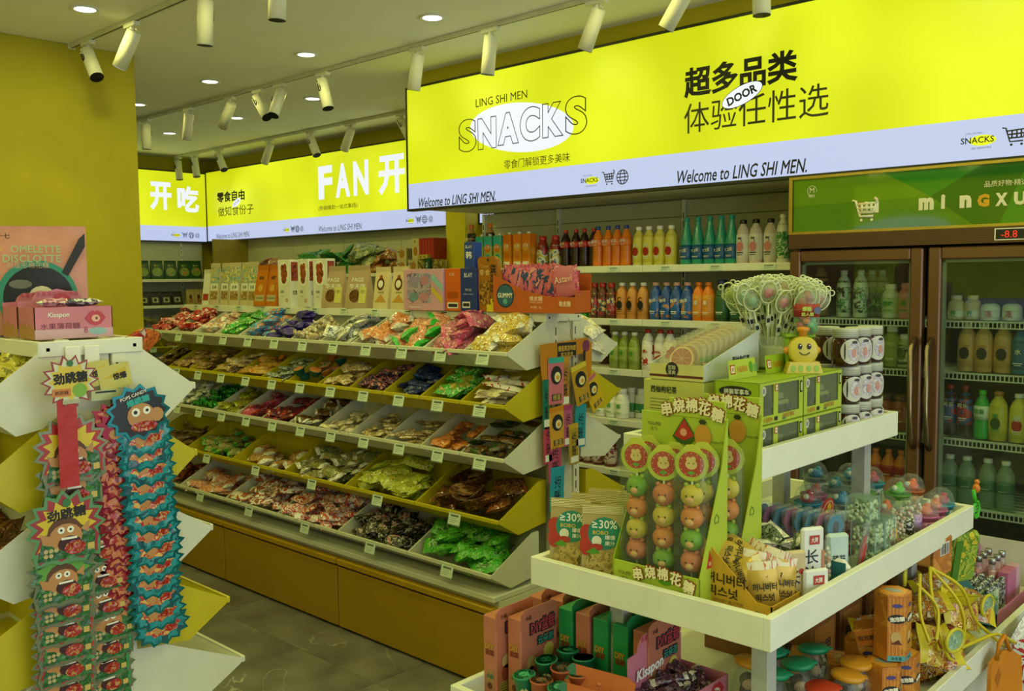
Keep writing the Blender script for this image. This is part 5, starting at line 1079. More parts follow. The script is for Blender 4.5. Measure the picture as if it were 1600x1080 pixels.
# hanging strips on the end of the near gondola
def burst(n, rx, ry, k=.78, jag=None, rect=None, a0=0.):
    P = []
    for i in range(2 * n):
        a = a0 + math.pi * i / n; q = 1 if i % 2 == 0 else k
        x, y = rx * q * math.cos(a), ry * q * math.sin(a)
        if rect and y < rect[0]: x = max(-rect[1], min(rect[1], x * 1.5)); y = max(rect[2], y * 1.25)
        P.append((x, y))
    return P
FGR = F('#28702c', '#175428', '#3c8038', s=60); SKIN = mat('#b88450', .4); YLW = mat('#d0b828', .35); TEL = mat('#086c74', .16, metal=.5); MGT = mat('#8c1430', .2, metal=.45); SIL = mat('#747c60', .25, metal=.35); REDC = F('#8c1414', '#a82c20', '#b88c50', s=90, r=.2)
def monster_card(M, parent, name, outer, inner, mid, title, s=1., full=True, low=True):
    """thin star-edged candy sachet; local plane M"""
    b = MB(); P = burst(15, .088 * s, .082 * s, .8, rect=(-.03 * s, .074 * s, -.085 * s))
    b.prism(P, .004, outer, M @ Matrix.Translation((0, 0, -.004)))
    P2 = burst(15, .079 * s, .073 * s, .76, rect=(-.03 * s, .068 * s, -.078 * s)); b.poly(P2, inner, M, .0004)
    b.poly(burst(13, .066 * s, .060 * s, .72, rect=(-.03 * s, .062 * s, -.07 * s)), mid, M, .0008)
    b.poly([(-.062 * s, -.072 * s), (.062 * s, -.072 * s), (.062 * s, -.02 * s), (.03 * s, .0), (-.05 * s, -.015 * s)], FGR, M, .0010)
    b.disc(-.004 * s, -.015 * s, .038 * s, mat('#5c3820', .5), M, .0012, 14, .036 * s); b.disc(-.002 * s, -.024 * s, .036 * s, SKIN, M, .0014, 14, .03 * s)
    b.poly([(-.03 * s, -.02 * s), (-.058 * s, -.01 * s), (-.05 * s, -.035 * s), (-.033 * s, -.04 * s)], SKIN, M, .0015); b.poly([(.03 * s, -.01 * s), (.05 * s, .008 * s), (.048 * s, -.02 * s)], SKIN, M, .0015)
    for x in (-.012, .008): b.disc(x * s, -.008 * s, .008 * s, WHITE, M, .0016, 8); b.disc(x * s, -.008 * s, .003 * s, INK, M, .0018, 6)
    b.disc(.006 * s, -.04 * s, .026 * s, mat('#3c1418', .5), M, .0018, 12, .018 * s); b.rect(-.012 * s, .022 * s, -.03 * s, -.025 * s, WHITE, M, .0020); b.disc(.018 * s, -.05 * s, .024 * s, REDC, M, .0021, 10, .016 * s)
    for k in range(5): b.disc((-.045 + (k % 3) * .011) * s, (-.05 - (k // 3) * .011) * s, .005 * s, mat('#b8a878', .4), M, .0019, 8)
    b.rect(.045 * s, .06 * s, -.06 * s, -.045 * s, mat('#c8b060', .4), M, .0021)
    if title: b.text(title, INK, M, 0, .028 * s, w=.085 * s, h=.026 * s, bold=.05, z=.0016, rot=.08); b.disc(.0, .052 * s, .01 * s, mat('#307040', .4), M, .0016, 8)
    return b.build(name, parent)
def hang(name, label, loc): return empty(name, loc, label, 'hanging strip')
PX = lambda y: Matrix
SX = -2.262
def yz(px_, py, X=SX):
    d = Fv + Rv * ((px_ - 800) / 1461.6) + Uv2 * ((540 - py) / 1461.6); k = X / d.x; return d.y * k, 1.6 + d.z * k
def fm(px_, py, X): y, z = yz(px_, py, X); return face_m((X, y, z), '+x')
s1 = hang('hanging_candy_strip', 'green monster-face popping candy strip with red ribbon, leftmost', (SX, .87, 1.4)); inv = Matrix.Translation((-SX, -.87, -1.4)); TI = '劲跳糖'
N = [(104, 1110), (103, 1078), (104, 1046), (103, 1014), (102, 984), (100, 952), (101, 922)]
for k, (a, c) in enumerate(N): monster_card(inv @ fm(a, c - 25, SX + .002 + k * .004) @ Matrix.Rotation(rnd.uniform(-.04, .04), 4, 'Z'), s1, 'candy_sachet', SIL, F('#208048', '#a83030', '#389058', s=80), FGR, None, .92)
monster_card(inv @ fm(99, 893, SX + .034), s1, 'candy_sachet', SIL, FGR, mat('#5c9c40', .35), None, .95)
monster_card(inv @ fm(104, 822, SX + .040) @ Matrix.Rotation(-.03, 4, 'Z'), s1, 'candy_sachet', mat('#588c60', .3), mat('#982c38', .35), YLW, TI, 1.05)
monster_card(inv @ fm(112, 745, SX + .020), s1, 'candy_sachet', SIL, FGR, YLW, None, .95)
monster_card(inv @ fm(112, 700, SX + .026) @ Matrix.Rotation(.05, 4, 'Z'), s1, 'candy_sachet', SIL, mat('#a82830', .35), YLW, None, 1.0)
M = inv @ fm(110, 596, SX + .045); b = MB(); b.prism(burst(14, .066, .062, .74), .003, mat('#902028', .35), M @ Matrix.Translation((0, 0, -.003))); b.poly(burst(14, .06, .056, .72), mat('#c8ccb0', .35), M, .0005); b.poly(burst(12, .05, .046, .75), YLW, M, .001)
b.text(TI, INK, M, .0, .008, w=.078, h=.028, bold=.06, z=.0016, rot=.05); b.rect(-.042, .0, -.034, -.016, mat('#c87830', .4), M, .0014); b.text('跳跳糖', INK, M, -.021, -.025, w=.03, z=.002); b.disc(.02, -.022, .017, mat('#78a828', .4), M, .0015, 10); b.disc(0, .042, .008, mat('#286c38', .4), M, .0016, 8); b.rect(-.02, .02, -.052, -.042, mat('#a8a888', .4), M, .0016); b.build('header_star', s1)
y0, z0 = yz(103, 618, SX + .042); y1, z1 = yz(103, 762, SX + .042)
b = MB(); b.T = inv; b.box(SX + .043, SX + .0442, y0 - .022, y0 + .022, z1, z0, mat('#b01c10', .4, bump=.3)); b.build('red_ribbon', s1)
s2 = hang('hanging_candy_strip', 'second green candy strip half hidden behind the leftmost', (SX, .97, 1.2)); inv = Matrix.Translation((-SX, -.97, -1.2))
for k, (a, c) in enumerate(((168, 1090), (166, 1062), (164, 1035), (168, 1005), (172, 975), (160, 940), (158, 900), (156, 855), (158, 815))): monster_card(inv @ fm(a, c - 15, SX - .02 + k * .002) @ Matrix.Rotation(rnd.uniform(-.08, .08), 4, 'Z'), s2, 'candy_sachet', SIL, F('#208048', '#389058', s=80), FGR, None, .85)
s3 = hang('hanging_candy_strip', 'crimson star-edged candy strip between the green and teal ones', (SX, 1.0, 1.3)); inv = Matrix.Translation((-SX, -1.0, -1.3))
for k in range(15):
    a = 196 - k * 1.4 + (k % 2) * 4; c = 925 - k * 19
    b = MB(); M = inv @ fm(a, c, SX - .012 + k * .0012) @ Matrix.Rotation(rnd.uniform(-.15, .15), 4, 'Z'); b.prism(burst(12, .062, .05, .74), .003, MGT, M); b.poly(burst(12, .048, .04, .8), F('#a82030', '#c87848', '#7c1830', s=50), M, .0035); b.disc(-.012, .006, .016, SKIN, M, .004, 10); b.disc(-.016, .01, .004, WHITE, M, .0045, 6); b.disc(-.01, .01, .004, WHITE, M, .0045, 6); b.disc(.012, -.012, .02, REDC, M, .004, 8, .01); b.build('candy_sachet', s3)
s4 = hang('hanging_candy_strip', 'shiny teal star-edged candy strip, rightmost on the near gondola', (SX, 1.1, 1.3)); inv = Matrix.Translation((-SX, -1.1, -1.3))
pts = [(253, 978), (247, 955), (244, 930), (242, 905), (243, 880), (244, 855), (239, 830), (236, 805), (233, 780), (231, 755), (230, 730), (228, 705), (227, 682)]
for k, (a, c) in enumerate(pts):
    b = MB(); M = inv @ fm(a, c, SX - .004 + k * .0015) @ Matrix.Rotation(rnd.uniform(-.1, .1) + .06, 4, 'Z'); b.prism(burst(13, .078, .052, .8), .003, TEL, M); b.poly(burst(13, .067, .044, .84), F('#0c6c78', '#128c98', '#0c4c60', s=40, r=.2), M, .0035)
    b.poly(burst(9, .050, .028, .8), F('#b87040', '#c88c50', '#b02c28', '#d8b060', s=45, r=.3), M, .004); b.disc(-.014, -.004, .014, SKIN, M, .0044, 10); b.disc(.02, -.008, .02, REDC, M, .0044, 8, .01); b.build('candy_sachet', s4)
M = inv @ fm(216, 645, SX + .018) @ Matrix.Rotation(.05, 4, 'Z'); b = MB(); b.prism(burst(13, .083, .072, .82), .003, TEL, M); b.poly(burst(13, .072, .062, .84), mat('#101418', .3), M, .0035); b.disc(.005, -.008, .035, SKIN, M, .004, 14, .032); b.disc(-.008, .002, .011, WHITE, M, .0045, 10); b.disc(-.009, .002, .005, INK, M, .005, 8); b.disc(.02, .004, .010, WHITE, M, .0045, 10); b.disc(.021, .004, .004, INK, M, .005, 8)
b.disc(.01, -.035, .035, REDC, M, .005, 10, .013); b.disc(.045, -.01, .018, SKIN, M, .0042, 10); b.text('POPS CANDY', WHITE, M, -.01, .045, w=.07, bold=.02, z=.005, rot=.25); b.text('爆跳糖', mat('#20a0a0', .3), M, .0, .03, w=.06, h=.018, bold=.06, z=.005, rot=.2); b.build('header_sachet', s4)
M = inv @ fm(180, 668, SX + .012); b = MB(); b.prism(burst(11, .05, .04, .75), .003, MGT, M); b.text('跳跳', mat('#20a0a0', .3), M, .0, .008, w=.04, h=.016, bold=.05, z=.004); b.disc(0, -.016, .018, SKIN, M, .0036, 10, .013); b.build('candy_sachet', s4)
# yellow price cards on the post
b = MB(); M = fm(160, 590, SX - .02)
for k, (dx_, dy_, r_) in enumerate(((-.02, .01, .1), (.03, .0, .16))): 
    Q = M @ Matrix.Translation((dx_, dy_, .002 * k)) @ Matrix.Rotation(r_, 4, 'Z'); b.box(-.04, .04, -.03, .03, -.001, .0, mat('#c8c060', .4), Q); b.poly([(-.03, 0), (.03, .02), (.03, -.005)], mat('#c8b020', .4), Q, .0004); b.text('惊爆', INK, Q, .012, .0, w=.035, bold=.05, z=.001)
b.rect(-.03, .04, -.055, -.03, mat('#b8c090', .4), M, .004); b.rect(-.02, .03, -.037, -.033, INK, M, .005)
tag(b.build('price_card'), 'yellow burst price cards clipped under the near gondola shelf', 'price card')
b = MB(); M = fm(125, 560, SX - .03)
for dx_ in (-.015, .03): b.bbox(dx_ - .018, dx_ + .018, -.025, .03, -.004, .0, WHITE, .003, M)
tag(b.build('shelf_bracket'), 'white plastic hook plates under the near gondola shelf corner', 'bracket')
# ------------------------------------------------------------ display island on the right
IS = empty('display_island', (-1.15, 2.25, 0), 'white three-tier tray display island in the right foreground', 'display stand'); e0 = (-1.15, 2.25)
TW = mat('#dfe3d0', .45, var=.03); TIN = mat('#c9c9b0', .6)
def tray(x0, x1, y0, y1, zt, hh, t=.018):
    b = MB(); b.bbox(*rel(x0 + t, x1 - t, y0 + t, y1 - t, zt - hh, zt - hh + .012), TW, .002); o = b.build('tray', IS)
    for a in ((x0, x1 - t, y0, y0 + t), (x1 - t, x1, y0, y1), (x0, x1 - t, y1 - t, y1), (x0, x0 + t, y0 + t, y1 - t)):
        b = MB(); b.bbox(*rel(*a, zt - hh, zt), TW, .0015); b.build('rim_board', o)
tray(-1.445, -.83, 1.60, 2.79, .95, .066); tray(-1.36, -.99, 1.85, 2.64, 1.22, .068); tray(-1.62, -.74, 1.50, 3.45, .62, .066)
for x, y, z0, z1 in ((-.95, 1.80, .566, .884), (-1.33, 1.80, .566, .884), (-1.33, 2.68, .566, .884), (-.97, 2.68, .566, .884), (-1.06, 2.56, .896, 1.152), (-1.3, 2.56, .896, 1.152), (-1.3, 1.95, .896, 1.152), (-1.10, 1.95, .896, 1.152)):
    b = MB(); b.bbox(*rel(x - .02, x + .02, y - .02, y + .02, z0, z1), mat('#a8aca4', .5), .002); b.build('post', IS)
b = MB(); b.bbox(*rel(-1.55, -.82, 1.58, 3.38, 0, .553), CRM, .004); b.build('base_box', IS)
ZM, ZU, ZL = .8965, 1.1645, .5665
LIM = mat('#8fae1c', .45, var=.04); LIM2 = mat('#a8bc38', .45, var=.04); LIMD = mat('#4c8c1c', .45); RDT = mat('#a83020', .4); CRT = mat('#dcd8b0', .45); BRNO = mat('#5c2c18', .45)

# fruit pouches
hm = pouch('fruit_pouch', '', .095, .19, .045, mat('#e8e2b0', .4), [('t', '合玛HEMAI', .55, 1.06, .75, .09, mat('#a89c50', .4)), ('d', .12, .72, .18, .13, RDT), ('d', .1, .52, .16, .15, RDT), ('d', .54, .72, .40, .25, mat('#1c8068', .4)), ('t', '≥30%', .54, .86, .6, .13, WHITE), ('t', 'BOBO', .45, .73, .38, .06, mat('#d8b848', .4)), ('t', '爆爆', .68, .66, .25, .07, WHITE), ('t', '果汁', .68, .57, .25, .07, WHITE), ('d', .36, .60, .12, .08, mat('#d8d8c0', .4)), ('d', .36, .51, .16, .05, RDT), ('d', .46, .26, .36, .20, F('#8c7838', '#b09850', '#6c5c28', s=60)), ('p', [(.1, .42), (.3, .5), (.45, .42), (.3, .39)], LIMD)], m2=mat('#a89860', .4))
K = Kind(hm); lb = 'cream fruit juice pouch with green 30% badge, '
for (x, y, a), w in zip(((-1.375, 1.665, .45), (-1.28, 1.665, .5), (-1.37, 1.735, .4), (-1.285, 1.74, .45), (-1.37, 1.80, .4), (-1.29, 1.81, .4)), ('front left one', 'front right one', 'behind the front left one', 'behind the front right one', 'rear left one', 'rear right one')): K.put((x, y, ZM), rz=a, label=lb + w)

# marshmallow skewer displays
MC2 = {'g': mat('#6c9c2c', .4), 'o': mat('#cc7840', .4), 'y': mat('#c8b040', .4), 'p': mat('#c87058', .4), 'l': mat('#9cac38', .4)}
def skewer(seq='goyp'):
    e = empty('marshmallow_skewer', (0, 0, 0), '', 'skewer')
    M = face_m((0, -.004, .285), '-y'); b = MB(); b.prism([(.036 * math.cos(R(a)), .036 * math.sin(R(a)) + (.006 if 60 < a < 120 else 0)) for a in range(0, 360, 18)], .002, mat('#b8c048', .35), M); b.disc(0, 0, .027, mat('#b83028', .4), M, .0026, 20); b.disc(0, .0, .013, mat('#e0c088', .4), M, .003, 12, .011); b.disc(.004, .011, .006, mat('#e0c088', .4), M, .0031, 8); b.disc(-.006, .011, .005, mat('#e0c088', .4), M, .0031, 8)
    for x in (-.005, .005): b.disc(x, .002, .0015, INK, M, .0034, 6)
    b.disc(0, -.018, .008, mat('#5c9c30', .4), M, .003, 8, .004)
    for a in range(0, 360, 30): b.disc(.0235 * math.cos(R(a)), .0235 * math.sin(R(a)), .0012, CRT, M, .003, 5)
    b.build('disc_card', e)
    b = MB(); b.tube([(0, 0, .0), (0, 0, .28)], .0022, WHITE, 6); b.build('stick', e)
    for k, c in enumerate(seq):
        z = .218 - k * .047; b = MB(); b.ball((0, 0, z), .025, MC2[c], .021, .024, 12, 8)
        for sx in (-1, 1): b.ball((sx * .012, -.002, z + .022), .006, MC2['l' if c in 'yg' else c], n=6, k=4); b.ball((sx * .007, -.0195, z + .002), .0022, INK, n=5, k=4)
        b.ball((0, -.015, z - .006), .011, mat('#dca878', .4), .008, .009, 8, 5); b.build('marshmallow', e)
    b = MB(); b.bbox(-.034, .034, -.026, .022, .0, .31, film('#f0f8e0', .05, .15), .01); b.build('clear_bag', e)
    return e
def arcword(b, M, cx, cy, step, h):
    for i, ch in enumerate('串烧棉花糖'):
        x = cx + (i - 2) * step; y = cy + (-.004, .006, .009, .005, -.006)[i]; a = .2 - .1 * i
        b.text(ch, mat('#8c4420', .45), M, x, y, h=h * 1.12, bold=.14, z=.002, rot=a); b.text(ch, mat('#e8e0b8', .45), M, x, y, h=h, bold=.05, z=.0045, rot=a)
def skewer_display(x, y, label, rows):
    e = empty('skewer_display', (x, y, ZM), label, 'display box'); w, d = .22, .105; b = MB()
    b.bbox(0, w, 0, .003, 0, .085, LIM2, .001); b.box(0, w, 0, d, 0, .003, LIM); b.build('front_lip', e)
    b = MB(); M = face_m((0, -.0005, 0), '-y'); arcword(b, M, .132, .07, .032, .028)
    b.text('YOUFEI', BRNO, M, .03, .06, w=.035); b.text('尤飞', BRNO, M, .03, .048, w=.018)
    b.poly([(.09, .0), (.15, .0), (.14, .03), (.12, .045), (.1, .03)], mat('#b83828', .4), M, .001); b.disc(.175, .02, .028, mat('#c89030', .4), M, .001, 14, .024); b.disc(.175, .045, .01, mat('#3c6c20', .4), M, .0014, 8, .005); b.disc(.135, .062, .018, LIMD, M, .0008, 8, .008); b.build('front_print', e)
    b = MB(); b.bbox(0, w, d, d + .003, 0, .405, LIM2, .001); b.bbox(.075, w * .98, d - .002, d + .003, .40, .44, LIM2, .001); b.build('header_card', e)
    b = MB(); M = face_m((0, d - .001, 0), '-y'); arcword(b, M, .135, .418, .032, .031)
    b.text('YOUFEI', BRNO, M, .035, .378, w=.035); b.text('尤飞', BRNO, M, .035, .366, w=.018)
    b.poly([(.085, .355), (.115, .40), (.145, .358), (.13, .34), (.1, .34)], mat('#3c5c20', .4), M, .002); b.poly([(.09, .357), (.115, .395), (.14, .36), (.115, .348)], mat('#b83028', .4), M, .0026); b.disc(.114, .366, .009, mat('#e0a080', .4), M, .003, 8); b.disc(.162, .362, .021, mat('#c89038', .4), M, .0022, 12, .026); b.disc(.162, .393, .01, mat('#2c3c18', .4), M, .003, 6, .006); b.text('净含量:24g(8gx3支)', mat('#5c6c20', .4), M, .188, .352, w=.05)
    b.build('header_print', e)
    for sx in (0, w):
        b = MB(); M = face_m((sx, 0, 0), '+x'); b.prism([(0, 0), (d, 0), (d, .40), (d - .022, .30), (.0, .085)] if sx else [(0, 0), (d, 0), (d, .30), (.0, .085)], .0025, LIM2 if sx else LIM, M @ Matrix.Translation((0, 0, -.0025)))
        if sx: b.poly([(d * .35 - .012, .10), (d * .35 + .012, .10), (d * .35, .14)], mat('#b83028', .4), M, .0005); b.disc(d * .35, .11, .005, mat('#e0a080', .4), M, .001, 8); b.text('⌂', mat('#5c7c28', .4), M, d * .6, .2, h=.02)
        b.build('side_wing', e)
    return e
SK = [Kind(skewer(q)) for q in ('goyp', 'pyog', 'yogp')]
for di, (x, y, lab) in enumerate(((-1.226, 1.632, 'lime green marshmallow skewer display in front on the middle tray'), (-1.205, 1.742, 'second lime green skewer display standing behind the first'))):
    skewer_display(x, y, lab, 2)
    for r_ in ((0, 1) if di == 0 else (0,)):
        for c in range(3):
            SK[c].put((x + .04 + c * .070, y + .032 + r_ * .042, ZM + .012 + (.01 if c == 1 else .018)), rz=rnd.uniform(-.05, .12) + .25, label=(('left', 'middle', 'right')[c] + (' front' if r_ == 0 else ' rear') + ' marshmallow skewer with strawberry disc, ' + ('front' if di == 0 else 'rear') + ' lime display'))

# nut mix box
NB = mat('#c0982c', .45); NBD = mat('#2c2410', .5)
e = empty('nut_box', (-1.04, 1.675, ZM), 'yellow nut snack display box with Korean lettering at tray corner', 'display box'); w, d = .172, .125; b = MB()
b.prism([(0, 0), (w, 0), (w, .048), (w * .8, .05), (.012, .165), (0, .16)], .0025, NB, face_m((0, .0025, 0), '-y')); b.prism([(0, 0), (w, 0), (w, .048), (w * .8, .05), (.012, .165), (0, .16)], .0025, NB, face_m((0, d, 0), '-y'))
b.box(0, .0025, 0, d, 0, .16, NB); b.box(w - .0025, w, 0, d, 0, .048, NB); b.box(0, w, 0, d, 0, .002, NB); b.build('tray', e)
b = MB(); M = face_m((0, -.0001, 0), '-y'); b.text('허니버터', NBD, M, .068, .082, w=.09, h=.024, bold=.03); b.text('믹스넛', NBD, M, .062, .055, w=.07, h=.022, bold=.03); b.text('HONEY BUTTER', mat('#6c5420', .5), M, .075, .036, w=.07); b.text('MIXNUT', mat('#6c5420', .5), M, .085, .027, w=.038); b.disc(.14, .018, .018, INK, M, .0008, 12, .014); b.disc(.14, .018, .009, NB, M, .0012, 8); b.disc(.02, .02, .006, mat('#a08028', .4), M, .0008)
b.text('꿀버', NBD, M, .02, .11, w=.01); M = face_m((w + .0003, 0, 0), '+x'); b.text('허니버터', NBD, M, .06, .018, w=.09, h=.022, bold=.03); b.text('HBAF', mat('#6c5420', .5), M, .02, .04, w=.02); b.build('lettering', e)
nt = packet('nut_packet', .125, .062, .024, mat('#c8a848', .28, metal=.2), pmat(('#b86828', '#d8d0b0'), 60, .3, 0, 0, .05, 3.), None, seed=3, crimp=.14, wob=.05); tag(nt, '', 'packet')
b = MB(); M = Matrix.Translation((0, 0, .0150)) @ Matrix.Rotation(R(-90), 4, 'Z'); b.text('허니버터', NBD, M, 0, .014, w=.05, h=.017, bold=.05); b.text('믹스넛', NBD, M, 0, -.008, w=.038, h=.016, bold=.05); b.build('lettering', nt)
K = Kind(nt)
for i, (x, y, z, rx, ry, rz_) in enumerate(((.10, .055, .075, 90, -80, 35), (.055, .05, .115, 60, 10, 15), (.04, .07, .125, 50, 18, -10), (.12, .085, .08, 90, -75, 20), (.13, .045, .06, 90, -95, 40), (.08, .09, .085, 80, -70, 10), (.145, .09, .06, 90, -85, 50), (.05, .09, .10, 40, 5, 30), (.075, .03, .085, 60, -30, 20))):
    K.put((-1.04 + x, 1.675 + y, ZM + z), rot=(R(rx), R(ry), R(rz_)), label=which(i, 9, 'golden nut packets in the yellow box'), group='nut packets in yellow box')

# front right run of the middle tray
def tallpack(name, label, x, y, w, h, t, m, dec, rz=0.9, z=ZM, cat='pouch', lean=0):
    o = boxp(name, label, w, t, h, m, dec, cat=cat, bev=t * .35); o.location = (x, y, z); o.rotation_euler = (lean, 0, rz); return o
WP = mat('#d8dcd4', .35); KD = mat('#d8d4bc', .35)
tallpack('jerky_pouch', 'tall white pouch with black brush characters beside the nut box', -.885, 1.885, .055, .165, .014, WP, [('t', '长', .42, .62, .6, .19, INK), ('t', '沙', .38, .4, .62, .19, INK), ('t', '牛', .42, .16, .62, .19, INK), ('r', .3, .75, .78, .9, RDT), ('t', '大牌', .52, .84, .3, .07, WHITE), ('r', .86, .98, .2, .7, mat('#b87848', .4))], rz=1.05)
tallpack('jerky_pouch', 'short white pouch with black brush characters before the tall one', -.862, 1.855, .06, .085, .012, WP, [('t', '大沙', .5, .3, .8, .36, INK), ('r', .35, .8, .62, .85, RDT), ('t', '大牌', .56, .73, .3, .14, WHITE)], rz=1.05)
tallpack('nut_pouch', 'cream pouch with black characters right behind the nut box', -.895, 1.825, .05, .125, .014, mat('#c8b888', .35), [('t', '长', .4, .55, .6, .24, INK), ('t', '牛', .4, .25, .6, .24, INK), ('d', .75, .65, .12, .05, RDT), ('r', .85, 1, 0, .5, mat('#a85028', .4))], rz=1.0)
tallpack('candy_bag', 'pale teal small bag with pattern behind the white pouches', -.893, 2.03, .055, .12, .018, mat('#b8d0c8', .3), [('t', '薄荷', .5, .5, .6, .2, INK), ('r', .1, .9, .15, .3, mat('#88b8a8', .4))], rz=.95)
tallpack('nut_box', 'little white and teal box with nut picture near tray rim', -.872, 2.0, .045, .07, .04, mat('#dcdcd0', .4), [('r', 0, 1, 0, 1, mat('#2c7078', .4))], rz=0.0, cat='box')
b = MB(); b.poly([(.3 * .04, .01), (.034, .03), (.03, .055), (.012, .045)], F('#a0684c', '#7c4028', '#c89070', s=80), face_m((.0228, -.02, 0), '+x'), .0008); b.build('side_picture', [o for o in C.objects if o.name.startswith('nut_box') and o.get('category') == 'box'][-1])
def beadtube(label, x, y, cap, content, lab=None, h=.115, r=.019, z=ZM):
    b = MB(); b.lathe([(r, 0), (r, h * .82), (r * .97, h * .9), (r * .6, h * .98), (1e-6, h)], film('#f0f8f0', .08), 14); o = tag(b.build('candy_tube'), label, 'candy tube')
    rr = random.Random(label); b = MB()
    for i in range(46): a = rr.random() * 6.28; b.ball((r * .72 * math.cos(a), r * .72 * math.sin(a), .006 + i * h * .8 / 46), .0052, content[i % len(content)], n=6, k=4)
    q = b.build('candy_beads', o); q['kind'] = 'stuff'
    b = MB(); b.lathe([(r * 1.06, 0), (r * 1.06, h * .06)], cap, 14)
    if lab: b.lathe([(r * 1.03, h * .3), (r * 1.03, h * .62)], lab, 14)
    b.build('label_band', o); o.location = (x, y, z); return o
BDG = (mat('#a8c098', .3), mat('#c8d4b0', .3)); BDW = (mat('#d8c8b0', .3), mat('#d8a090', .3), mat('#e0dcc8', .3))
beadtube('clear bead tube with blue dome beside the white pouch', -.885, 1.945, mat('#4898a8', .3), BDW, None, .125, .016)
tb1 = [beadtube('clear tube with red printed band right of bead boxes', -.885, 2.315, mat('#a83028', .3), BDW, F('#b03020', '#c8b060', '#a82820', s=60), .125), beadtube('clear tube of cream beads second right of bead boxes', -.885, 2.375, mat('#c8c0a8', .3), BDW, None, .13), beadtube('clear tube with barcode band third right of bead boxes', -.885, 2.43, mat('#c8c0a8', .3), BDW, F('#c8c8b8', '#20201c', s=140), .13), beadtube('clear tube of cream beads next to the purple cup', -.885, 2.485, mat('#8858a0', .3), BDW, F('#7c58a0', '#b090b8', s=60), .13)]
def beadbox(label, x, y, z, s=.058, h=.058):
    b = MB(); b.box(-s / 2, s / 2, -s / 2, s / 2, 0, h, film('#f4fcf4', .08, .05)); o = tag(b.build('bead_box'), label, 'candy box'); rr = random.Random(label); b = MB(); q = s / 2 - .005
    for i in range(90):
        f = rr.choice((0, 1, 2)); u, v = rr.uniform(-q, q), rr.random() * h * .8 + .005
        p = ((u, -q, v), (q, u, v), (u, rr.uniform(-q, q), h * .8))[f]; b.ball(p, .0055, BDG[i % 2], n=6, k=4)
    w_ = b.build('candy_beads', o); w_['kind'] = 'stuff'; b = MB()
    for sx in (-1, 1):
        for sy in (-1, 1): b.box(sx * s / 2 - .001, sx * s / 2 + .001, sy * s / 2 - .001, sy * s / 2 + .001, 0, h + .001, mat('#88b0b0', .3))
    b.box(-s / 2, s / 2, -s / 2 - .0005, s / 2, h, h + .0015, film('#c0d8d8', .3)); b.build('edge_trim', o); o.location = (x, y, z); return o
for i, (x, y, z, w_) in enumerate(((-.885, 2.185, ZM, 'bottom left'), (-.885, 2.247, ZM, 'bottom right'), (-.885, 2.185, ZM + .06, 'middle left'), (-.885, 2.247, ZM + .06, 'middle right'), (-.895, 2.175, ZM + .12, 'topmost'))): beadbox('clear cube of pale green candy beads, ' + w_ + ' of the stack', x, y, z)
e = empty('pen_toy_pack', (-.875, 2.105, ZM + .005), 'clear slanted sleeve with a red tube toy inside', 'toy pack'); e.rotation_euler = (R(10), 0, R(90)); b = MB(); b.bbox(-.017, .017, -.004, .004, 0, .135, film('#f4f8f8', .15), .003); b.build('sleeve', e); b = MB(); b.lathe([(.005, .008), (.0075, .02), (.0075, .075), (.004, .085), (.004, .1)], RDT, 8); b.build('red_toy', e)
# comb toys in clear sleeves
def comb(c):
    e = empty('comb_toy', (0, 0, 0), '', 'toy'); m = mat(c, .35); M = face_m((0, 0, 0), '+x'); b = MB()
    b.prism([(.034 * math.cos(R(a)) * (1 + .06 * math.cos(R(a * 6))), .095 + .028 * math.sin(R(a)) * (1 + .06 * math.cos(R(a * 6)))) for a in range(0, 360, 12)], .004, m, M); b.prism([(-.006, .0), (.006, 0), (.006, .07), (-.006, .07)], .004, m, M)
    b.disc(0, .095, .014, mat('#303c48', .4), M, .0045, 10); b.build('comb_body', e); b = MB(); b.bbox(-.006, .009, -.036, .036, 0, .128, film('#f0f8fc', .10), .004); b.build('sleeve', e); b = MB(); b.lathe([(.005, .0), (.006, .02), (.005, .06)], RDT, 7, Matrix.Translation((.003, .018, .004))); b.build('lipstick_toy', e); return e
KB, KP = Kind(comb('#2c7c98')), Kind(comb('#a84c78'))
for i in range(12):
    x = -1.19 + i * .0255; (KP if i in (5, 7, 10) else KB).put((x, 2.03 + .002 * i, ZM + .032), rz=R(-6), label=which(i, 12, ('pink' if i in (5, 7, 10) else 'blue') + ' comb toys in clear sleeves'), group='comb toys in a row')
b = MB(); b.bbox(-1.23, -.89, 1.98, 2.09, ZM, ZM + .03, mat('#6c9ca8', .5), .002); tag(b.build('toy_carton'), 'low blue carton under the row of comb toys', 'box')
b = MB(); WC = mat('#c0ccd0', .5); b.prism([(0, 0), (.12, 0), (.12, .10), (.1, .115), (.08, .105), (.06, .12), (.04, .108), (.02, .12), (0, .11)], .003, WC, face_m((0, 0, 0), '-x')); b.box(0, .18, -.12, -.117, 0, .05, mat('#6c9ca8', .5)); b.box(0, .18, 0, .003, 0, .05, mat('#6c9ca8', .5)); o = tag(b.build('toy_display_tray'), 'pale blue scalloped card tray holding the comb toys', 'display box'); o.location = (-1.235, 2.10, ZM + .03)
o = boxp('white_card', 'blank cream card flap standing behind the nut box', .08, .003, .06, mat('#d8d8b0', .5)); o.location = (-1.0, 1.86, ZM + .10); o.rotation_euler = (R(-30), 0, R(35))
b = MB(); b.bbox(-.08, .08, -.05, .05, 0, .10, mat('#b09030', .5), .002, Matrix.Diagonal((.8, 1, .85, 1))); o = tag(b.build('card_box'), 'mustard card box behind the nut box holding dark green bags', 'box'); o.location = (-1.0, 1.88, ZM)
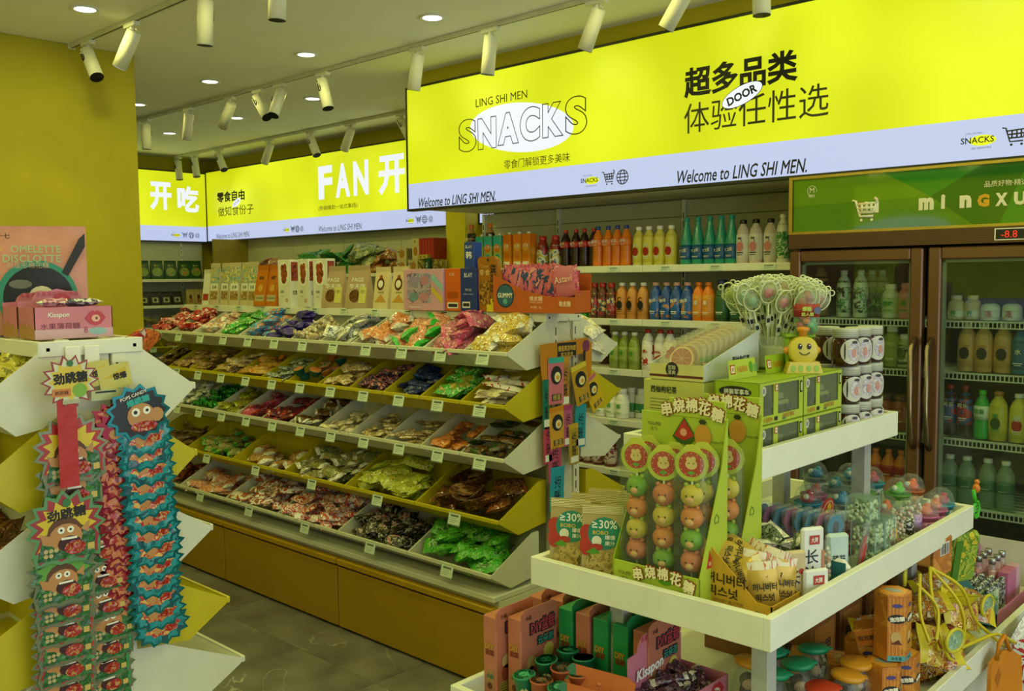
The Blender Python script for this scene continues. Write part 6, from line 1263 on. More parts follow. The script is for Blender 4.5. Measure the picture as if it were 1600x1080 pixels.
heap(pk('mint_bag', .09, .07, .03, F('#4c5c40', '#6c7c58', '#303828', '#8ca080', r=.12), WHT, None), -1.05, -.93, 1.86, 1.92, ZM + .075, .03, 5, 'dark green clear bag of mints behind the nut box', 'mint bags behind nut box', 21, up=.7)
# toy cups with domes
def dome_cup(c, toy, lab):
    e = empty('toy_cup', (0, 0, 0), '', 'toy cup'); b = MB(); b.lathe([(.026, 0), (.035, .052), (.038, .053), (.038, .057), (.036, .057)], mat(c, .35), 16); b.build('cup', e)
    b = MB(); b.lathe([(.0375, .057), (.037, .068), (.030, .088), (.016, .1), (1e-5, .103)], film('#f4fcfc', .07, .04), 18); b.build('dome', e)
    b = MB(); b.ball((0, 0, .066), .022, mat(toy, .35), .018, .015, 10, 6); b.ball((.008, .004, .078), .01, mat(toy, .3), n=8, k=5); b.ball((-.012, -.006, .072), .009, mat('#d8d8c0', .3), n=8, k=5); b.build('toy', e)
    b = MB(); b.lathe([(.0305, .018), (.0335, .042)], F(*lab, s=45), 16); b.build('label_band', e); return e
cups = {'pink': Kind(dome_cup('#c06090', '#d07050', ('#8c58a0', '#c070a0', '#d8a0b8'))), 'blue': Kind(dome_cup('#2890b0', '#b03040', ('#50a8c0', '#d0d8d8', '#2878a0'))), 'green': Kind(dome_cup('#589838', '#60b820', ('#488030', '#a0c060'))), 'red': Kind(dome_cup('#982828', '#5c2818', ('#a03028', '#c8a050', '#701818'))), 'grey': Kind(dome_cup('#70807c', '#2888a8', ('#4c8ca0', '#b8c0b0'))), 'orange': Kind(dome_cup('#b86030', '#d86028', ('#c87838', '#e0c8a0')))}
CP = (('pink', -.895, 2.585, 0), ('pink', -.90, 2.67, 0), ('blue', -.905, 2.745, 0), ('orange', -.985, 2.55, 0), ('red', -.975, 2.46, 0), ('green', -.995, 2.66, .03), ('orange', -.985, 2.735, .03), ('red', -.97, 2.37, 0), ('grey', -1.07, 2.45, .03), ('green', -1.08, 2.62, .03), ('blue', -1.09, 2.71, .04), ('red', -.985, 2.28, 0), ('grey', -1.16, 2.72, .04), ('grey', -1.16, 2.62, .03), ('red', -1.06, 2.28, 0), ('pink', -1.17, 2.5, .03), ('red', -1.13, 2.2, 0), ('red', -1.06, 2.36, 0), ('blue', -1.14, 2.40, .03), ('grey', -1.25, 2.68, .04))
TOYN = {}
for i, (c, x, y, dz) in enumerate(CP):
    TOYN[c] = TOYN.get(c, 0) + 1; row_ = 'front' if x > -.93 else ('second' if x > -1.03 else ('third' if x > -1.12 else 'rear'))
    n_ = sum(1 for q in CP if q[0] == c and ('front' if q[1] > -.93 else ('second' if q[1] > -1.03 else ('third' if q[1] > -1.12 else 'rear'))) == row_)
    side = sorted(q[2] for q in CP if q[0] == c and ('front' if q[1] > -.93 else ('second' if q[1] > -1.03 else ('third' if q[1] > -1.12 else 'rear'))) == row_).index(y)
    cups[c].put((x, y, ZM + dz), rz=R(rnd.uniform(0, 90)), label=f'{c} toy cup with clear dome, {row_} row on the middle tray' + ('' if n_ == 1 else f', {("nearest", "next", "farther", "farthest")[min(side, 3)]} of its colour'))
for (x, y) in ((-1.08, 2.62), (-1.16, 2.6)): pass
b = MB(); b.bbox(-.16, .16, -.2, .2, 0, .028, mat('#606860', .6), .003); o = tag(b.build('cup_carton'), 'low dark carton raising the rear toy cups', 'box'); o.location = (-1.12, 2.56, ZM) if False else (-1.22, 2.57, ZM); o.scale = (.55, 1, 1)
M = face_m((0, 0, 0), '+x'); b = MB(); b.prism([(.038 * math.cos(R(a)), .03 + .026 * math.sin(R(a))) for a in range(0, 360, 20)], .003, mat('#a82820', .35), M); b.disc(0, .03, .032, mat('#d8b098', .4), M, .0033, 18, .021); b.disc(0, .03, .029, mat('#a82820', .35), M, .0036, 18, .018); b.text('糖果', mat('#d8b030', .4), M, 0, .03, w=.045, bold=.05, z=.004, rot=.3); b.box(-.002, .002, -.004, .002, -.05, .01, RDT)
o = tag(b.build('oval_sign'), 'red oval candy sign standing among the toy cups', 'sign'); o.location = (-.99, 2.2, ZM + .10); o.rotation_euler = (R(25), 0, 0)
b = MB(); b.lathe([(.03, 0), (.034, .05), (.034, .055)], mat('#982820', .35), 14); o = tag(b.build('red_cup'), 'red cup under the oval sign', 'cup'); o.location = (-.985, 2.205, ZM)
e = empty('fan_toy', (-.835, 2.83, .93), 'green and orange whistle fan toy hooked at far tray corner', 'toy'); b = MB(); b.tube([(0, .024 * math.cos(R(a)), .024 * math.sin(R(a))) for a in range(0, 360, 30)], .004, mat('#40b828', .35), 6, True)
for z in (-.014, -.005, .005, .014): b.tube([(0, -.02, z), (0, .02, z)], .002, mat('#40b828', .35), 5)
b.tube([(0, -.012, .024), (0, -.03, .06)], .006, mat('#40b828', .35), 6); b.build('fan_ring', e); b = MB(); b.ball((0, -.005, .062), .011, mat('#c87820', .35), .009, .014, 8, 6); b.ball((0, .0, .08), .008, mat('#c87820', .35), n=8, k=5); b.build('orange_figure', e)
o = boxp('green_bag', 'yellow-green cartoon-print bag hanging under the far tray corner', .11, .03, .15, F('#7ca030', '#a8b840', '#5c8820', '#c8b830', s=30), [('r', .05, .3, .1, .9, mat('#487c20', .4))], bev=.01, cat='bag'); o.location = (-.86, 2.76, .73); o.rotation_euler = (R(8), 0, R(70))

# ---- upper tray: building-set boxes
def jeep_box():
    e = empty('building_set_box', (0, 0, 0), '', 'box'); L, D, Hh = .215, .115, .098; b = MB()   # long side along y, window side +x
    b.box(-D, -D + .002, 0, L, 0, Hh, LIM); b.box(-D, 0, 0, .002, 0, Hh, LIM); b.box(-D, 0, L - .002, L, 0, Hh, LIM); b.box(-D, 0, 0, L, 0, .002, LIM); b.box(-D, -.0, 0, L, Hh - .002, Hh, LIM)
    for a in ((0, L, 0, .02), (0, L, Hh - .008, Hh), (0, .018, .02, Hh - .008), (.068, .088, .02, Hh - .008), (.195, L, .02, Hh - .008)): b.box(-.002, 0, a[0], a[1], a[2], a[3], LIM2)
    b.build('carton', e)
    b = MB(); b.box(-.004, -.003, .01, L - .01, .01, Hh - .006, film('#f0f8e8', .07, .05)); b.build('window_film', e)
    b = MB(); b.box(-.08, -.075, .014, L - .01, .01, Hh - .01, mat('#6c7418', .5)); KH = mat('#8c8c5c', .5); KD_ = mat('#4c5438', .5)
    b.bbox(-.05, -.02, .10, .18, .028, .045, KD_, .003); b.bbox(-.048, -.022, .125, .16, .045, .062, KH, .003); b.bbox(-.018, -.012, .11, .165, .036, .046, KH, .002)
    for y in (.112, .168): b.lathe([(.011, -.004), (.011, .004)], BLACK, 10, Matrix.Translation((-.016, y, .028)) @ Matrix.Rotation(R(90), 4, 'Y'))
    b.build('toy_jeep', e); b = MB(); b.ball((-.03, .043, .068), .01, mat('#c8b890', .4), n=8, k=5); b.bbox(-.04, -.02, .032, .055, .03, .058, mat('#c8bc98', .5), .003); b.bbox(-.038, -.022, .036, .042, .018, .032, KD_, .002); b.bbox(-.038, -.022, .045, .051, .018, .032, KD_, .002); b.build('toy_figure', e)
    M = face_m((.0, 0, 0), '+x'); b = MB(); b.disc(.018, Hh - .02, .011, mat('#c8ccb0', .4), M, .001, 12); b.disc(.018, Hh - .02, .007, GREY, M, .0014, 8); b.rect(.071, .085, Hh - .024, Hh - .008, RDT, M, .001); b.rect(.073, .083, Hh - .022, Hh - .01, CRT, M, .0014); b.text('积木', RDT, M, .078, Hh - .016, w=.008, z=.002)
    b.rect(.197, .208, .06, .088, INK, M, .001); b.rect(.199, .206, .064, .084, mat('#b8c0b0', .4), M, .0014); b.text('小品积木', mat('#b87820', .4), M, .04, .011, w=.045, h=.012, bold=.03); b.rect(.07, .085, .006, .015, INK, M, .001); b.text('拼装军事车', RDT, M, .14, .013, w=.06); b.rect(.11, .125, .004, .009, mat('#38785c', .4), M, .001)
    M = face_m((-D / 2, -.0003, 0), '-y'); b.disc(-.004, .075, .042, INK, M, .0004, 18, .013); b.text('拼装军事车', WHITE, M, .0, .075, w=.065, bold=.02); b.disc(.035, .045, .008, mat('#8c2c18', .4), M, .0006, 10); b.text('3+', WHITE, M, .035, .045, w=.008); b.poly([(-.0, .035), (.02, .04), (.015, .02), (.03, .012), (.0, .01)], LIMD, M, .0005); b.build('carton_print', e)
    return e
JB = Kind(jeep_box()); JL = 'lime toy building-set box with windows, '
for x, y, z, w in ((-1.02, 1.90, 0, 'bottom layer, near'), (-1.02, 2.118, 0, 'bottom layer, far'), (-1.02, 1.90, .099, 'top layer, near'), (-1.02, 2.118, .099, 'top layer, far'), (-1.14, 1.93, 0, 'bottom layer behind the near one'), (-1.14, 2.148, 0, 'bottom layer behind the far one'), (-1.14, 2.148, .099, 'top layer behind the far one')): JB.put((x, y, ZU + z), label=JL + w)
def flap(label, x, y, z, L=.13, m=LIM2, rz=0, tilt=0):
    b = MB(); M = face_m((0, 0, 0), '+x'); b.prism([(0, 0), (L, 0), (L - .004, .045), (.004, .045)], .0015, m, M); b.rect(.008, .03, .012, .034, RDT, M, .0018); b.rect(.011, .027, .015, .031, CRT, M, .0022); b.text('积', RDT, M, .019, .023, w=.01, z=.003); b.text('小品积木', mat('#b87820', .4), M, .062, .022, w=.052, h=.016, bold=.04, z=.002); b.disc(.104, .024, .010, LIMD, M, .0019, 8, .014); b.rect(.117, .128, .012, .03, mat('#50a050', .4), M, .002)
    o = tag(b.build('carton_flap'), label, 'box flap'); o.location = (x, y, z); o.rotation_euler = (0, tilt, rz)
flap('lime lettered flap standing on near building-set boxes', -1.10, 1.905, ZU + .198, tilt=-.15)
flap('dark lime flap behind the train toy', -1.10, 2.08, ZU + .198, m=LIM, tilt=-.15)
flap('dark lime flap left of the lettered one', -1.19, 1.93, ZU + .199, m=LIMD, tilt=-.15); flap('long dark green flap below the lollipop bucket', -1.19, 2.07, ZU + .199, L=.2, m=LIMD, tilt=-.1)
# tea display
e = empty('tea_display', (-1.335, 1.90, ZU), 'pale lime box stack lettered 西柚枸杞茶 with citrus tea bags on top', 'display box'); b = MB(); TB = mat('#b8bc60', .5); b.bbox(0, .17, 0, .16, 0, .188, TB, .002); b.build('lower_box', e)
M = face_m((0, -.0004, 0), '-y'); b = MB(); b.text('西柚枸杞茶', INK, M, .06, .165, w=.075, h=.017, bold=.03)
for i in range(9): b.rect(.02, .08, .14 - i * .008, .1415 - i * .008, mat('#5c6030', .5), M, .0005)
b.build('lettering', e)
b = MB(); b.box(.02, .17, -.002, .0005, .19, .228, mat('#c8c478', .5)); b.box(.02, .17, -.0025, -.0015, .196, .202, BRNO); b.prism([(0, .19), (.26, .19), (.26, .30), (.0, .228)], .002, mat('#c0c8c0', .5), face_m((.17, 0, 0), '+x')); b.prism([(0, .19), (.26, .19), (.26, .30), (.0, .228)], .002, mat('#c0c8c0', .5), face_m((.02, 0, 0), '+x')); b.box(.02, .17, 0, .26, .189, .192, mat('#c8c478', .5)); b.box(.02, .17, .258, .26, .19, .3, mat('#c0c8c0', .5)); b.build('upper_tray', e)
b = MB(); b.disc(.085, .215, .018, INK, M, .003, 16); b.text('至醇', CRT, M, .085, .22, w=.022, z=.004); b.text('清爽', CRT, M, .085, .208, w=.022, z=.004); b.text('西柚枸杞茶', INK, face_m((.172, 0, 0), '+x'), .17, .232, w=.085, h=.02, bold=.03, z=.001); b.build('tray_lettering', e)
def teabag():
    b = MB(); b.bbox(-.06, .06, -.008, .008, 0, .085, film('#f4f4e4', .16, .15), .008); o = tag(b.build('tea_bag'), '', 'tea bag'); b = MB(); M = face_m((0, -.003, 0), '-y'); b.disc(0, .045, .033, mat('#c89c30', .4), M, 0, 18); b.disc(0, .045, .030, mat('#d8d0a0', .4), M, .0006, 18); b.disc(0, .045, .027, mat('#a05020', .4), M, .0012, 18)
    for a in range(0, 360, 40): b.rect(-.0008, .0008, 0, .027, mat('#c89060', .4), M @ Matrix.Translation((0, .045, 0)) @ Matrix.Rotation(R(a), 4, 'Z'), .002)
    for x, y in ((-.035, .06), (-.028, .068), (-.038, .05)): b.disc(x, y, .007, mat('#8c2818', .4), M, .002, 8)
    b.build('citrus_slice', o); return o
K = Kind(teabag())
for i in range(9): K.put((-1.24, 1.915 + i * .026, ZU + .195 + i * .005), rot=(R(-18), 0, R(8)), label=which(i, 9, 'clear tea bags with citrus slices').replace('leftmost', 'frontmost').replace('rightmost', 'rearmost').replace('from left', 'from front').replace('from right', 'from rear'), group='citrus tea bags')
# lollipop bucket
BKX, BKY, BKZ = -1.155, 2.235, ZU + .199
b = MB(); b.bbox(-.12, .0, 0, .2, 0, .198, LIM, .002); o = tag(b.build('green_box'), 'plain lime box supporting the lollipop bucket', 'box'); o.location = (-1.142, 2.13, ZU) ; bpy.data.objects.remove(o)
b = MB(); b.bbox(-.055, .055, -.05, .05, 0, .085, film('#f0f4e0', .32, .15), .006); b.bbox(-.052, .052, -.047, .047, .001, .06, mat('#c0c8a0', .5), .006); o = tag(b.build('lollipop_bucket'), 'milky clear square bucket holding paddle lollipops', 'bucket'); o.location = (BKX, BKY, BKZ)
def paddle(c):
    e = empty('lollipop', (0, 0, 0), '', 'lollipop'); b = MB(); FR = mat('#ccd4a8', .25); SC2 = film('#eef4dc', .22, .08)
    b.lathe([(.0022, 0), (.0022, .152)], FR, 5); M = face_m((0, 0, .18), '-y')
    b.tube([(.022 * math.cos(R(a)), .028 * math.sin(R(a)) + (.004 if 45 < a < 135 else 0), 0) for a in range(0, 360, 20)], .0022, FR, 5, True, M)
    for sx in (-1, 1): b.tube([(sx * .017 + .007 * math.cos(R(a)), .027 + .007 * math.sin(R(a)), 0) for a in range(0, 360, 45)], .0018, FR, 5, True, M)
    b.build('frame', e); b = MB(); b.lathe([(1e-5, -.006), (.02, -.004), (.022, 0), (.02, .004), (1e-5, .006)], SC2, 12, Matrix.Translation((0, 0, .18)) @ Matrix.Rotation(R(90), 4, 'X')); b.build('clear_shell', e)
    b = MB(); b.ball((0, 0, .178), .014, mat(c, .35), .006, .014, 8, 6); b.build('candy', e); b = MB(); b.rect(-.006, .006, .09, .118, mat('#c8ccb0', .4), face_m((0, -.0025, 0), '-y')); b.rect(-.004, .004, .10, .112, INK, face_m((0, -.003, 0), '-y')); b.build('tag_print', e); return e
LK = [Kind(paddle(c)) for c in ('#c86070', '#a8b848', '#c8b838', '#b83048', '#78a878')]; LN = ('pink', 'green', 'yellow', 'red', 'pale green')
rr = random.Random(5); sp = []
for j in range(7):
    for i in range(9):
        u = (i - 4) / 4; v = (j - 3) / 3; sp.append((u, v))
for i, (u, v) in enumerate(sp):
    c = (1 if u < -.5 else (3 if rr.random() < .25 else (0 if rr.random() < .65 else 2))) if rr.random() < .8 else 4
    tx = u * .52 + rr.uniform(-.08, .08); ty = v * .38 + rr.uniform(-.08, .08)
    LK[c].put((BKX + u * .035, BKY + v * .03, BKZ + .008 + rr.uniform(-.005, .022)), rot=(-ty * .8, tx * .75, rr.uniform(.2, 1.1)), label=f'{LN[c]} animal-shaped paddle lollipop in the clear bucket', group=f'{LN[c]} paddle lollipops in the bucket')
# train toy with candy jar
e = empty('train_toy', (-1.065, 2.19, ZU + .1975), 'yellow and green smiling train candy toy on the lime boxes', 'toy'); e.rotation_euler = (0, 0, R(42)); TY = mat('#c8b838', .35); TG = mat('#88b020', .35); TO = mat('#d08820', .35)
b = MB(); b.bbox(-.035, .035, -.0, .07, .018, .085, TG, .006); b.bbox(-.037, .037, -.004, .074, .085, .095, TG, .004); b.build('cab', e)
b = MB(); b.lathe([(.036, 0), (.036, .03), (.03, .034)], TY, 18, Matrix.Translation((0, .0, .055)) @ Matrix.Rotation(R(90), 4, 'X')); b.prism([(-.045, 0), (.045, 0), (.036, .028), (-.036, .028)], .035, TY, face_m((0, -.005, 0), '-y')); b.lathe([(.010, .075), (.010, .1), (.016, .104), (.016, .112), (.008, .114)], TO, 12, Matrix.Translation((0, -.02, 0))); b.build('face_front', e)
b = MB(); M = face_m((0, -.0345, .06), '-y')
for x in (-.011, .011): b.disc(x, .006, .0055, INK, M, .001, 10, .0075); b.disc(x + .001, .009, .002, WHITE, M, .0015, 6)
b.tube([(-.012, -.008, .001), (-.006, -.014, .001), (.004, -.015, .001), (.013, -.009, .001)], .0012, INK, 4, M=M); M = face_m((0, -.0405, 0), '-y')
for x in (-.028, -.01, .01, .028): b.disc(x, .012, .006, TG, M, .0008, 10, .008)
b.build('face_print', e); b = MB()
for sx in (-1, 1): b.ball((sx * .038, -.012, .055), .009, TO, n=8, k=6); b.lathe([(.016, -.004), (.016, .004)], TO, 14, Matrix.Translation((sx * .036, .045, .016)) @ Matrix.Rotation(R(90), 4, 'Y'))
b.build('wheel', e)
o = empty('candy_jar', (-1.055, 2.2, ZU + .1975 + .096), 'clear jar of round green and orange sweets on the train toy', 'jar'); b = MB(); b.lathe([(.028, 0), (.033, .012), (.033, .035), (.03, .045), (.032, .06), (.032, .075), (.03, .082), (.033, .084), (.033, .10), (.028, .103)], film('#f0f8e8', .12, .05), 18); b.build('jar_body', o)
b = MB(); rr = random.Random(3)
for k in range(16): a = k * 2.4; b.ball((.019 * math.cos(a), .019 * math.sin(a), .011 + .011 * (k // 5)), .0095, mat(('#308c28', '#30a030', '#c87828', '#b04858')[k % 4], .3), n=8, k=6)
b.build('sweets', o)['kind'] = 'stuff'
b = MB(); b.lathe([(.0312, .042), (.0325, .074)], mat('#982820', .4), 18); M = Matrix.Rotation(R(40), 4, 'Z') @ face_m((0, -.0328, 0), '-y'); b.text('爆糖', mat('#a8c030', .4), M, -.008, .062, w=.022, h=.012, bold=.05); b.text('超人糖', mat('#a8c030', .4), M, -.006, .049, w=.03, bold=.03); b.disc(.018, .058, .009, mat('#485878', .4), M, .0006, 10); b.build('label_band', o)
# honey jars
def hjar():
    b = MB(); b.lathe([(.030, 0), (.034, .006), (.036, .03), (.036, .055), (.032, .072), (.030, .075)], mat('#3c1c10', .08, coat=.5), 18); o = tag(b.build('honey_jar'), '', 'jar')
    b = MB(); b.lathe([(.033, .075), (.033, .096), (.0325, .098), (.031, .0985)], mat('#b8bcac', .4), 20)
    for z in (.079, .084, .089): b.lathe([(.0335, z), (.0335, z + .002)], mat('#a4a898', .4), 20)
    b.build('lid', o); b = MB()
    def on(cx, cz, rx, rz, m, off):   # oval printed on the jar wall facing +x
        V = [((.0364 + off) * math.cos((cx + q * rx * math.cos(t)) / .036), (.0364 + off) * math.sin((cx + q * rx * math.cos(t)) / .036), .04 + cz + q * rz * math.sin(t)) for q in (1, .72, .44, .16) for t in [i * math.pi / 12 for i in range(24)]]
        b.add(V, [(j * 24 + i, j * 24 + (i + 1) % 24, j * 24 + 24 + (i + 1) % 24, j * 24 + 24 + i) for j in range(3) for i in range(24)] + [tuple(range(72, 96))], m, True)
    on(0, -.0, .030, .033, mat('#c8c8bc', .45), .0005); on(.006, .0, .018, .024, F('#a8a4b8', '#b8a0a0', '#c8c8c0', '#8c88a8', s=90, b=0), .0012); on(-.019, 0, .002, .022, mat('#38302c', .5), .0012); on(.006, .024, .008, .004, mat('#303030', .5), .0018); on(.004, -.004, .006, .012, mat('#c08878', .5), .0019)
    b.build('oval_label', o); return o
K = Kind(hjar()); r0, r1 = -1.035, -1.115
JJ = [(r0, 2.40, 0), (r0, 2.475, 0), (r0, 2.55, 0), (r0 - .02, 2.605, 0), (r1, 2.40, 0), (r1, 2.475, 0), (r1, 2.55, 0), (r0, 2.40, 1), (r0, 2.475, 1), (r0, 2.55, 1), (r1, 2.44, 1), (r1, 2.52, 1), (r0, 2.385, 2), (r0, 2.465, 2), (r0, 2.545, 2), (r1, 2.45, 2)]
for x, y, l in JJ:
    same = sorted(q[1] for q in JJ if q[2] == l and (q[0] > -1.08) == (x > -1.08)); K.put((x, y, ZU + .001 + l * .0995), rz=R(-36 + rnd.uniform(-8, 8)), label=f'dark honey-tea jar with white lid, {("bottom", "middle", "top")[l]} layer, {"front" if x > -1.08 else "back"} row, {("nearest", "second", "third", "farthest")[same.index(y)]}')

# ---- lowest tray
PKB = mat('#b87058', .45); GRB = mat('#1c8c50', .45)
def diy(c, m, txt=True):
    e = empty('craft_kit_box', (0, 0, 0), '', 'box'); L, D, Hh = .135, .045, .205; b = MB(); b.bbox(-D, 0, 0, L, 0, Hh, m, .002); b.prism([(.0, Hh - .03), (L, Hh - .03), (L, Hh + .012), (L - .015, Hh + .022), (.015, Hh + .022), (0, Hh + .012)], .002, m, face_m((-.001, 0, 0), '+x')); b.build('carton', e)
    b = MB(); M = face_m((.0012, 0, 0), '+x'); YT_ = mat('#a8a048', .4)
    if txt:
        b.text('DIY盆栽', INK, M, .078, Hh - .028, w=.098, h=.042, bold=.14, z=.0006, rot=.03); b.text('DIY盆栽', mat('#c03c48', .4), M, .078, Hh - .028, w=.088, h=.033, bold=.02, z=.0016, rot=.03); b.text('云朵泥', INK, M, .088, Hh - .066, w=.064, h=.027, bold=.12, z=.0008); b.text('云朵泥', mat('#30a088', .4), M, .088, Hh - .066, w=.056, h=.02, bold=.02, z=.0016); b.text('小品', BRNO, M, .025, Hh - .0, w=.022, bold=.04); pass
        b.disc(.035, .09, .018, mat('#b8a068', .4), M, .0008, 12); b.disc(.035, .06, .018, mat('#8c4028', .4), M, .0008, 12, .022); b.disc(.1, .105, .02, mat('#c8b858', .4), M, .0008, 14); b.disc(.07, .085, .01, mat('#b84818', .4), M, .0009, 8); b.rect(.01, .05, .0, .04, YT_, M, .0008)
        for k in range(6): b.rect(.013, .046, .005 + k * .006, .007 + k * .006, mat('#3c3c1c', .5), M, .0012)
    b.build('front_print', e); b = MB(); M = face_m((-D / 2, -.0003, 0), '-y'); b.text('DIY', mat('#b88830', .4), M, 0, .13, w=.03, h=.016, bold=.08); b.text('盆栽', mat('#7c3018', .4), M, 0, .115, w=.03, bold=.05); b.rect(-.014, .014, .02, .07, mat('#a07850', .4), M, .0004); b.text('小品', mat('#1c6c50', .4), M, 0, .055, w=.024, bold=.06); b.disc(0, .03, .009, BRNO, M, .0006, 8); b.build('side_print', e); return e
KPk, KGr = Kind(diy('p', PKB)), Kind(diy('g', GRB, False))
for k_, x, y, w in ((KPk, -1.505, 1.63, 'pink craft kit box, front one with DIY lettering in full view'), (KPk, -1.56, 1.60, 'pink craft kit box at the tray corner, partly covered'), (KPk, -1.57, 1.78, 'pink craft kit box, rear left one'), (KPk, -1.515, 1.80, 'pink craft kit box behind the front one'), (KGr, -1.455, 1.765, 'green craft kit box, left one'), (KPk, -1.40, 1.765, 'pink craft kit box between green boxes'), (KGr, -1.345, 1.765, 'green craft kit box, middle one'), (KGr, -1.285, 1.765, 'green craft kit box, right one'), (KPk, -1.225, 1.765, 'pink craft kit box at right end behind the lip card')): k_.put((x, y, ZL), label=w)
def pcup(c, f):
    b = MB(); b.lathe([(.02, 0), (.026, .062), (.028, .063), (.028, .066), (.026, .0665)], mat(c, .4), 16); o = tag(b.build('candy_cup'), '', 'cup'); b = MB(); b.lathe([(1e-5, .0672), (.0255, .0672)], F(*f, s=60, r=.2), 16); b.build('foil_lid', o); b = MB(); b.disc(0, .03, .012, mat('#c0b890', .4), face_m((0, -.0225, 0), '-y'), .001, 10); b.build('print', o); return o
KG_, KO_ = Kind(pcup('#208c64', ('#209c70', '#48c090', '#186c50'))), Kind(pcup('#b86038', ('#38a890', '#b87850', '#206c60')))
CPS = ((KG_, -1.46, 1.60, .03, 'green'), (KG_, -1.455, 1.675, .045, 'green'), (KO_, -1.40, 1.66, .045, 'orange'), (KO_, -1.41, 1.595, .03, 'orange'), (KG_, -1.35, 1.595, .035, 'green'), (KG_, -1.445, 1.735, .05, 'green'), (KO_, -1.345, 1.665, .04, 'orange'), (KO_, -1.30, 1.58, .03, 'orange'), (KG_, -1.385, 1.725, .05, 'green'))
for k, (k_, x, y, dz, c) in enumerate(CPS): k_.put((x, y, ZL + dz), rot=(rnd.uniform(-.1, .1), rnd.uniform(-.1, .1), .6), label=f'{c} candy cup with foil lid, ' + ('leftmost at the tray corner', 'behind the leftmost', 'beside the pink box lettering', 'front centre', 'right front', 'farthest back green', 'right of centre', 'rightmost front', 'under the orange flap')[k])
b = MB(); b.bbox(-.12, .09, -.08, .1, 0, .028, mat('#8c5030', .6), .002); o = tag(b.build('cup_carton'), 'shallow brown carton under the candy cups', 'box'); o.location = (-1.38, 1.66, ZL)
ORF = mat('#b85c2c', .5)
for i, (x, y, z, a, w) in enumerate(((-1.30, 1.66, .10, .25, 'orange card flap with hook, rear one'), (-1.265, 1.585, .09, .3, 'orange card flap with hook, front one'))):
    b = MB(); M = face_m((0, 0, 0), '-y'); b.prism([(-.08, -.05), (.1, -.05), (.1, .02), (.08, .03), (-.07, .03), (-.08, .02)], .002, ORF, M); b.poly([(-.08, -.01), (-.05, .0), (-.06, .028), (-.07, .03), (-.08, .02)], mat('#1c6c60', .4), M, .0024); b.ball((.01, .0, .002), .006, mat('#c87848', .4), n=8, k=5, M=M); b.text('糖果', mat('#8c3818', .4), M, .06, -.015, w=.04, z=.003)
    o = tag(b.build('card_flap'), w, 'card'); o.location = (x, y, ZL + z); o.rotation_euler = (R(-28), 0, R(8))
kb = lipbox((-1.165, 1.80, ZL + .03), 'pink lip-print display box of dark candy sticks under the tray', .22, .13, .07, .17, rz=0)
b = MB(); M = face_m((-.0615, 0, .014), '+x'); b.text('Kisspon', WHITE, M, -.03, .075, w=.11, h=.034, bold=.05, shear=.2, z=.003, rot=.1); b.build('header_lettering', kb)
heap(pk('candy_stick', .09, .022, .018, F('#3c2038', '#5c3450', '#201420', '#8c6c80', r=.15), WHT, None), -1.21, -1.12, 1.71, 1.89, ZL + .04, .05, 26, 'dark purple clear-wrapped candy stick in the pink lip box', 'dark candy sticks in lip box', 31, up=.35)
b = MB(); b.bbox(-.07, .07, -.115, .115, 0, .028, mat('#7c3428', .6), .002); o = tag(b.build('red_carton'), 'dull red carton under the pink lip box', 'box'); o.location = (-1.165, 1.80, ZL)
# doll jars
def dolljar(c):
    e = empty('doll_jar', (0, 0, 0), '', 'jar'); b = MB(); b.lathe([(.026, 0), (.034, .02), (.037, .05), (.034, .08), (.024, .1), (.024, .108)], film('#f0f8f0', .08, .04), 18); b.build('jar_body', e)
    b = MB(); b.lathe([(.034, .108), (.037, .112), (.037, .118), (.033, .121)], mat(c, .35), 20); b.box(.03, .043, -.008, .008, .113, .118, mat(c, .35)); b.build('lid', e)
    b = MB(); HR = mat('#3c2418', .6); SKN = mat('#c8a088', .5); b.ball((0, .004, .068), .019, HR, n=12, k=8); b.ball((0, -.004, .064), .0155, SKN, n=12, k=8); b.ball((0, .006, .045), .016, HR, .01, .02, 10, 6)
    M = face_m((0, -.0195, .064), '-y')
    for x in (-.006, .006): b.disc(x, .0, .0028, WHITE, M, .0006, 8); b.disc(x, .0, .0018, INK, M, .0010, 8)
    b.disc(0, -.008, .002, mat('#a84848', .4), M, .0008, 6, .001); b.build('doll_head', e)
    b = MB(); b.lathe([(.018, .008), (.009, .04), (.006, .05)], mat('#5c5c68', .5), 10); b.build('doll_body', e); return e
DJ = {c: Kind(dolljar(h)) for c, h in (('green', '#189068'), ('yellow', '#c88c20'), ('red', '#b83820'))}
DL = (('green', -.985, 1.90, 0, 'nearest'), ('green', -.96, 2.0, 0, 'middle'), ('green', -.97, 2.10, 0, 'farther'), ('green', -1.05, 2.02, 0, 'rear left'), ('yellow', -.862, 2.0, 0, 'front'), ('yellow', -.87, 2.09, 0, 'behind the front one'), ('red', -.868, 1.91, 0, 'cut by the bottom edge'), ('yellow', -1.065, 1.925, 0, 'left of the post'))
for c, x, y, dz, w in DL: DJ[c].put((x, y, ZL + .02), rot=(rnd.uniform(-.12, .05), rnd.uniform(-.1, .12), R(50 + rnd.uniform(-15, 15))), label=f'clear doll jar with {c} lid, {w}')
b = MB(); b.bbox(-.15, .08, -.1, .13, 0, .018, mat('#4c4c40', .6), .002); o = tag(b.build('jar_carton'), 'low dark carton under the doll jars', 'box'); o.location = (-.93, 2.0, ZL)
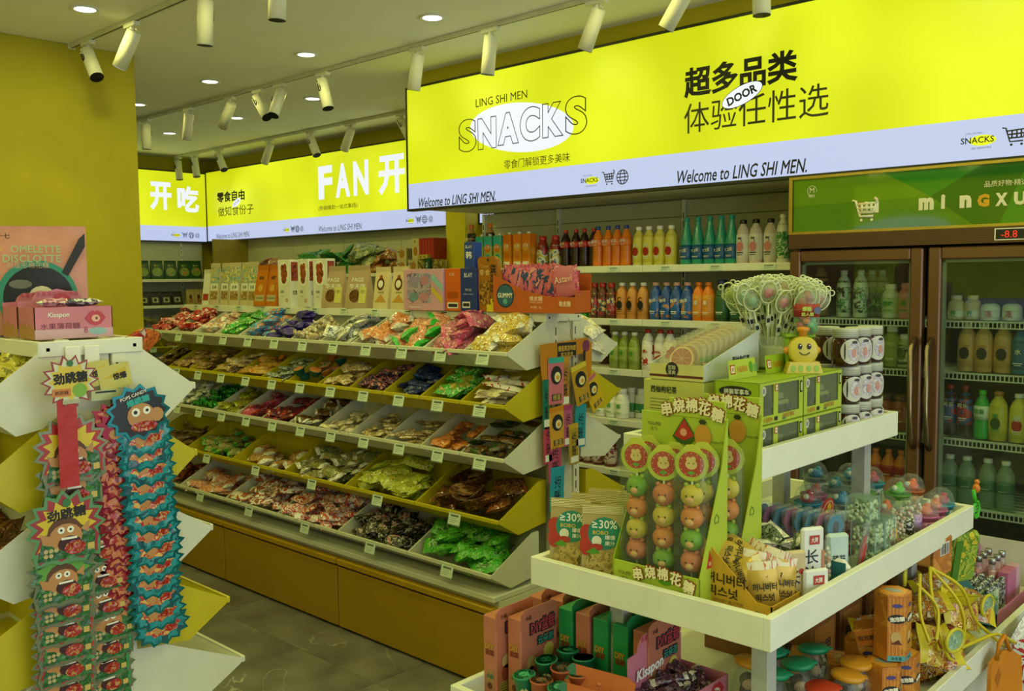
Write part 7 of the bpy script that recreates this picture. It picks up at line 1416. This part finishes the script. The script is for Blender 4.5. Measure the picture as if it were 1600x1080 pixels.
# hexagonal orange boxes
ORX = pmat(('#c87c18', '#b86c14', '#d08c24'), 18, .45, 0); OXS = mat('#d89830', .45)
def hexbox(r=.042, h=.155):
    b = MB(); b.prism([(r * math.cos(R(60 * i + 30)), r * math.sin(R(60 * i + 30))) for i in range(6)], h, ORX); o = tag(b.build('hexagonal_box'), '', 'box')
    for yaw in (90, 30, 150):
        M = Matrix.Rotation(R(yaw), 4, 'Z') @ face_m((0, -r * .8665, 0), '-y'); b = MB()
        for x in (-.016, -.008, .0, .008, .016): b.rect(x - .001, x + .001, h * .02, h * .96, OXS, M, .0004)
        b.disc(0, h * .84, .012, mat('#484080', .4), M, .0008, 10, .005); b.disc(0, h * .64, .021, INK, M, .0007, 14, .011); b.text('泡泡糖', mat('#f0ecd0', .45), M, 0, h * .64, w=.034, bold=.06, z=.0012, rot=.12); b.disc(-.002, h * .36, .012, mat('#c8a868', .4), M, .0007, 8, .014); b.poly([(-.014, h * .26), (.012, h * .25), (.004, h * .33)], BRNO, M, .0009); b.rect(-.02, .02, 0, h * .08, mat('#50a0a8', .4), M, .0007); b.text('净含量', INK, M, 0, h * .04, w=.024, z=.0012); b.build('side_print', o)
    b = MB(); b.prism([(r * .8 * math.cos(R(60 * i + 30)), r * .8 * math.sin(R(60 * i + 30))) for i in range(6)], .0006, OXS, Matrix.Translation((0, 0, h))); b.disc(0, 0, .02, mat('#a0a8a0', .4), Matrix.Translation((0, 0, h)), .001, 12, .012); b.build('top_print', o); return o
K = Kind(hexbox())
K.put((-.815, 2.165, ZL + .145), rz=.1, label='orange hexagonal candy box standing on top of the others'); K.put((-.82, 2.13, ZL - .012 + .0), rz=.3, label='orange hexagonal box below, left', scale=(1, 1, .98)); K.put((-.81, 2.215, ZL - .012), rz=.1, label='orange hexagonal box below, right', scale=(1, 1, .98)); K.put((-.95, 2.26, ZL + .045), rot=(R(78), R(10), R(-40)), label='orange hexagonal box lying tilted behind the jars')
K.put((-.90, 2.20, ZL + .0), rz=.2, label='orange hexagonal box behind, half hidden')
o = boxp('small_orange_box', 'small orange box tilted on the lying hexagonal box', .05, .045, .045, ORX, [('t', '泡泡糖', .5, .5, .8, .3, INK)], [('t', '泡泡糖', .5, .5, .8, .3, INK), ('d', .3, .3, .1, .1, mat('#484080', .4))]); o.location = (-.875, 2.175, ZL + .16); o.rotation_euler = (R(12), R(-14), R(20))
# yellow strap bags and clear fruit bags
YS = mat('#c8b818', .4)
heap(pk('fruit_bag', .15, .12, .05, F('#b89030', '#a04030', '#c8a848', '#6c3028', '#c8c0a0', s=55, r=.12), YS, None, n=3), -.92, -.80, 2.32, 2.72, ZL + .02, .14, 16, 'clear bag of red and yellow fruit sweets on lowest tray', 'fruit sweet bags lowest tray', 41, up=.6)
def strap(pts, r=.004, name='bag_strap'):
    b = MB(); P = []
    for (p0, p1, p2, p3) in zip([pts[0]] + pts, pts, pts[1:], pts[2:] + [pts[-1]]):
        for k in range(5):
            t = k / 5; P.append(tuple(.5 * ((2 * b_) + (-a_ + c_) * t + (2 * a_ - 5 * b_ + 4 * c_ - d_) * t * t + (-a_ + 3 * b_ - 3 * c_ + d_) * t ** 3) for a_, b_, c_, d_ in zip(p0, p1, p2, p3)))
    P.append(pts[-1]); return P
def strapbag(label, x, y, z, pts):
    e = empty('strap_bag', (x, y, z), label, 'bag'); q = packet('bag_body', .15, .10, .035, F('#c8ac38', '#b88038', '#d8cc60', '#a84838', s=45, r=.15), YS, None, seed=int(x * 100)); q.parent = e; q.rotation_euler = (R(65), R(20), R(70))
    for pp in pts: b = MB(); b.tube(strap([tuple(a - c for a, c in zip(p, (x, y, z))) for p in pp]), .0045, YS, 6); b.build('strap', e)
    return e
strapbag('fruit bag with long yellow straps looping over the tray', -.80, 2.60, ZL + .14, [[(-.82, 2.42, .86), (-.77, 2.50, .80), (-.76, 2.58, .70), (-.745, 2.64, .65), (-.72, 2.70, .60)], [(-.82, 2.42, .86), (-.76, 2.46, .77), (-.75, 2.47, .68), (-.755, 2.42, .64), (-.76, 2.36, .68), (-.80, 2.38, .80), (-.82, 2.42, .86)], [(-.75, 2.45, .66), (-.73, 2.55, .66), (-.72, 2.65, .645), (-.70, 2.74, .60)]])
strapbag('second yellow strapped fruit bag, nearer', -.79, 2.40, ZL + .10, [[(-.82, 2.33, .84), (-.78, 2.36, .78), (-.77, 2.33, .70), (-.78, 2.40, .66)], [(-.82, 2.35, .86), (-.80, 2.30, .78), (-.77, 2.28, .72)]])
def goggle(label, x, y, z, rz, c='#38a898'):
    e = empty('goggle_toy', (x, y, z), label, 'toy', rz); b = MB(); M = face_m((0, 0, 0), '+x'); P = [(.036 * math.cos(R(a)), .028 * math.sin(R(a)), 0) for a in range(0, 360, 20)]; b.tube(P, .0045, mat('#c0b828', .3), 6, True, M); b.build('yellow_rim', e)
    b = MB(); b.prism([(p[0] * .9, p[1] * .9) for p in P], .003, F('#50a888', '#c8c050', '#3890a0', '#d0d8b0', s=60, r=.2), M @ Matrix.Translation((0, 0, -.004))); b.build('toy_filling', e); b = MB(); b.prism([(p[0] * .92, p[1] * .92) for p in P], .002, film('#f0fcf0', .12), M); b.build('clear_cover', e); return e
goggle('oval yellow-rimmed toy case at right of the strap bags', -.762, 2.70, .70, -.1); goggle('oval yellow-rimmed toy case hanging low between straps', -.745, 2.385, .70, -.25); goggle('oval toy case under the tray edge, teal inside', -.86, 2.36, .85, .3)
o = boxp('orange_bag', 'orange bag with barcode hanging under middle tray', .10, .02, .11, F('#c07828', '#b06820', '#d08c38', s=20), [('r', .2, .75, .55, .85, WHITE)] + [('r', .22 + k * .05, .235 + k * .05 + .008 * (k % 3), .57, .83, INK) for k in range(10)], bev=.008, cat='bag'); o.location = (-.84, 2.56, .80); o.rotation_euler = (0, R(0), R(85))
b = MB(); b.bbox(-.006, .006, -.10, .10, 0, .12, mat('#1c7070', .45), .002); b.text('CANDY', mat('#a8c8a0', .4), face_m((.0063, 0, 0), '+x'), 0, .02, w=.08); o = tag(b.build('teal_card'), 'teal card panel left of the matchstick candy tray', 'card'); o.location = (-.86, 2.80, .60); o.rotation_euler = (R(-35), 0, 0)
# candy tube display at right
e = empty('candy_tray', (-.87, 3.08, ZL + .01), 'pink-edged white tray of striped candy tubes at right edge', 'display box'); b = MB(); WPK = mat('#c8c8b8', .5); PKK = mat('#b86890', .45); b.box(-.10, .08, -.19, -.187, 0, .07, mat('#7cb0c0', .5)); b.box(-.10, -.097, -.19, .26, 0, .12, PKK); b.box(-.10, .09, .25, .253, 0, .15, WPK); b.box(.077, .08, -.19, .26, 0, .04, PKK); b.box(-.10, .08, -.19, .26, 0, .003, WPK); b.prism([(-.19, .07), (.2, .11), (.2, .13), (-.19, .09)], .003, WPK, face_m((-.10, 0, 0), '+x')); b.build('tray', e)
def mtube(c1):
    b = MB(); b.bbox(-.011, .011, -.008, .008, 0, .07, F(*c1, s=70), .002); o = tag(b.build('candy_tube'), '', 'candy tube'); b = MB(); b.bbox(-.010, .010, -.007, .007, .07, .09, F('#d0d8d0', '#203830', '#e8ece8', s=120, r=.2), .003); b.build('striped_top', o); return o
MK = [Kind(mtube(('#38a028', '#c8d8b8', '#2c8020'))), Kind(mtube(('#b0b8b0', '#283830', '#c8ccc8')))]
for i in range(6):
    for j in range(5): k_ = 0 if i < 4 else 1; MK[k_].put((-.94 + j * .027, 2.92 + i * .03 + .004 * j, ZL + .015), rot=(0, 0, R(90)), label=('green' if k_ == 0 else 'grey striped') + ' candy tube with foil-striped top in the pink-edged tray', group=('green' if k_ == 0 else 'grey') + ' candy tubes in tray')
b = MB(); b.lathe([(.013, 0), (.013, .055), (.009, .065), (.009, .07)], film('#f0e8e8', .2, .05), 12); o = tag(b.build('sugar_bottle'), '', 'bottle'); b = MB(); b.lathe([(.011, .07), (.011, .088), (.009, .089)], mat('#a8acac', .25, metal=.8), 12); b.build('silver_cap', o); b = MB(); b.lathe([(.0105, .002), (.0105, .05)], F('#d8b0b8', '#c87080', '#e8e0e0', s=90), 10); b.build('candy_filling', o)
K = Kind(o)
for i in range(3):
    for j in range(3): K.put((-.95 + j * .04, 3.12 + i * .05, ZL + .06), label=which(i * 3 + j, 9, 'small clear bottles with silver caps'), group='silver-capped bottles')
for i in range(3): o = boxp('pink_box', ('pink box standing right of the striped tubes, nearest', 'pink box standing right of the striped tubes, middle', 'pink dotted box right of the striped tubes, far')[i], .03, .04, .10, (PKK, PKK, mat('#c8a0b0', .45))[i], [('d', .5, .5, .2, .1, INK)]); o.location = (-.835, 3.13 + i * .045, ZL + .013)
# handle bags at the bottom right corner
ORB = mat('#c87c10', .45)
b = MB(); M = face_m((0, 0, 0), '+x'); b.prism([(-.07, 0), (.08, 0), (.075, .13), (.03, .15), (-.01, .15), (-.06, .12)], .012, ORB, M); b.tube([(.012, -.04, .13), (.02, -.045, .17), (.014, -.01, .19), (.012, .02, .15)], .006, ORB, 7); b.poly([(-.05, .08), (-.03, .11), (-.02, .09), (-.035, .06)], mat('#a86008', .5), M, .0125); o = tag(b.build('orange_bag'), 'bright orange handle bag at the bottom right corner', 'bag'); o.location = (-.70, 2.62, .46); o.rotation_euler = (R(-8), R(-6), R(-15))
o = tag(packet('tissue_bag', .22, .17, .05, F('#c8ccb8', '#a83028', '#d8dccc', '#7c4030', s=14, r=.25), WHT, None, seed=9), 'white and red printed bag hanging at the right edge', 'bag'); o.location = (-.69, 2.85, .56); o.rotation_euler = (R(90), R(60), R(80))

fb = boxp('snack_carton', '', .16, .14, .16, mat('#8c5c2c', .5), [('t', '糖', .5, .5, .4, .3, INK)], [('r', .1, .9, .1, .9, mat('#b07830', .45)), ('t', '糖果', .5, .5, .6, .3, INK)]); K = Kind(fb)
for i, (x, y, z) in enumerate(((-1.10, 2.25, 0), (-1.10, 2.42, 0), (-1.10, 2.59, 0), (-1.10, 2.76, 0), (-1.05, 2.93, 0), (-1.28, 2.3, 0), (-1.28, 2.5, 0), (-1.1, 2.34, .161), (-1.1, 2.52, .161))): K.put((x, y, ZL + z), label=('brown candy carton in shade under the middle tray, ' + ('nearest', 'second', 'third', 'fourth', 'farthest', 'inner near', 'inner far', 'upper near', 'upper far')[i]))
